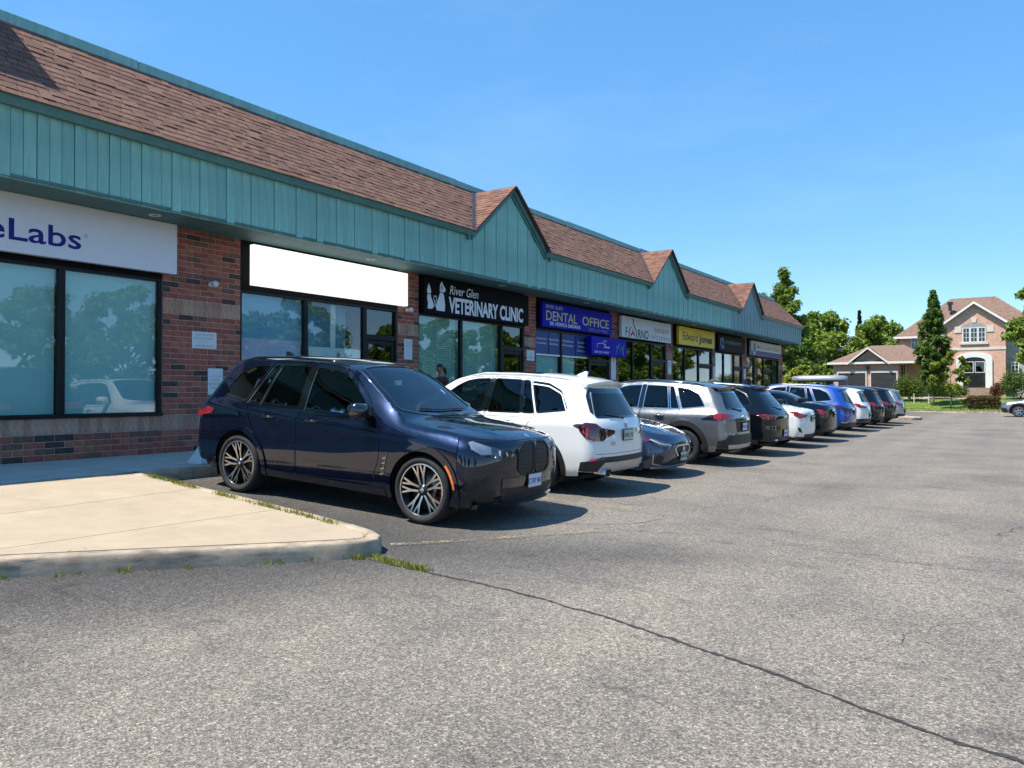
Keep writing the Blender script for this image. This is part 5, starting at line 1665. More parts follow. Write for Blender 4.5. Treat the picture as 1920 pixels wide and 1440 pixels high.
def build_car(name, label, S, loc, nose, p, group='cars parked in front of the shops'):
    """nose: +1 nose towards the lane (+X), -1 nose towards the shops"""
    pm = p['paint']
    L = S.L
    kind = p.get('kind', 'suv')
    sx, sz = (L / 4.935, p['H'] / 1.765) if kind == 'suv' else (L / 4.8, p['H'] / 1.44)
    sc = lambda poly: [(a * sx, b * sz) for a, b in poly]
    xr, xf = p['axles']
    rw = p['rw']
    X, Y = loc
    za, zb_ = zg(X + nose * (xr - L / 2)), zg(X + nose * (xf - L / 2))
    pitch = math.atan2(zb_ - za, xf - xr)
    zc = za + (zb_ - za) * ((L / 2 - xr) / (xf - xr))
    e = empty(name, (X, Y, zc), (0, 0, 0))
    e.rotation_euler = Euler((0, -pitch, 0 if nose > 0 else math.pi), 'XYZ')
    if p.get('rz'): e.rotation_euler.z += p['rz']
    tag(e, label, 'car', group)
    c = empty('tmp', (0, 0, 0)); bpy.data.objects.remove(c)
    root = e
    made = []
    def keep(o): made.append(o); return o
    d = p.get('d', .06)
    win = {k: sc(v) for k, v in (SUV_WIN if kind == 'suv' else SED_WIN).items()}
    for k in p.get('nowin', ()): win.pop(k, None)
    if 'win' in p: win.update(p['win'])
    win = {k: rnd(v, .035) for k, v in win.items()}
    doors = [rnd(sc(q), .05) for q in ((SUV_DOORF, SUV_DOORR) if kind == 'suv' else (SED_DOORF, SED_DOORR))]
    ra = rw + p.get('arch', .055)
    arches = [circle(xr, rw, ra, 44), circle(xf, rw, ra, 44)]
    # ---- sides
    b1x0, b1x1 = float(S.rtx[-1]), float(S.ftx[-1])
    xs = np.linspace(b1x0, b1x1, int(L / d))
    zfr = np.linspace(S.zf0, float(S.ftz[-1]), 22)
    zrr = np.linspace(S.zr0, float(S.rtz[-1]), 28)
    one = lambda a: np.ones_like(a)
    xb0, xb1 = float(S.xr(np.array([S.zr0]), np.array([1.]))[0]), float(S.xf(np.array([S.zf0]), np.array([1.]))[0])
    xbot = np.linspace(xb0, xb1, int(L / d))
    outer = [(x, float(S.sill(x))) for x in xbot[:-1]] + [(float(a), float(b)) for a, b in zip(S.xf(zfr, one(zfr)), zfr)][:-1]
    outer += [(float(x), float(S.ze(x))) for x in xs[::-1]][:-1]
    outer += [(float(a), float(b)) for a, b in zip(S.xr(zrr, one(zrr)), zrr)][::-1][:-1]
    inner = grid2(0, L, .15, p['H'], d, d * .8)
    inner = inner[inpoly(inner, outer)]
    O = np.array(outer)
    inner = inner[np.min(np.linalg.norm(inner[:, None] - O[None], axis=2), 1) > d * .35]
    strip0 = np.array([(x, float(S.ze(x)) - .016) for x in np.arange(b1x0 + .08, b1x1 - .08, d * .6)])
    inner = np.concatenate([inner, strip0])
    g = .0045
    loops = [dense(q, d) for q in list(win.values()) + arches]
    for q in doors: loops += [dense(offset_poly(dense(q, d), g), d * 2), dense(offset_poly(dense(q, d), -g), d * 2)]
    V, T, Cn = cdt(outer, loops, [tuple(q) for q in inner])
    state = np.zeros(len(T), int)
    for i, q in enumerate(doors):
        q = dense(q, d)
        ring = inpoly(Cn, offset_poly(q, g)) & ~inpoly(Cn, offset_poly(q, -g))
        ins = inpoly(Cn, offset_poly(q, -g))
        state[ins] = i + 1; state[ring] = -1
    for q in list(win.values()) + arches: state[inpoly(Cn, q)] = -1
    body = []
    Nl = S.normals('left', V); Nr = S.normals('right', V)
    XL, XRt = S.side(V, 1), S.side(V, -1)
    body += [(XL, T[state == 0], Nl), (XRt, T[state == 0], Nr)]
    # ---- top
    us = S.us; bs_ = np.sin(us * math.pi / 2)
    outer = [(float(S.rtx[i]), float(bs_[i])) for i in range(len(us))]
    outer += [(float(x), 1.0) for x in xs[1:-1]]
    outer += [(float(S.ftx[i]), float(bs_[i])) for i in range(len(us) - 1, -1, -1)]
    outer += [(float(x), -1.0) for x in xs[::-1][1:-1]]
    inner = grid2(0, L, -1, 1, d, .09)
    inner = inner[inpoly(inner, outer)]
    strip = np.array([(x, sg * b) for x in np.arange(b1x0 + .1, b1x1 - .1, d * .6) for b in (.955, .985) for sg in (1, -1)])
    inner = np.concatenate([inner[np.abs(inner[:, 1]) < .94], strip])
    ws = p['screen']                          # windscreen (x base centre, x base edge, x top, b edge)
    wsp = [(ws[2], b) for b in np.linspace(-ws[3], ws[3], 13)] + [(ws[0] - (ws[0] - ws[1]) * abs(b / ws[4])**2.2, b) for b in np.linspace(ws[4], -ws[4], 15)]
    tops = {'windscreen': rnd(wsp, .05, 3)}
    if p.get('roof_glass'): tops['sunroof'] = rnd([(a, b) for a, b in p['roof_glass']], .05)
    if p.get('backlight'):
        rb = p['backlight']
        tops['rear_window'] = rnd([(rb[1], b) for b in np.linspace(-rb[2], rb[2], 9)] + [(rb[0] - .05 * (b / rb[3])**2 + .05, b) for b in np.linspace(rb[3], -rb[3], 11)], .05, 3)
    V2, T2, C2 = cdt(outer, [dense(q, d) for q in tops.values()], [tuple(q) for q in inner])
    keepm = np.ones(len(T2), bool)
    for q in tops.values(): keepm &= ~inpoly(C2, q)
    body.append((S.topf(V2), T2[keepm], S.normals('top', V2)))
    # ---- front and rear
    rearwin = p.get('rear_window')
    for kd, zs_, tz, x0 in (('front', zfr, S.ftz, S.zf0), ('rear', zrr, S.rtz, S.zr0)):
        outer = [(float(u), x0) for u in us] + [(1.0, float(z)) for z in zs_[1:-1]] + [(float(us[i]), float(tz[i])) for i in range(len(us) - 1, -1, -1)] + [(-1.0, float(z)) for z in zs_[::-1][1:-1]]
        inner = grid2(-1, 1, x0, float(tz.max()), .055, .05)
        inner = inner[inpoly(inner, outer)]
        Oo = np.array(outer)
        inner = inner[np.min(np.linalg.norm(inner[:, None] - Oo[None], axis=2), 1) > .02]
        hl = [dense(rearwin, .06)] if (kd == 'rear' and rearwin) else []
        V3, T3, C3 = cdt(outer, hl, [tuple(q) for q in inner])
        k3 = np.ones(len(T3), bool)
        for q in hl: k3 &= ~inpoly(C3, q)
        body.append((S.surf(kd)(V3), T3[k3], S.normals(kd, V3)))
    keep(weld('body', body, pm, None))
    for i in (1, 2):
        for XX, NN in ((XL, Nl), (XRt, Nr)):
            dr = keep(weld('door', [(XX, T[state == i], NN)], pm, None))
            sg = 1 if XX is XL else -1
            hx = (2.24 if i == 1 else 1.50) * sx; hz = (.99 if kind == 'suv' else .86) * sz
            if p.get('handles', True):
                m = MB()
                y0 = float(S.W(np.array([hx + .1]), np.array([hz]))[0])
                m.tube([(hx + .01, sg * (y0 - .01), hz), (hx + .03, sg * (y0 + .028), hz), (hx + .11, sg * (y0 + .034), hz + .004), (hx + .20, sg * (y0 + .028), hz), (hx + .22, sg * (y0 - .01), hz)], [.012, .017, .018, .017, .012], 8)
                m.build('handle', p.get('handle_mat', pm), dr, smooth=True)
                m = MB()
                m.lathe([(.0, 0.0), (.045, .001), (.052, .004)], 16, 'y', c=(0, 0, 0))
                hq = m.build('handle_recess', M_BLKG, dr, (hx + .10, sg * (y0 + .0015), hz), smooth=True)
                hq.scale = (1.5, sg, .62)
    # ---- glass
    gmat = p.get('glass', G_MID)
    gf = p.get('glass_front', gmat)
    trim = p.get('trim', M_BLKG)
    for kd in ('left', 'right'):
        for k, q in win.items():
            w_ = keep(attach(S, kd, q, -.006, .004, gf if k == 'front' else gmat, 'window', None, .07))
            ribbon(S, kd, q, .024 if trim is M_BLKG else .016, .003, trim, 'trim', w_, closed=True)
        # pillar covers between the side windows
        if 'rear' in win:
            pz = .012
            B = [(win_x, z) for win_x, z in (sc([(2.06, 1.125), (2.165, 1.122), (2.165, 1.635), (2.06, 1.64)]) if kind == 'suv' else sc([(2.035, .965), (2.115, .962), (2.115, 1.352), (2.035, 1.356)]))]
            keep(attach(S, kd, B, .002, .004, M_BLKG, 'pillar_trim', None, .1))
            if kind == 'suv': keep(attach(S, kd, sc([(1.375, 1.15), (1.44, 1.147), (1.57, 1.637), (1.505, 1.637)]), .002, .004, M_BLKG, 'pillar_trim', None, .1))
    for k, q in tops.items():
        mt = G_CLR if k == 'windscreen' else (G_ROOF if k == 'sunroof' else gmat)
        w_ = keep(attach(S, 'top', q, -.003 if k != 'sunroof' else .002, .004, mt, k, None, .07))
        if k != 'sunroof': ribbon(S, 'top', q, .042, .007, M_BLKG, 'seal', w_, thick=.014, closed=True, d=.03)
    if rearwin:
        w_ = keep(attach(S, 'rear', rearwin, -.004, .004, G_DARK, 'rear_window', None, .06))
        ribbon(S, 'rear', rearwin, .03, .002, M_BLKG, 'seal', w_, closed=True)
    # ---- wells, floor, cabin
    m = MB()
    wi = float(S.plan(xf))
    for xa in (xr, xf):
        for sg in (1, -1):
            n = 20
            ar = [R(-25 + 230 * i / n) for i in range(n + 1)]
            y0, y1 = sg * (wi - .05), sg * (wi - .42)
            vs = [(xa + (ra + .012) * math.cos(a), y, rw + (ra + .012) * math.sin(a)) for y in (y0, y1) for a in ar]
            m.add(vs, [(i, i + 1, n + 2 + i, n + 1 + i) for i in range(n)])
            m.add([(xa, y1, rw)] + vs[n + 1:], [(0, i + 1, i + 2) for i in range(n)])
    m.box(.35, L - .35, -wi + .22, wi - .22, .24, .30)
    keep(m.build('wheel_liner', M_UNDER, None, fixn=False))
    m = MB()
    zb = float(S.belt(L * .5))
    fx = ws[0]
    m.box(.5, fx - .15, -wi + .12, wi - .12, .30, .42)
    m.prism([(fx - .55, .5), (fx - .02, .5), (fx + .02, zb - .06), (fx - .25, zb - .02), (fx - .52, zb - .10)], -wi + .16, wi - .16, 'y')
    m.box(.18 if kind == 'suv' else .9, .75 if kind == 'suv' else 1.15, -wi + .2, wi - .2, .42, zb - .12)
    keep(m.build('cabin', p.get('cabin', M_SEATD), None))
    sm = p.get('seat', M_SEATD)
    for yy in (-.38, .38): made.append(seat(None, fx - 1.25 * sx, yy, .42 * sz, sm))
    m = MB()
    m.box(fx - 2.35 * sx, fx - 1.95 * sx, -.62, .62, .42, .62); m.obox((fx - 2.40 * sx, 0, .42 + .50 * sz), (.07, 0, 0), (0, .62, 0), (-.09, 0, .34 * sz))
    made.append(m.build('rear_bench', sm, None, bevel=.05, smooth=True))
    m = MB()
    cx_, cz_, cy_ = fx - .62, zb - .03, .38
    pts = [(cx_ + .19 * math.sin(a) * -.35, cy_ + .19 * math.cos(a), cz_ + .19 * math.sin(a) * .94) for a in np.linspace(0, 2 * math.pi, 19)]
    m.tube(pts, .016, 6); m.obox((cx_, cy_, cz_), (.02, 0, .01), (0, .17, 0), (0, 0, .035)); m.tube([(cx_, cy_, cz_), (cx_ + .25, cy_, cz_ - .12)], .03, 6)
    made.append(m.build('steering_wheel', M_SEATD, None, smooth=True))
    # ---- wheels
    yw = p.get('track', wi - .125 - .012)
    for xa in (xr, xf):
        for sg in (1, -1):
            w_ = wheel(None, xa, sg * yw, rw, p.get('tw', .25), p['wheel'], sg); made.append(w_)
    # ---- arch lips
    for kd in ('left', 'right'):
        for xa in (xr, xf):
            zlow = float(S.sill(xa)) + .015
            a0 = math.degrees(math.asin(max(-1, min(1, (zlow - rw) / (ra + .03)))))
            wl = p.get('lip', .045)
            line = [(xa + (ra + wl / 2 - .004) * math.cos(R(a)), rw + (ra + wl / 2 - .004) * math.sin(R(a))) for a in np.linspace(a0, 180 - a0, 34)]
            keep(ribbon(S, kd, line, wl, p.get('lip_off', .012), p.get('lip_mat', pm), 'arch_trim', None, thick=.03, d=.2))
        # sill strip
        ln = [(xr + ra + .08, float(S.sill(xr + ra + .1)) + .045), (xf - ra - .08, float(S.sill(xf - ra - .1)) + .045)]
        keep(ribbon(S, kd, ln, .085, .014, p.get('sill_mat', M_BLK), 'sill_trim', None, thick=.03, d=.15))
    # ---- mirrors
    for sg, kd in ((1, 'left'), (-1, 'right')):
        mx = (3.18 if kind == 'suv' else 2.98) * sx
        mz = (1.115 if kind == 'suv' else .955) * sz
        y0 = float(S.W(np.array([mx]), np.array([mz]))[0])
        m = MB()
        m.tube([(mx, sg * (y0 - .02), mz - .005), (mx + .01, sg * (y0 + .08), mz + .0)], [.035, .025], 8, 1)
        prof = [(-.085, .02), (-.085, .0)]
        yc = y0 + .165
        nn = 12
        vs = []; fs = []
        for i, (dx, s1) in enumerate(((-.075, .80), (-.07, .96), (-.02, 1.0), (.04, .92), (.085, .66), (.105, .25))):
            for k in range(nn):
                a = 2 * math.pi * k / nn
                ca, sa = math.cos(a), math.sin(a)
                ry = .125 * s1 * (abs(ca)**.6) * (1 if ca > 0 else -1); rz = .088 * s1 * (abs(sa)**.6) * (1 if sa > 0 else -1)
                vs.append((mx + dx, sg * (yc + ry), mz + .055 + rz))
        for i in range(5):
            for k in range(nn): fs.append((i * nn + k, i * nn + (k + 1) % nn, (i + 1) * nn + (k + 1) % nn, (i + 1) * nn + k))
        fs.append(tuple(5 * nn + k for k in range(nn)))
        m.add(vs, fs, 0)
        m.add(vs, [tuple(range(nn))], 2)
        keep(m.build('mirror', [p.get('mirror_mat', pm), M_BLK, M_CHR], None, smooth=True))
    # ---- small fittings
    if p.get('rails'):
        for sg in (1, -1):
            m = MB()
            px = [.75 * sx, .95 * sx, 1.6 * sx, 2.3 * sx, 2.62 * sx]
            pts = [(x, sg * float(S.ey(x)) * .97, float(S.ze(x)) + h) for x, h in zip(px, (.01, .035, .038, .036, .008))]
            m.tube(pts, [.012, .016, .016, .016, .012], 6)
            keep(m.build('roof_rail', p.get('rail_mat', M_BLKG), None, smooth=True))
    if p.get('fin'):
        m = MB()
        x0 = p['fin']; z0 = float(S.top(x0)) - .012
        m.prism([(x0 - .09, z0), (x0 + .12, z0), (x0 + .05, z0 + .035), (x0 - .06, z0 + .085), (x0 - .10, z0 + .08)], -.022, .022, 'y')
        keep(m.build('antenna_fin', pm, None, bevel=.008))
    if p.get('spoiler'):
        sp = p['spoiler']       # half width, length, material
        m = MB()
        nn = 11
        vs = []
        for i in range(nn):
            y = -sp[0] + 2 * sp[0] * i / (nn - 1); b = y / sp[0]
            zt_ = float(np.interp(0, [0], [0])) ; zz = float(S.zt(np.array([S.rtx[24]]), np.array([b * .9]))[0])
            xx = float(np.interp(b * .62, us, S.rtx))
            vs += [(xx + .10, y, zz + .008), (xx - sp[1] + .05 * b * b, y, zz - .012), (xx - sp[1] + .02 + .05 * b * b, y, zz - .055), (xx + .02, y, zz - .07)]
        fs = []
        for i in range(nn - 1):
            for k in range(4): fs.append((i * 4 + k, i * 4 + (k + 1) % 4, (i + 1) * 4 + (k + 1) % 4, (i + 1) * 4 + k))
        fs += [(0, 1, 2, 3), tuple((nn - 1) * 4 + k for k in range(4))]
        m.add(vs, fs)
        keep(m.build('spoiler', sp[2], None))
    for it in p.get('panels', ()):
        # (name, surface, polygon, offset, thickness, material[, mirrored])
        nm, kd, poly, off, th, mt = it[:6]
        r_ = it[7] if len(it) > 7 else .012
        dd = .045
        keep(attach(S, kd, rnd(poly, r_, 3), off, th, mt, nm, None, dd))
        if len(it) > 6 and it[6]:
            if kd in ('front', 'rear'): keep(attach(S, kd, rnd([(-a, b) for a, b in poly], r_, 3), off, th, mt, nm, None, dd))
            elif kd == 'top': keep(attach(S, kd, rnd([(a, -b) for a, b in poly], r_, 3), off, th, mt, nm, None, dd))
            else: keep(attach(S, 'right' if kd == 'left' else 'left', rnd(poly, r_, 3), off, th, mt, nm, None, dd))
    if p.get('plate'):
        kd, z0, mt, tx, body_ = p['plate']
        q = S.surf(kd)(np.array([[0.0, z0 - .06], [0., z0 + .06]]))
        sgn = 1 if kd == 'front' else -1
        xx = (q[:, 0].max() if sgn > 0 else q[:, 0].min()) + sgn * .022
        m = MB(); m.box(xx - .012 * sgn, xx, -.162, .162, z0 - .085, z0 + .085); m.box(xx - .06 * sgn, xx - .013 * sgn, -.11, .11, z0 - .05, z0 + .05)
        fr = keep(m.build('plate_frame', M_FUR, None))
        m = MB(); m.box(xx, xx + .004 * sgn, -.150, .150, z0 - .073, z0 + .073)
        pl = m.build('plate', mt, fr)
        t_ = text(body_, .085, tx, fr, 0, z0 - .032, xx + .006 * sgn, 'plate_number', 'CENTER', .9, ext=.001, rot=(R(90), 0, R(90 * sgn)))
    if p.get('extra'): p['extra'](S, keep)
    for o in made:
        o.parent = root
        o.location.x -= L / 2
    return e
# ------------------------------------------------------------------ the cars
def roundel(keep, pos, r, tilt, cols, name='badge'):
    m = MB()
    m.lathe([(r * .80, .004), (r, .003), (r, -.004)], 20, 'x', 0)
    m.lathe([(0.0, .0035), (r * .80, .0035)], 20, 'x', 1)
    o = m.build(name, cols, None, pos, (0, tilt, 0))
    return keep(o)

M_LENSW = mat('headlamp_bright', (.26, .29, .33), .08, .55, coat=1.0, var=.25, vscale=9)
M_BADGE = mat('badge_blue', (.05, .16, .42), .25, coat=.6, var=.1)

def x5_extra(S, keep):
    # kidney slats, breather, amber marker, bonnet badge, wiper, pillar chrome
    for sg in (1, -1):
        fr = [(.016, .90), (.05, .945), (.205, .935), (.262, .87), (.240, .645), (.175, .585), (.05, .585), (.016, .63)]
        ribbon(S, 'front', [(sg * a, b) for a, b in rnd(fr, .02)], .022, .012, M_BLK, 'grille_frame', None, .03, True)
        keep(bpy.data.objects[-1] if False else COL.objects[-1])
        for k in range(6):
            z = .635 + k * .05
            o = ribbon(S, 'front', [(sg * .03, z), (sg * .235, z + .004)], .010, .010, M_BLK, 'grille_slat', None, .02)
            keep(o)
    for kd in ('left', 'right'):
        line = [(4.05 + .452 * math.cos(R(a)), .375 + .452 * math.sin(R(a))) for a in np.linspace(8, 43, 12)]
        keep(ribbon(S, kd, line, .026, .018, M_AMB, 'marker_light', None, .012, d=.2))
        vent = [(3.46, .47), (3.505, .455), (3.535, .60), (3.575, .76), (3.545, .765), (3.49, .68)]
        keep(attach(S, kd, rnd(vent, .01), .004, .006, M_BLKG, 'air_breather', None, .03))
        for k in range(4):
            z = .50 + .06 * k
            keep(ribbon(S, kd, [(3.47 + .012 * k, z), (3.525 + .008 * k, z + .012)], .012, .012, M_SIL, 'vent_blade', None, .01))
        # bright lines on the window dividers
        for ln in ([(2.172, 1.135), (2.168, 1.62)], [(1.395, 1.155), (1.535, 1.63)], [(1.165, 1.165), (1.385, 1.63)]):
            keep(ribbon(S, kd, ln, .012, .008, M_CHR, 'window_trim', None, .008))
        keep(ribbon(S, kd, [(.64, 1.225), (1.15, 1.152), (2.1, 1.117), (3.27, 1.075)], .014, .007, M_BLKG, 'belt_trim', None, .008))
    q = S.topf(np.array([[4.80, 0.0]]))[0]
    roundel(keep, (q[0], 0, q[2] + .006), .041, -R(62), [M_CHR, M_BADGE])
    m = MB()
    a = S.topf(np.array([[3.60, .55], [3.62, -.1], [3.585, -.55]]))
    m.tube([tuple(p + np.array([0, 0, .02])) for p in a], .010, 5)
    keep(m.build('wiper', M_BLK, None))
    # bonnet shut lines
    for sg in (1, -1):
        keep(ribbon(S, 'top', [(3.74, sg * .95), (4.1, sg * .955), (4.5, sg * .95), (4.68, sg * .93)], .008, .0012, M_UNDER, 'bonnet_seam', None, .002))
    keep(ribbon(S, 'front', [(-.86, .968), (-.55, .962), (-.3, .968), (0, .972), (.3, .968), (.55, .962), (.86, .968)], .007, .0012, M_UNDER, 'bonnet_seam', None, .002))
    # lower lip
    ln = [(-.72, .275), (0, .275), (.72, .275)]
    keep(ribbon(S, 'front', ln, .05, .035, M_BLKG, 'front_lip', None, .05, d=.06))
    for sg in (1, -1):
        m = MB()
        x0, y0 = .06, sg * .55
        m.tube([(x0 + .12, y0, .34), (x0 - .03, y0, .335)], .052, 12, 0)
        keep(m.build('tailpipe', M_BLKG, None, smooth=True))
    # bright mirror tag and sensor pod behind the screen
    m = MB(); m.box(2.86, 2.90, -.05, .05, 1.49, 1.55); keep(m.build('mirror_sensor', M_PLATEW, None))

S_X5 = suv_shape(H=1.82, crease=(.016, .56, 3.78))
build_car('parked_suv', 'navy blue SUV with black and silver wheels, nose facing out, nearest to the camera', S_X5, (-7.20, 7.40), 1, dict(
    paint=P_NAVY, H=1.82, rz=.055, axles=(1.075, 4.05), rw=.377, tw=.29, arch=.06, lip=.075, lip_off=.018, wheel='x5', d=.045, track=.845,
    glass=G_DARK, trim=M_BLKG, screen=(3.70, 3.52, 2.80, .90, .93), roof_glass=[(1.35, -.72), (2.55, -.72), (2.55, .72), (1.35, .72)],
    rear_window=rnd([(-.62, 1.19), (.62, 1.19), (.58, 1.58), (-.58, 1.58)], .05), rails=True, fin=.95, spoiler=(.56, .10, P_NAVY), seat=M_SEATL, cabin=M_DASH,
    mirror_mat=M_BLKG, sill_mat=P_NAVY, handle_mat=M_BLKG,
    plate=('front', .50, M_PLATEW, M_PTXT, 'CTEP 867'), extra=x5_extra,
    panels=[
        ('grille', 'front', [(.016, .90), (.05, .945), (.205, .935), (.262, .87), (.240, .645), (.175, .585), (.05, .585), (.016, .63)], .003, .01, M_BLK, True),
        ('headlight', 'front', [(.335, .795), (.40, .855), (.60, .90), (.86, .962), (.915, .945), (.86, .872), (.72, .812), (.46, .775)], .007, .012, M_LAMPD, True),
        ('headlight_lens', 'front', [(.60, .826), (.63, .897), (.86, .957), (.905, .944), (.855, .878), (.73, .826)], .011, .01, M_LENSW, True),
        ('light_strip', 'front', [(.40, .800), (.42, .842), (.435, .845), (.418, .803)], .011, .008, M_LAMPW, True, .002),
        ('light_strip', 'front', [(.49, .808), (.51, .862), (.525, .865), (.508, .811)], .011, .008, M_LAMPW, True, .002),
        ('lower_intake', 'front', [(-.36, .30), (.36, .30), (.43, .43), (.40, .545), (-.40, .545), (-.43, .43)], .004, .01, M_BLK),
        ('side_intake', 'front', [(.47, .29), (.80, .31), (.86, .42), (.83, .60), (.75, .58), (.61, .46), (.48, .43)], .003, .006, M_BLK, True, .03),
        ('plate_panel', 'front', [(-.42, .455), (.42, .455), (.43, .56), (-.43, .56)], .010, .012, M_BLKG),
        ('taillight', 'rear', [(.30, .93), (.60, .90), (.97, .95), (.99, 1.05), (.70, 1.08), (.34, 1.02)], .006, .01, M_RED, True),
        ('tail_side', 'right', [(.20, .94), (.52, 1.00), (.58, 1.06), (.45, 1.085), (.22, 1.06)], .007, .01, M_RED, True),
        ('rear_bumper_trim', 'rear', [(-.95, .37), (.95, .37), (.95, .46), (.5, .50), (-.5, .50), (-.95, .46)], .006, .01, M_BLK),
    ]))

def rear_kit(z_l, light, plate_z, rw_poly, dark_light=M_RED):
    return light

def tailpipes(y, z, x=.05, r=.045, mt=M_CHR, flat=1.5):
    def f(S, keep):
        for sg in (1, -1):
            m = MB()
            n = 14
            for x0, rr, mi in ((x, r, 0), (x + .002, r * .80, 1)):
                m.lathe([(rr, 0), (rr, .18)] if mi == 0 else [(0, .01), (rr, .004)], n, 'x', mi, c=(0, 0, 0))
            o = m.build('tailpipe', [mt, M_UNDER], None, (x, sg * y, z), smooth=False)
            o.scale = (1, flat, 1)
            keep(o)
    return f

def wiper_rear(z, S, keep, x_off=-.02):
    q = S.rearf(np.array([[.02, z], [.36, z + .05]]))
    m = MB(); m.tube([tuple(q[0] + [x_off, 0, 0]), tuple(q[1] + [x_off, 0, 0])], .011, 5); m.lathe([(.0, -.01), (.02, -.01), (.022, .02)], 10, 'x', 0, c=tuple(q[0] + [x_off, 0, 0]))
    keep(m.build('rear_wiper', M_BLK, None))

# white SUV, second from the camera -------------------------------------
def x3_extra(S, keep):
    tailpipes(.56, .355, .02, .058, M_CHR, 1.7)(S, keep)
    wiper_rear(1.12, S, keep)
    q = S.rearf(np.array([[0., 1.0]]))[0]
    roundel(keep, (q[0] - .006, 0, 1.0), .04, math.pi, [M_CHR, M_BADGE])
    text('X3', .07, M_SIL, None, 0, 0, 0, 'model_badge', 'LEFT', 1.2, ext=.002)
    o = COL.objects[-1]
    qq = S.rearf(np.array([[.36, .74]]))[0]
    o.location = (qq[0] - .006, qq[1], .74); o.rotation_euler = (R(90), 0, R(-90 - 13)); keep(o)
    for kd in ('left', 'right'):
        qw = rnd([(a * 4.708 / 4.935, b * 1.676 / 1.765) for a, b in [(.60, 1.215), (1.13, 1.147), (1.36, 1.64), (1.04, 1.615), (.78, 1.51)]], .05)
        keep(ribbon(S, kd, qw, .018, .004, P_WHITE, 'quarter_frame', None, .01, True))
        keep(ribbon(S, kd, [(.62 * .954, 1.16 * .95), (1.15 * .954, 1.135 * .95), (3.2 * .954, 1.065 * .95)], .016, .006, M_SIL, 'belt_trim', None, .008))
S_X3 = suv_shape(4.708, .946, 1.73)
def lampset(sx=1.0):
    return None
build_car('parked_suv', 'white SUV parked nose in beside the navy blue one', S_X3, (-7.27, 10.42), -1, dict(
    paint=P_WHITE, H=1.73, axles=(1.02, 3.885), rw=.362, tw=.25, lip=.07, lip_off=.014, lip_mat=M_BLK, wheel='five', d=.05,
    glass=G_DARK, glass_front=G_MID, trim=M_BLKG, screen=(3.53, 3.36, 2.68, .90, .93), roof_glass=[(1.30, -.70), (2.42, -.70), (2.42, .70), (1.30, .70)],
    rear_window=rnd([(-.60, 1.13), (.60, 1.13), (.56, 1.475), (-.56, 1.475)], .05), rails=True, rail_mat=P_WHITE, fin=.82, spoiler=(.58, .13, P_WHITE),
    plate=('rear', .875, M_PLATEG, M_PTXTG, 'GVKS 112'), extra=x3_extra,
    panels=[
        ('taillight', 'rear', [(.40, .965), (.52, .985), (.62, 1.045), (.85, 1.055), (.99, 1.0), (.985, .93), (.88, .84), (.70, .80), (.52, .80), (.44, .85), (.27, .90), (.26, .945)], .008, .012, M_REDD, True),
        ('taillight_inner', 'rear', [(.80, .985), (.90, .97), (.93, .93), (.86, .86), (.80, .85)], .012, .01, M_RED, True),
        ('tail_side', 'left', [(.24, .93), (.36, .98), (.44, 1.01), (.38, 1.03), (.25, 1.035)], .008, .012, M_REDD, True),
        ('window_wing', 'rear', [(.625, 1.16), (.69, 1.20), (.71, 1.42), (.65, 1.51), (.59, 1.50)], .004, .006, M_BLKG, True),
        ('window_header', 'rear', [(-.60, 1.482), (.60, 1.482), (.62, 1.535), (-.62, 1.535)], .004, .006, M_BLKG),
        ('bumper_cladding', 'rear', [(-.99, .37), (.99, .37), (.99, .50), (.70, .535), (.55, .575), (-.55, .575), (-.70, .535), (-.99, .50)], .008, .012, M_BLK),
        ('skid_plate', 'rear', [(-.62, .365), (.62, .365), (.58, .43), (.50, .50), (-.50, .50), (-.58, .43)], .022, .03, M_SIL),
        ('reflector', 'rear', [(.50, .545), (.80, .515), (.80, .545), (.52, .575)], .013, .01, M_RED, True),
        ('tailgate_seam', 'rear', [(-.66, .615), (.66, .615), (.66, .621), (-.66, .621)], .001, .002, M_UNDER),
    ]))

# slate blue sedan backed in, between the white and the grey SUV --------
def q50_extra(S, keep):
    fr = rnd([(-.20, .56), (-.26, .50), (-.17, .385), (.17, .385), (.26, .50), (.20, .56)], .02)
    keep(ribbon(S, 'front', fr, .022, .014, M_CHR, 'grille_frame', None, .02, True))
    q = S.frontf(np.array([[0., .50]]))[0]
    m = MB(); m.lathe([(.040, -.003), (.052, -.003), (.052, .006), (.040, .006)], 20, 'x', 0, True)
    m.tube([(.006, 0, -.035), (.006, -.018, .03)], .006, 5); m.tube([(.006, 0, -.035), (.006, .018, .03)], .006, 5)
    o = m.build('emblem', M_CHR, None, (q[0] + .012, 0, .49)); keep(o)
    for sg in (1, -1):
        keep(ribbon(S, 'front', [(sg * .42, .575), (sg * .60, .60), (sg * .80, .665)], .012, .010, M_LAMPW, 'light_strip', None, .01))
        keep(ribbon(S, 'front', [(sg * .50, .23), (sg * .70, .26), (sg * .74, .42)], .018, .012, M_SIL, 'fog_trim', None, .01))
    keep(ribbon(S, 'front', [(-.7, .19), (0, .185), (.7, .19)], .03, .02, M_SIL, 'front_lip', None, .03))
S_Q = sedan_shape(4.81, .912, 1.445, crease=(.012, .5, 3.62))
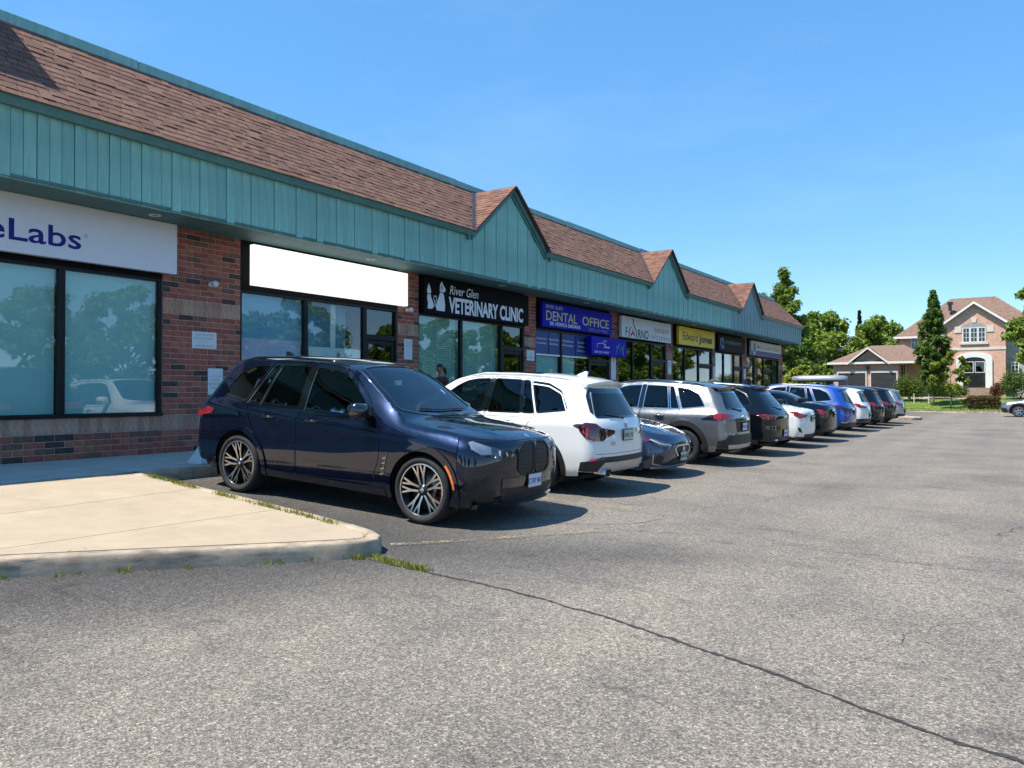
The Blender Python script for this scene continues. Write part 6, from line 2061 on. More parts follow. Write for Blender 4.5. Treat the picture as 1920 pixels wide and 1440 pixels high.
build_car('parked_sedan', 'slate blue sedan backed in between the white and the grey SUV', S_Q, (-7.45, 13.0), 1, dict(
    kind='sedan', paint=P_SLATE, H=1.445, axles=(1.0, 3.85), rw=.335, tw=.23, lip=.03, lip_off=.006, wheel='five', d=.055,
    glass=G_MID, screen=(3.52, 3.34, 2.66, .90, .93), backlight=(.74, 1.50, .82, .86),
    plate=('front', .37, M_PLATEG, M_PTXTG, 'BHRK 405'), extra=q50_extra,
    panels=[
        ('grille', 'front', [(-.20, .56), (-.26, .50), (-.17, .385), (.17, .385), (.26, .50), (.20, .56)], .004, .01, M_BLK),
        ('lower_grille', 'front', [(-.30, .215), (.30, .215), (.34, .30), (.24, .345), (-.24, .345), (-.34, .30)], .004, .01, M_BLK),
        ('headlight', 'front', [(.34, .56), (.44, .535), (.66, .57), (.86, .645), (.80, .69), (.58, .64), (.40, .60)], .007, .012, M_LENS, True),
        ('fog_recess', 'front', [(.50, .25), (.66, .25), (.70, .36), (.64, .42), (.50, .38)], .004, .01, M_BLK, True),
        ('side_marker', 'front', [(.86, .62), (.93, .655), (.92, .685), (.85, .66)], .009, .01, M_RED, True),
    ]))

# grey SUV --------------------------------------------------------------
def rav_extra(S, keep):
    wiper_rear(1.12, S, keep)
    for sg in (1, -1):
        q = S.rearf(np.array([[sg * .30, .93]]))[0]
    m = MB(); q = S.rearf(np.array([[0., .985]]))[0]
    m.lathe([(.045, -.004), (.058, -.004), (.058, .004), (.045, .004)], 18, 'x', 0, True)
    o = m.build('emblem', M_CHR, None, (q[0] - .006, 0, .985)); o.scale = (1, 1.3, 1); keep(o)
S_RAV = suv_shape(4.60, .928, 1.685, tail=[(.25, .13), (.42, .02), (.55, 0), (.75, .02), (.95, .03), (1.10, .07), (1.2, .14), (1.45, .30), (1.62, .41), (1.70, .46)], Kr=.30)
build_car('parked_suv', 'metallic grey SUV with bright roof and red angular lamps beside the slate blue sedan', S_RAV, (-7.12, 15.82), -1, dict(
    paint=P_GREY, H=1.685, axles=(.98, 3.67), rw=.352, tw=.235, arch=.075, lip=.10, lip_off=.014, lip_mat=M_BLK, wheel='multi', d=.055,
    glass=G_MID, trim=M_CHR, screen=(3.45, 3.28, 2.62, .90, .93),
    rear_window=rnd([(-.58, 1.15), (.58, 1.15), (.52, 1.485), (-.52, 1.485)], .05), rails=True, spoiler=(.56, .14, M_BLKG), fin=.8,
    plate=('rear', .80, M_PLATEW, M_PTXT, 'CWZL 938'), extra=rav_extra,
    panels=[
        ('taillight', 'rear', [(.42, 1.035), (.80, 1.06), (.99, 1.055), (.985, .93), (.80, .925), (.72, .965), (.42, 1.0)], .014, .018, M_RED, True),
        ('tail_side', 'left', [(.22, .945), (.30, .93), (.62, .93), (.42, 1.03), (.26, 1.06)], .010, .015, M_BLKG, True),
        ('tail_corner', 'left', [(.20, .95), (.36, .95), (.42, 1.0), (.34, 1.05), (.22, 1.055)], .014, .015, M_RED, True),
        ('bumper_cladding', 'rear', [(-.99, .37), (.99, .37), (.99, .52), (.72, .56), (.62, .64), (-.62, .64), (-.72, .56), (-.99, .52)], .010, .014, M_BLK),
        ('skid_plate', 'rear', [(-.60, .37), (.60, .37), (.66, .45), (-.66, .45)], .02, .02, M_SIL),
        ('plate_recess', 'rear', [(-.30, .69), (.30, .69), (.34, .91), (-.34, .91)], .002, .004, M_BLK),
        ('trim_bar', 'rear', [(-.34, .925), (.34, .925), (.34, .955), (-.34, .955)], .010, .012, M_BLKG),
    ]))

# blue-black SUV ----------------------------------------------------------
def stel_extra(S, keep):
    tailpipes(.52, .40, .0, .042, M_CHR, 1.9)(S, keep)
    wiper_rear(1.10, S, keep)
    q = S.rearf(np.array([[0., .97]]))[0]
    roundel(keep, (q[0] - .006, 0, .97), .045, math.pi, [M_CHR, M_SIL])
S_ST = suv_shape(4.69, .95, 1.672, tail=[(.25, .15), (.42, .03), (.58, 0), (.78, .02), (.95, .03), (1.05, .06), (1.14, .13), (1.38, .34), (1.55, .50), (1.68, .60)], Kr=.36, ey=.60)
build_car('parked_suv', 'blue black SUV with rounded red lamps beside the grey one', S_ST, (-7.08, 18.72), -1, dict(
    paint=P_BLACK, H=1.672, axles=(.98, 3.80), rw=.36, tw=.25, lip=.03, lip_off=.006, wheel='five', d=.06,
    glass=G_DARK, screen=(3.52, 3.36, 2.66, .90, .93),
    rear_window=rnd([(-.52, 1.12), (.52, 1.12), (.46, 1.45), (-.46, 1.45)], .05), rails=True, rail_mat=M_SIL, spoiler=(.52, .13, P_BLACK), fin=.95,
    plate=('rear', .55, M_PLATEW, M_PTXT, 'CLMA 271'), extra=stel_extra,
    panels=[
        ('taillight', 'rear', [(.36, .955), (.62, .985), (.90, .985), (.99, .95), (.99, .91), (.85, .875), (.60, .88), (.38, .915)], .010, .014, M_RED, True),
        ('tail_side', 'left', [(.22, .92), (.34, .925), (.46, .955), (.36, .975), (.22, .97)], .010, .014, M_RED, True),
        ('diffuser', 'rear', [(-.62, .37), (.62, .37), (.66, .47), (-.66, .47)], .008, .012, M_BLK),
    ]))

# white sedan -------------------------------------------------------------
def kia_extra(S, keep):
    keep(ribbon(S, 'rear', [(-.86, .30), (0, .285), (.86, .30)], .04, .014, M_BLK, 'bumper_lip', None, .03))
S_KIA = sedan_shape(4.64, .90, 1.435, 1.06)
def sed_panels(lmat):
    return [
        ('taillight', 'rear', [(.36, .905), (.62, .925), (.99, .965), (.99, .87), (.74, .81), (.52, .82), (.40, .86)], .008, .012, lmat, True),
        ('tail_side', 'left', [(.20, .90), (.42, .94), (.34, .975), (.20, .97)], .008, .012, lmat, True),
        ('bumper_vent', 'rear', [(.62, .42), (.80, .47), (.86, .58), (.72, .55)], .006, .01, M_BLK, True),
        ('diffuser', 'rear', [(-.42, .31), (.42, .31), (.48, .39), (-.48, .39)], .006, .01, M_BLK),
    ]
build_car('parked_sedan', 'white sedan with slim red lamps and black lower vents', S_KIA, (-7.10, 21.75), -1, dict(
    kind='sedan', paint=P_WHITE, H=1.435, axles=(.98, 3.68), rw=.325, tw=.225, lip=.02, lip_off=.004, wheel='five', d=.065,
    glass=G_DARK, screen=(3.40, 3.23, 2.57, .90, .93), backlight=(.70, 1.45, .82, .86), plate=('rear', .80, M_PLATEG, M_PTXTG, 'CRXP 550'),
    extra=kia_extra, panels=sed_panels(M_RED)))

# black hatchback -----------------------------------------------------------
S_DK = sedan_shape(4.55, .90, 1.47, 1.12)
build_car('parked_sedan', 'black sedan with red lamps half hidden between the white sedan and the blue SUV', S_DK, (-7.05, 24.65), -1, dict(
    kind='sedan', paint=P_BLACK, H=1.47, axles=(.93, 3.6), rw=.325, tw=.225, lip=.02, lip_off=.004, wheel='five', d=.07,
    glass=G_DARK, screen=(3.34, 3.17, 2.53, .90, .93), backlight=(.69, 1.42, .82, .86), plate=('rear', .84, M_PLATEW, M_PTXT, 'BZTN 614'), panels=sed_panels(M_RED)))

# bright blue SUV -----------------------------------------------------------
def sf_extra(S, keep):
    for kd in ('left', 'right'):
        k = 4.785 / 4.935; q = 1.71 / 1.765
        fr = [(a * k, b * q) for a, b in [(3.25, 1.07), (2.1, 1.11), (1.2, 1.135), (.55, 1.22), (.78, 1.53), (1.05, 1.635), (1.5, 1.665), (2.1, 1.668), (2.5, 1.64), (2.80, 1.53), (3.1, 1.30)]]
        keep(ribbon(S, kd, rnd(fr, .06), .03, .006, M_CHR, 'window_frame', None, .01, True))
    keep(ribbon(S, 'rear', [(-.97, .50), (-.66, .50), (-.56, .56)], .022, .014, M_CHR, 'bumper_trim', None, .015))
    keep(ribbon(S, 'rear', [(.97, .50), (.66, .50), (.56, .56)], .022, .014, M_CHR, 'bumper_trim', None, .015))
    wiper_rear(1.14, S, keep)
S_SF = suv_shape(4.785, .95, 1.71, Kr=.34)
SUVP = lambda lm, clad=True: [
    ('taillight', 'rear', [(.34, .945), (.62, .985), (.99, 1.03), (.99, .955), (.82, .90), (.58, .89), (.38, .90)], .010, .014, lm, True),
    ('tail_side', 'left', [(.22, .95), (.40, .99), (.52, 1.03), (.38, 1.055), (.23, 1.04)], .010, .014, lm, True),
    ('bumper_cladding', 'rear', [(-.99, .37), (.99, .37), (.99, .48), (.60, .50), (-.60, .50), (-.99, .48)], .008, .012, M_BLK),
]
build_car('parked_suv', 'bright blue SUV with chrome window surround', S_SF, (-7.13, 27.75), -1, dict(
    paint=P_BLUE, H=1.71, axles=(1.02, 3.785), rw=.36, tw=.24, lip=.04, lip_off=.008, wheel='multi', d=.07,
    glass=G_MID, trim=M_CHR, screen=(3.59, 3.42, 2.72, .90, .93), rear_window=rnd([(-.56, 1.16), (.56, 1.16), (.52, 1.50), (-.52, 1.50)], .05),
    rails=True, rail_mat=M_SIL, spoiler=(.56, .12, P_BLUE), fin=.8, plate=('rear', .84, M_PLATEW, M_PTXT, 'CPDS 336'), extra=sf_extra, panels=SUVP(M_REDD)))

# white crossover -----------------------------------------------------------
S_W2 = suv_shape(4.48, .925, 1.65, Kr=.36)
build_car('parked_suv', 'white crossover with sharp red lamps beyond the bright blue SUV', S_W2, (-7.15, 31.9), -1, dict(
    paint=P_WHITE, H=1.65, axles=(.92, 3.59), rw=.345, tw=.225, lip=.03, lip_off=.006, wheel='multi', d=.08,
    glass=G_DARK, screen=(3.36, 3.20, 2.55, .90, .93), rear_window=rnd([(-.58, 1.12), (.58, 1.12), (.52, 1.45), (-.52, 1.45)], .05),
    spoiler=(.55, .12, P_WHITE), plate=('rear', .62, M_PLATEW, M_PTXT, 'BVFA 902'), panels=SUVP(M_RED)))

# dark maroon SUV with a roof box ---------------------------------------------
S_MR = suv_shape(4.6, .93, 1.68)
def bars(S, keep):
    for x in (1.35, 2.2):
        m = MB(); z = float(S.top(x)) + .05
        m.tube([(x, -.62, z - .03), (x, -.58, z + .02), (x, .58, z + .02), (x, .62, z - .03)], .018, 6); keep(m.build('roof_bar', M_BLK, None))
build_car('parked_suv', 'dark SUV carrying a roof box', S_MR, (-7.15, 34.9), -1, dict(
    paint=P_BLACK, H=1.68, axles=(.95, 3.65), rw=.35, tw=.225, lip=.03, lip_off=.006, wheel='five', d=.08,
    glass=G_DARK, screen=(3.45, 3.28, 2.62, .90, .93), rear_window=rnd([(-.56, 1.13), (.56, 1.13), (.52, 1.47), (-.52, 1.47)], .05),
    spoiler=(.55, .10, P_BLACK), plate=('rear', .82, M_PLATEW, M_PTXT, 'CHKD 187'), panels=SUVP(M_RED), extra=bars))
_m = MB()
_sec = [(-.42, 0), (-.40, -.06), (-.28, -.10), (.28, -.10), (.40, -.06), (.42, 0), (.38, .12), (.24, .19), (-.24, .19), (-.38, .12)]
_vs = []; _st = [(-1.12, .30), (-1.02, .72), (-.7, .95), (0, 1.0), (.7, .95), (1.02, .70), (1.14, .25)]
for _x, _s in _st: _vs += [(_x, a * _s, b * (.5 + .5 * _s)) for a, b in _sec]
_n10 = len(_sec)
_fs = [(i * _n10 + k, i * _n10 + (k + 1) % _n10, (i + 1) * _n10 + (k + 1) % _n10, (i + 1) * _n10 + k) for i in range(len(_st) - 1) for k in range(_n10)] + [tuple(range(_n10)), tuple((len(_st) - 1) * _n10 + k for k in range(_n10))]
_m.add(_vs, _fs)
tag(_m.build('roof_box', mat('roof_box_silver', (.30, .31, .33), .3, .3, var=.08, coat=.5), None, (-7.35, 34.9, 2.03), smooth=True), 'silver grey roof box strapped on top of a dark parked SUV', 'roof box')

# black SUV with alloy wheels, then a silver one at the row's end ----------------
S_B2 = suv_shape(4.7, .95, 1.70)
build_car('parked_suv', 'black SUV with bright alloy wheels near the far end of the row', S_B2, (-7.13, 37.9), -1, dict(
    paint=P_BLACK, H=1.70, axles=(1.0, 3.72), rw=.365, tw=.24, lip=.03, lip_off=.006, wheel='five', d=.08,
    glass=G_DARK, trim=M_CHR, screen=(3.52, 3.36, 2.68, .90, .93), rear_window=rnd([(-.56, 1.15), (.56, 1.15), (.52, 1.49), (-.52, 1.49)], .05),
    rails=True, spoiler=(.55, .12, P_BLACK), plate=('rear', .82, M_PLATEW, M_PTXT, 'CTLB 455'), panels=SUVP(M_RED)))
S_S2 = suv_shape(4.55, .92, 1.66)
build_car('parked_suv', 'silver hatchback last in the row beside the black SUV', S_S2, (-7.0, 40.6), -1, dict(
    paint=P_SILVER, H=1.66, axles=(.95, 3.6), rw=.345, tw=.225, lip=.03, lip_off=.006, wheel='five', d=.08,
    glass=G_DARK, screen=(3.41, 3.25, 2.59, .90, .93), rear_window=rnd([(-.56, 1.12), (.56, 1.12), (.52, 1.46), (-.52, 1.46)], .05),
    spoiler=(.55, .12, P_SILVER), plate=('rear', .60, M_PLATEW, M_PTXT, 'BXGW 760'), panels=SUVP(M_RED)))

# crossover on the far side of the lot, cut by the frame ------------------------
S_CT = suv_shape(4.48, .90, 1.60)
_e = build_car('parked_suv', 'grey crossover with black cladding standing across the lot at the far right', S_CT, (1.05, 56.0), -1, dict(
    paint=P_SILVER, H=1.60, axles=(.9, 3.57), rw=.345, tw=.225, arch=.07, lip=.09, lip_off=.012, lip_mat=M_BLK, wheel='five', d=.08,
    glass=G_DARK, screen=(3.36, 3.20, 2.55, .90, .93), rear_window=rnd([(-.56, 1.09), (.56, 1.09), (.52, 1.40), (-.52, 1.40)], .05), rails=True,
    panels=[('headlight', 'front', [(.40, .76), (.60, .70), (.92, .78), (.93, .86), (.66, .83)], .008, .012, M_LENS, True),
            ('grille', 'front', [(-.34, .62), (.34, .62), (.38, .76), (-.38, .76)], .004, .01, M_BLK),
            ('bumper_cladding', 'front', [(-.95, .27), (.95, .27), (.97, .50), (.60, .56), (-.60, .56), (-.97, .50)], .008, .012, M_BLK)]), group=None)
# ------------------------------------------------------------------ shop signs and wall plates
def flat(name, col, rough=.5, var=.03, emit=0): return mat('ink_' + name, col, rough, var=var, spec=.25, emit=emit)
K_NAVY = flat('navy', (.012, .010, .20)); K_BLACK = flat('black', (.010, .010, .012)); K_WHITE = flat('white', (.76, .80, .84)); K_GOLD = flat('gold', (.55, .50, .20))
K_RED = flat('red', (.42, .02, .03)); K_GREY = flat('grey', (.22, .23, .24)); K_BLUE = flat('sky', (.25, .45, .58)); K_ORANGE = flat('ochre', (.42, .26, .06)); K_SILV = flat('silver', (.52, .56, .60))
K_GRN = flat('green', (.10, .26, .12)); K_DGREY = flat('faint', (.085, .085, .08)); K_CREAM = flat('cream', (.62, .60, .55))
B_WHITE = mat('board_white', (.66, .69, .74), .4, var=.03); B_BLACK = mat('board_black', (.006, .006, .008), .6, var=.1, spec=.08); B_BLUE = mat('board_blue', (.006, .008, .34), .5, var=.06, spec=.1)
B_PALE = mat('board_pale', (.60, .62, .60), .45, var=.05); B_YEL = mat('board_yellow', (.78, .53, .014), .45, var=.06); B_DARK = mat('board_dark_green', (.014, .017, .015), .6, var=.15, spec=.1); B_PURP = mat('board_purple', (.075, .06, .20), .5, var=.06)
B_PLATE = mat('plate_face', (.62, .64, .66), .4, var=.04)
B_GLOW = mat('added_glow_sign_face', (.95, .95, .95), .5, var=.0, emit=.55)  # emission added to whiten the blank board, not a known backlight

def board(name, label, y0, y1, z0, z1, mt, x=-12.42, depth=.12, frame=None, cat='shop sign', bev=.008, group=None):
    root = tag(empty(name, (x - depth, (y0 + y1) / 2, z0)), label, cat, group)
    m = MB(); m.box(x - depth, x, y0, y1, z0, z1)
    o = m.build('panel', mt, root, bevel=bev); o.matrix_parent_inverse = Matrix.Translation(-Vector(root.location))
    root['x'] = x
    return root
def put(root, o):
    o.parent = root; o.matrix_parent_inverse = Matrix.Translation(-Vector(root.location)); return o
def fit(root, body, y0, y1, zb, cap, mt, shear=0.0, bold=0.0, name='lettering', align=None, dx=.003, sp=1.0):
    """lettering stretched to run from y0 to y1 with the given capital height"""
    o = text(body, 1.0, mt, None, 0, 0, 0, name, 'LEFT', 1.0, shear, bold, .0, sp=sp)
    vs = [v.co for v in o.data.vertices]
    a, b = min(v.x for v in vs), max(v.x for v in vs); h = .70
    o.data.transform(Matrix.Diagonal(((y1 - y0) / (b - a), cap / h, 1, 1)) @ Matrix.Translation((-a, 0, 0)))
    o.location = (root['x'] + dx, y0, zb)
    return put(root, o)
def shape2d(root, poly, mt, name, th=.006, dx=.0):
    m = MB(); m.prism(poly, root['x'] + .0005 + dx, root['x'] + th + dx, 'x')
    return put(root, m.build(name, mt))

# 1 laboratory
s = board('shop_sign', 'long white sign board with dark blue lettering ending in Labs', 1.0, 8.0, 3.57, 4.45, B_WHITE)
fit(s, 'eLabs', 4.98, 6.34, 3.755, .315, K_NAVY, bold=.012)
for k in range(1):
    m = MB(); m.lathe([(.026, .0), (.032, .0), (.032, .004), (.026, .004)], 16, 'x', 0, True, c=(s['x'], 6.415, 3.98)); put(s, m.build('registered_ring', K_BLUE))
    fit(s, 'R', 6.402, 6.43, 3.965, .028, K_BLUE)
# 2 blank white board, its glow added
s = board('shop_sign', 'blank white sign board with added glow above the second shopfront', 9.62, 14.1, 3.58, 4.37, B_GLOW, bev=.004)
# 3 veterinary clinic
s = board('shop_sign', 'black sign with white cat and dog outlines reading Veterinary Clinic', 14.74, 19.60, 3.50, 4.40, B_BLACK, x=-12.44)
fit(s, 'VETERINARY CLINIC', 15.72, 19.28, 3.585, .385, K_WHITE, bold=.035)
fit(s, 'River Glen', 15.76, 17.02, 4.05, .235, K_WHITE, shear=.22, bold=.004)
def yz(cx, cz, pts, k=1.0): return [(cx + a * k, cz + b * k) for a, b in pts]
# in sign space: origin at left foot of the cat
cat_body = [(.0, .0), (.17, .0), (.24, .06), (.22, .16), (.14, .28), (.12, .36), (.0, .36), (-.01, .25), (.02, .12)]
cat_head = [(.0, .38), (.12, .38), (.135, .46), (.11, .53), (.05, .64), (.0, .53), (-.02, .45)]
dog_body = [(.36, -.02), (.69, -.02), (.70, .14), (.66, .36), (.62, .44), (.50, .45), (.44, .32), (.36, .17), (.33, .06)]
dog_head = [(.49, .47), (.62, .46), (.69, .48), (.73, .54), (.68, .60), (.62, .66), (.57, .74), (.51, .68), (.485, .58)]
for nm, q in (('cat_figure', cat_body), ('cat_figure', cat_head), ('dog_figure', dog_body), ('dog_figure', dog_head)): shape2d(s, yz(14.86, 3.60, q), K_WHITE, nm)
shape2d(s, yz(14.86, 3.60, [(.545, .52), (.575, .52), (.58, .62), (.555, .64), (.54, .60)]), K_GREY, 'dog_ear', dx=.006)
m = MB()
for pts in ([(.24, .06), (.28, .12), (.27, .20), (.235, .27), (.245, .33), (.275, .345), (.30, .31)], [(.345, .05), (.31, .12), (.325, .20), (.355, .27), (.35, .33), (.325, .345), (.30, .31)]):
    m.tube([(s['x'] + .004, 14.86 + a, 3.60 + b) for a, b in pts], .010, 5)
put(s, m.build('heart_tails', K_WHITE))
# 4 dental office
s = board('shop_sign', 'bright blue sign with gold letters reading Dental Office', 20.40, 25.25, 3.55, 4.33, B_BLUE, x=-12.44)
fit(s, 'RIVER GLEN', 20.36 + .25, 21.65, 4.14, .115, K_SILV)
fit(s, 'DENTAL', 20.62, 22.62, 3.77, .30, K_GOLD, bold=.008); fit(s, 'OFFICE', 22.98, 24.98, 3.77, .30, K_GOLD, bold=.008)
fit(s, 'DR. MONICA SARDANA', 20.85, 22.85, 3.615, .115, K_WHITE, bold=.01)
fit(s, '(905) 257-4965', 23.45, 24.85, 3.605, .105, K_GREY)
s = board('awning_sign', 'small blue box awning with tooth logo above the dental door', 23.45, 26.25, 2.78, 3.44, B_BLUE, x=-12.33, depth=.22, bev=.03)
fit(s, '289 837-4965', 23.65, 24.75, 2.86, .075, K_WHITE)
m = MB(); xx = s['x'] + .004
m.tube([(xx, 23.85, 3.05), (xx, 23.85, 3.18), (xx, 24.3, 3.22), (xx, 24.5, 3.10), (xx, 24.75, 3.06)], .012, 5); m.tube([(xx, 24.45 + .1 * math.cos(a), 3.24 + .08 * math.sin(a)) for a in np.linspace(0, 5.5, 12)], .012, 5)
m.tube([(xx, 24.35, 3.07), (xx, 24.8, 3.09)], .016, 5)
put(s, m.build('tooth_logo', K_WHITE))
m = MB()
for pts in ([(25.35, 2.88), (25.40, 3.05), (25.52, 3.16), (25.64, 3.10), (25.70, 2.95)], [(25.92, 2.86), (25.90, 3.05), (25.84, 3.2)], [(25.90, 3.05), (26.02, 3.25)], [(25.90, 3.02), (25.80, 3.12)], [(25.42, 3.06), (25.34, 3.2)], [(25.55, 3.16), (25.6, 3.28)]):
    m.tube([(xx, a, b) for a, b in pts], .012, 5)
put(s, m.build('tree_logo', K_BLUE))
# lettering on the dental window panels
s = board('window_lettering', 'blue window panels with white service lettering beside the dental door', 20.34, 20.345, 2.73, 2.735, M_SBLUE, x=-12.66, depth=.002, cat='window lettering', bev=0)
for a, b, lines in ((20.36, 21.02, ('Complimentary', 'Consultations')), (21.14, 21.8, ('Family & Kids', 'Dentistry')), (22.0, 22.75, ('Orthodontics', '& Invisalign')), (22.98, 23.75, ('Cosmetic', 'Whitening', 'Dental Hygiene'))):
    for i, t in enumerate(lines): fit(s, t, a + .02 + .04 * (len(t) < 10), b - .02 - .04 * (len(t) < 10), 3.16 - .14 * i, .07, K_WHITE)
# 5 pizzeria
s = board('shop_sign', 'white pizzeria sign with a black oven shape and red flame', 26.05, 30.85, 3.56, 4.36, B_PALE, x=-12.44)
fit(s, 'F', 26.38, 26.56, 3.62, .33, K_BLACK, bold=.01); fit(s, 'RNO', 27.5, 28.5, 3.60, .33, K_BLACK, bold=.012)
xx = s['x'] + .004
m = MB(); m.tube([(xx, 26.95, 4.27), (xx, 27.07, 4.26), (xx, 27.06, 4.10), (xx, 27.20, 3.98), (xx, 27.33, 3.84), (xx, 27.38, 3.6)], .019, 5); m.tube([(xx, 26.85, 3.98), (xx, 26.72, 3.86), (xx, 26.66, 3.6)], .019, 5)
put(s, m.build('oven_outline', K_BLACK))
shape2d(s, [(26.82, 3.60), (26.88, 3.76), (26.98, 3.80), (27.03, 3.94), (27.08, 3.80), (27.18, 3.75), (27.25, 3.60), (27.14, 3.66), (27.04, 3.74), (26.94, 3.66)], K_RED, 'flame')
for i, ch in enumerate('PIZZERIA'): fit(s, ch, 28.82 + i * .245, 28.82 + i * .245 + (.05 if ch == 'I' else .12), 3.63, .15, K_BLACK)
fit(s, 'Tel: 365-726-7767', 29.05, 30.6, 3.92, .17, K_RED, bold=.006)
# 6 yellow
s = board('shop_sign', 'yellow sign with black lettering reading EdwardJones', 31.75, 36.35, 3.58, 4.38, B_YEL, x=-12.44)
fit(s, 'Edward', 32.2, 34.05, 3.80, .36, K_BLACK, bold=.004); fit(s, 'Jones', 34.2, 36.0, 3.80, .34, K_BLACK, bold=.03)
# 7 dark
s = board('shop_sign', 'dark green black sign with pale blue emblem', 37.0, 41.25, 3.52, 4.33, B_DARK, x=-12.44)
m = MB(); xx = s['x'] + .004
for k in range(4): m.tube([(xx, 37.45 + .22 * math.sin(t + k * 1.57), 3.93 + .28 * math.cos(t * 1.3 + k * 1.57) * (1 - .08 * k)) for t in np.linspace(0, 2.2, 8)], .028, 5)
put(s, m.build('emblem', K_BLUE))
for i, (a, b) in enumerate(((38.0, 38.25), (38.35, 38.5), (38.6, 38.95), (39.05, 39.4), (39.5, 39.85), (39.95, 40.2), (40.3, 40.55))): shape2d(s, [(a, 3.93), (b, 3.93), (b, 4.10 - .02 * (i % 2)), (a, 4.10)], K_DGREY, 'faded_letter')
# 8 purple
s = board('shop_sign', 'white and purple sign with ochre lettering on the last shopfront', 42.4, 48.6, 3.54, 4.34, B_PALE, x=-12.44)
shape2d(s, [(42.42, 3.55), (48.58, 3.55), (48.58, 3.82), (42.42, 3.82)], B_PURP, 'purple_band', .004)
m = MB(); m.lathe([(0, .008), (.34, .008), (.36, .0)], 24, 'x', 0, c=(s['x'] + .004, 42.95, 3.95)); m.lathe([(0, .012), (.26, .011), (.27, .008)], 24, 'x', 1, c=(s['x'] + .004, 42.95, 3.95)); put(s, m.build('round_emblem', [K_CREAM, K_GREY]))
fit(s, 'Medical Centre', 43.5, 46.4, 3.92, .26, K_ORANGE, bold=.01); fit(s, '& Pharmacy', 46.6, 48.4, 3.92, .26, K_ORANGE, bold=.01)
fit(s, '905 257-1147', 43.9, 45.2, 3.61, .13, K_WHITE); fit(s, '905 257-1184', 47.0, 48.3, 3.61, .13, K_WHITE)
# wall plates
def plate(label, y0, y1, z0, z1, lines, x=XW + .012):
    s = board('wall_notice', label, y0, y1, z0, z1, B_PLATE, x=x, depth=.008, cat='notice', bev=.002)
    w = y1 - y0
    for t, a, b, z, c, mt in lines: fit(s, t, y0 + a * w, y0 + b * w, z0 + z * (z1 - z0), c, mt, dx=.001)
    return s
plate('white notice reading This premises protected by surveillance on the brick pier', 8.41, 8.92, 2.30, 2.61, [('THIS PREMISES', .10, .90, .76, .035, K_GREY), ('PROTECTED BY', .10, .88, .54, .035, K_GREY), ('VIDEO', .36, .64, .34, .03, K_BLUE), ('SURVEILLANCE', .12, .90, .10, .035, K_GREY)])
plate('narrow white reserved parking sign low on the brick pier', 8.74, 9.06, 1.45, 1.94, [('LifeLabs', .08, .92, .66, .05, K_BLUE), ('DOCTOR', .22, .80, .52, .035, K_GREY), ('RESERVED', .06, .94, .36, .05, K_GRN), ('PARKING', .14, .88, .20, .05, K_GRN)])
plate('tall white customer parking notice on the second brick pier', 14.16, 14.46, 2.30, 2.80, [('THIS PLAZA', .12, .88, .86, .028, K_GREY), ('CUSTOMER', .10, .90, .74, .04, K_GREY), ('PARKING', .15, .85, .62, .04, K_GREY), ('ONLY', .30, .70, .50, .04, K_GREY), ('UNAUTHORIZED', .12, .88, .38, .022, K_BLUE), ('VEHICLES WILL', .14, .86, .28, .022, K_BLUE), ('BE TAGGED', .2, .8, .18, .022, K_BLUE)])
plate('small white notice reading No loitering on the third brick pier', 19.72, 20.16, 2.46, 2.78, [('NO', .38, .62, .56, .07, K_GREY), ('LOITERING', .08, .92, .18, .07, K_GREY)])
plate('tall pale notice under the blue awning', 25.46, 25.86, 1.95, 2.85, [('CUSTOMER', .1, .9, .84, .05, K_GREY), ('PARKING', .12, .88, .72, .05, K_GREY), ('ONLY', .3, .7, .60, .05, K_GREY)])
plate('white notice on the brick pier beside the yellow sign', 30.85, 31.25, 2.25, 2.85, [('CUSTOMER', .1, .9, .76, .06, K_GREY), ('PARKING', .12, .88, .58, .06, K_GREY), ('ONLY', .3, .7, .40, .06, K_GREY)])
plate('white notice on the brick pier left of the dark sign', 36.54, 36.90, 1.9, 2.75, [('CUSTOMER', .1, .9, .78, .06, K_GREY), ('PARKING', .12, .88, .62, .06, K_GREY)])
plate('pale notice on the brick pier between the last two shops', 41.45, 41.85, 2.2, 2.75, [('CUSTOMER', .1, .9, .74, .06, K_GREY), ('PARKING', .12, .88, .55, .06, K_GREY)])
# window posters of the second shop
s = board('window_poster', 'white paper poster with a red mark inside the second shop window', 11.25, 12.78, 1.35, 2.46, M_PAPER, x=-12.70, depth=.003, cat='poster', bev=0)
shape2d(s, [(11.95, 2.18), (12.03, 2.20), (12.06, 2.30), (12.02, 2.36), (12.12, 2.30), (12.06, 2.40), (12.16, 2.34), (12.1, 2.16), (12.02, 2.10)], flat('mark', (.30, .06, .05)), 'red_mark', .002)
# globe lamps on the piers
def wall_lamp(y, z, label):
    e = tag(empty('wall_lamp', (XW, y, z)), label, 'lamp', 'white lamps on the brick piers')
    m = MB(); m.lathe([(0, .0), (.05, .0), (.05, .03), (.022, .045), (.022, .09)], 14, 'x', 0); ob('mount', m.mesh('mount', K_WHITE, True), e)
    m = MB(); m.lathe([(.0, .085), (.03, .075), (.055, .10), (.066, .14), (.055, .18), (.03, .20), (.0, .206)], 18, 'x', 0); ob('globe', m.mesh('globe', mat('lamp_globe', (.66, .64, .60), .3, var=.05), True), e)
    return e
wall_lamp(8.79, 3.50, 'small white globe lamp on the brick pier beside the laboratory window')
wall_lamp(14.26, 3.50, 'small white globe lamp on the brick pier beside the veterinary sign')
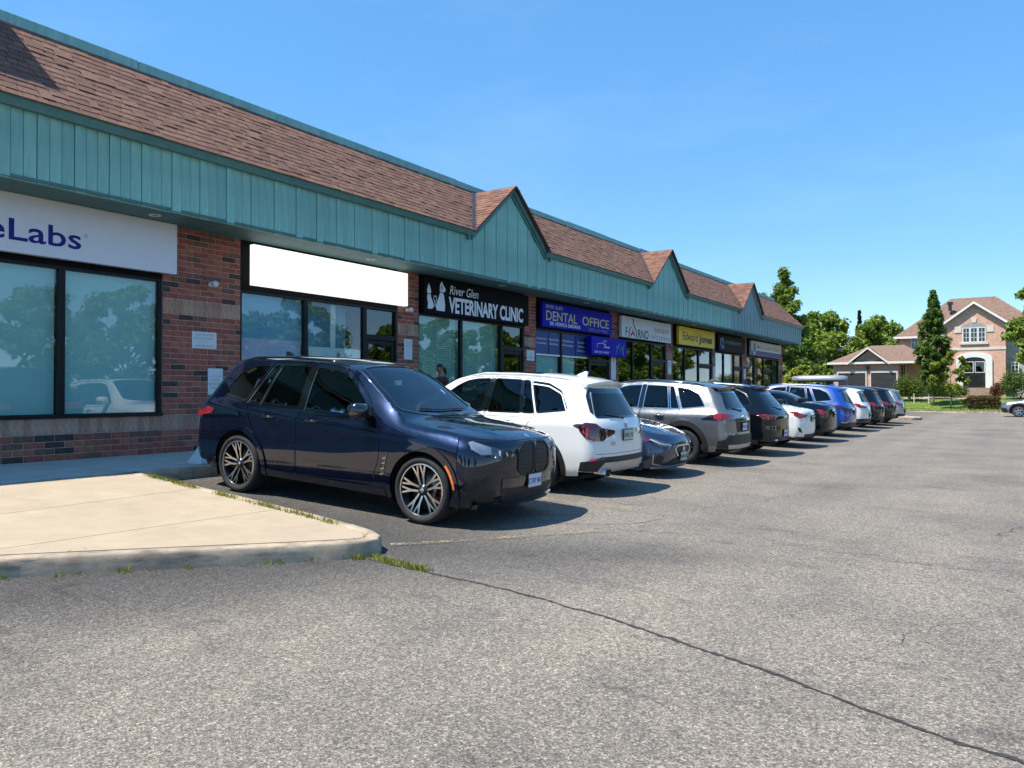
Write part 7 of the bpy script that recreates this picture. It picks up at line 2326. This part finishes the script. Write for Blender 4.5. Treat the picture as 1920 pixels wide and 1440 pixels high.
# ------------------------------------------------------------------ person and small things
M_SKIN = mat('skin_brown', (.25, .13, .08), .5, var=.1); M_HAIR = mat('hair_black', (.008, .006, .005), .4, var=.3); M_TOP = mat('dark_print_top', (.05, .028, .026), .85, var=.7, vscale=40)
M_TROUS = mat('dark_trousers', (.012, .012, .016), .85, var=.3)
def person(loc, rz, h=1.70):
    e = tag(empty('person', loc, (0, 0, rz)), 'person with dark tied back hair and dark top on the walkway, looking down', 'person')
    k = h / 1.70
    V = [(0, 0, .93), (0, 0, 1.12), (0, 0, 1.30), (.0, 0, 1.42), (.02, 0, 1.50), (.045, 0, 1.58), (.05, 0, 1.66)]
    rad = [(.155, .12), (.135, .10), (.15, .105), (.10, .07), (.052, .052), (.072, .085), (.06, .07)]
    E = [(0, 1), (1, 2), (2, 3), (3, 4), (4, 5), (5, 6)]
    def chain(start, pts):
        p = start
        for co, r in pts:
            V.append(co); rad.append(r); E.append((p, len(V) - 1)); p = len(V) - 1
        return p
    for s in (1, -1):
        chain(2, [((0, s * .17, 1.36), (.058, .058)), ((-.02, s * .215, 1.10), (.044, .044)), ((.13, s * .17, .98), (.036, .036)), ((.235, s * .10, 1.04), (.026, .03)), ((.275, s * .085, 1.06), (.038, .018))])
        a = chain(0, [((0, s * .095, .85), (.09, .09)), ((.02, s * .10, .48), (.058, .058)), ((-.02, s * .10, .10), (.04, .042)), ((.10, s * .11, .035), (.038, .032)), ((.17, s * .115, .03), (.03, .025))])
    me = bpy.data.meshes.new('body'); me.from_pydata([tuple(c * k for c in v) for v in V], E, [])
    o = ob('body', me, e)
    sk = o.modifiers.new('skin', 'SKIN'); sk.use_smooth_shade = True
    for i, r in enumerate(rad): me.skin_vertices[0].data[i].radius = (r[0] * k, r[1] * k)
    me.skin_vertices[0].data[0].use_root = True
    ss = o.modifiers.new('sub', 'SUBSURF'); ss.levels = 2; ss.render_levels = 2
    bpy.context.view_layer.update()
    m2 = bpy.data.meshes.new_from_object(o.evaluated_get(bpy.context.evaluated_depsgraph_get()))
    o.modifiers.clear(); o.data = m2; m2.name = 'body'
    for mt in (M_SKIN, M_TOP, M_TROUS, M_HAIR): m2.materials.append(mt) if mt.name not in [q.name for q in m2.materials if q] else None
    nm = {q.name: i for i, q in enumerate(m2.materials) if q}
    for p in m2.polygons:
        c = p.center / k
        hand = c.x > .17 and c.z > .9
        i = nm['skin_brown']
        if c.z < .93: i = nm['dark_trousers']
        elif c.z < 1.43 and not hand: i = nm['dark_print_top']
        p.material_index = i; p.use_smooth = True
    # fingers
    for s in (1, -1):
        m = MB()
        for f in range(4):
            yb = s * (.085 - .026 + .017 * f); ln = (.062, .074, .07, .055)[f]
            m.tube([(.285, yb, 1.065), (.285 + ln * .55, yb, 1.075), (.285 + ln * .85, yb, 1.058), (.285 + ln, yb, 1.04)], [.009, .0085, .008, .006], 6)
        m.tube([(.25, s * .05, 1.06), (.275, s * .02, 1.075), (.295, s * .012, 1.08)], [.011, .010, .007], 6)
        m.build('fingers', M_SKIN, e, smooth=True)
    m = MB()      # hair cap and tail
    n, q = 14, 9
    vs = []; fs = []
    for j in range(q):
        ph = R(-8 + 98 * j / (q - 1))
        for i in range(n):
            th = 2 * math.pi * i / n
            front = max(0, math.cos(th))
            rr = 1.0 - .0 * front
            zz = math.sin(max(ph, R(38) * front)); cc = math.cos(max(ph, R(38) * front))
            vs.append((.030 + .098 * cc * math.cos(th), .082 * cc * math.sin(th), 1.615 + .105 * zz))
    for j in range(q - 1):
        for i in range(n): fs.append((j * n + i, j * n + (i + 1) % n, (j + 1) * n + (i + 1) % n, (j + 1) * n + i))
    m.add(vs, fs)
    m.tube([(-.055, 0, 1.63), (-.10, .005, 1.60), (-.125, .01, 1.52), (-.12, .012, 1.44)], [.035, .042, .036, .012], 8)
    m.build('hair', M_HAIR, e, smooth=True)
    m = MB()      # face
    m.add([(.128, -.012, 1.585), (.128, .012, 1.585), (.158, 0, 1.578), (.122, 0, 1.63)], [(0, 1, 2), (1, 3, 2), (3, 0, 2)], 0)
    for s in (1, -1): m.obox((.128, s * .032, 1.618), (.004, 0, 0), (0, .014, 0), (0, 0, .005), 1); m.obox((.128, s * .033, 1.636), (.004, 0, 0), (0, .018, 0), (0, 0, .003), 1)
    m.obox((.124, 0, 1.552), (.004, 0, 0), (0, .022, 0), (0, 0, .006), 2)
    for s in (1, -1): m.obox((.04, s * .085, 1.60), (.016, 0, 0), (0, .006, 0), (0, 0, .03), 0)
    m.build('face', [M_SKIN, M_HAIR, mat('lips', (.20, .06, .05), .4, var=.1)], e)
    for c in e.children: c.scale = (c.scale[0], c.scale[1], c.scale[2])
    return e
person((-11.0, 13.62, .425), R(-100))
# white weighted marker base on the walkway behind the navy SUV
m = MB(); m.add([(-.17, -.17, 0), (.17, -.17, 0), (.17, .17, 0), (-.17, .17, 0), (-.16, -.16, .035), (.16, -.16, .035), (.16, .16, .035), (-.16, .16, .035), (-.05, -.05, .27), (.05, -.05, .27), (.05, .05, .27), (-.05, .05, .27)],
             [(3, 2, 1, 0), (0, 1, 5, 4), (1, 2, 6, 5), (2, 3, 7, 6), (3, 0, 4, 7), (4, 5, 9, 8), (5, 6, 10, 9), (6, 7, 11, 10), (7, 4, 8, 11), (8, 9, 10, 11)])
tag(m.build('plastic_marker', mat('white_plastic', (.62, .66, .68), .4, var=.06), None, (-10.33, 7.1, .421), bevel=.012), 'white tapered plastic marker standing on the walkway behind the navy SUV', 'marker')
# little garden rail
m = MB()
for x in (-7.85, -6.75): m.tube([(x, 74.0, zl(x, 74.0) - .1), (x, 74.0, zl(x, 74.0) + .85)], .03, 6)
m.tube([(-7.85, 74.0, zl(-7, 74) + .45), (-6.75, 74.0, zl(-7, 74) + .45)], .025, 6)
tag(m.build('garden_rail', M_TRIMW), 'small white rail on the lawn beside the columnar tree', 'rail')
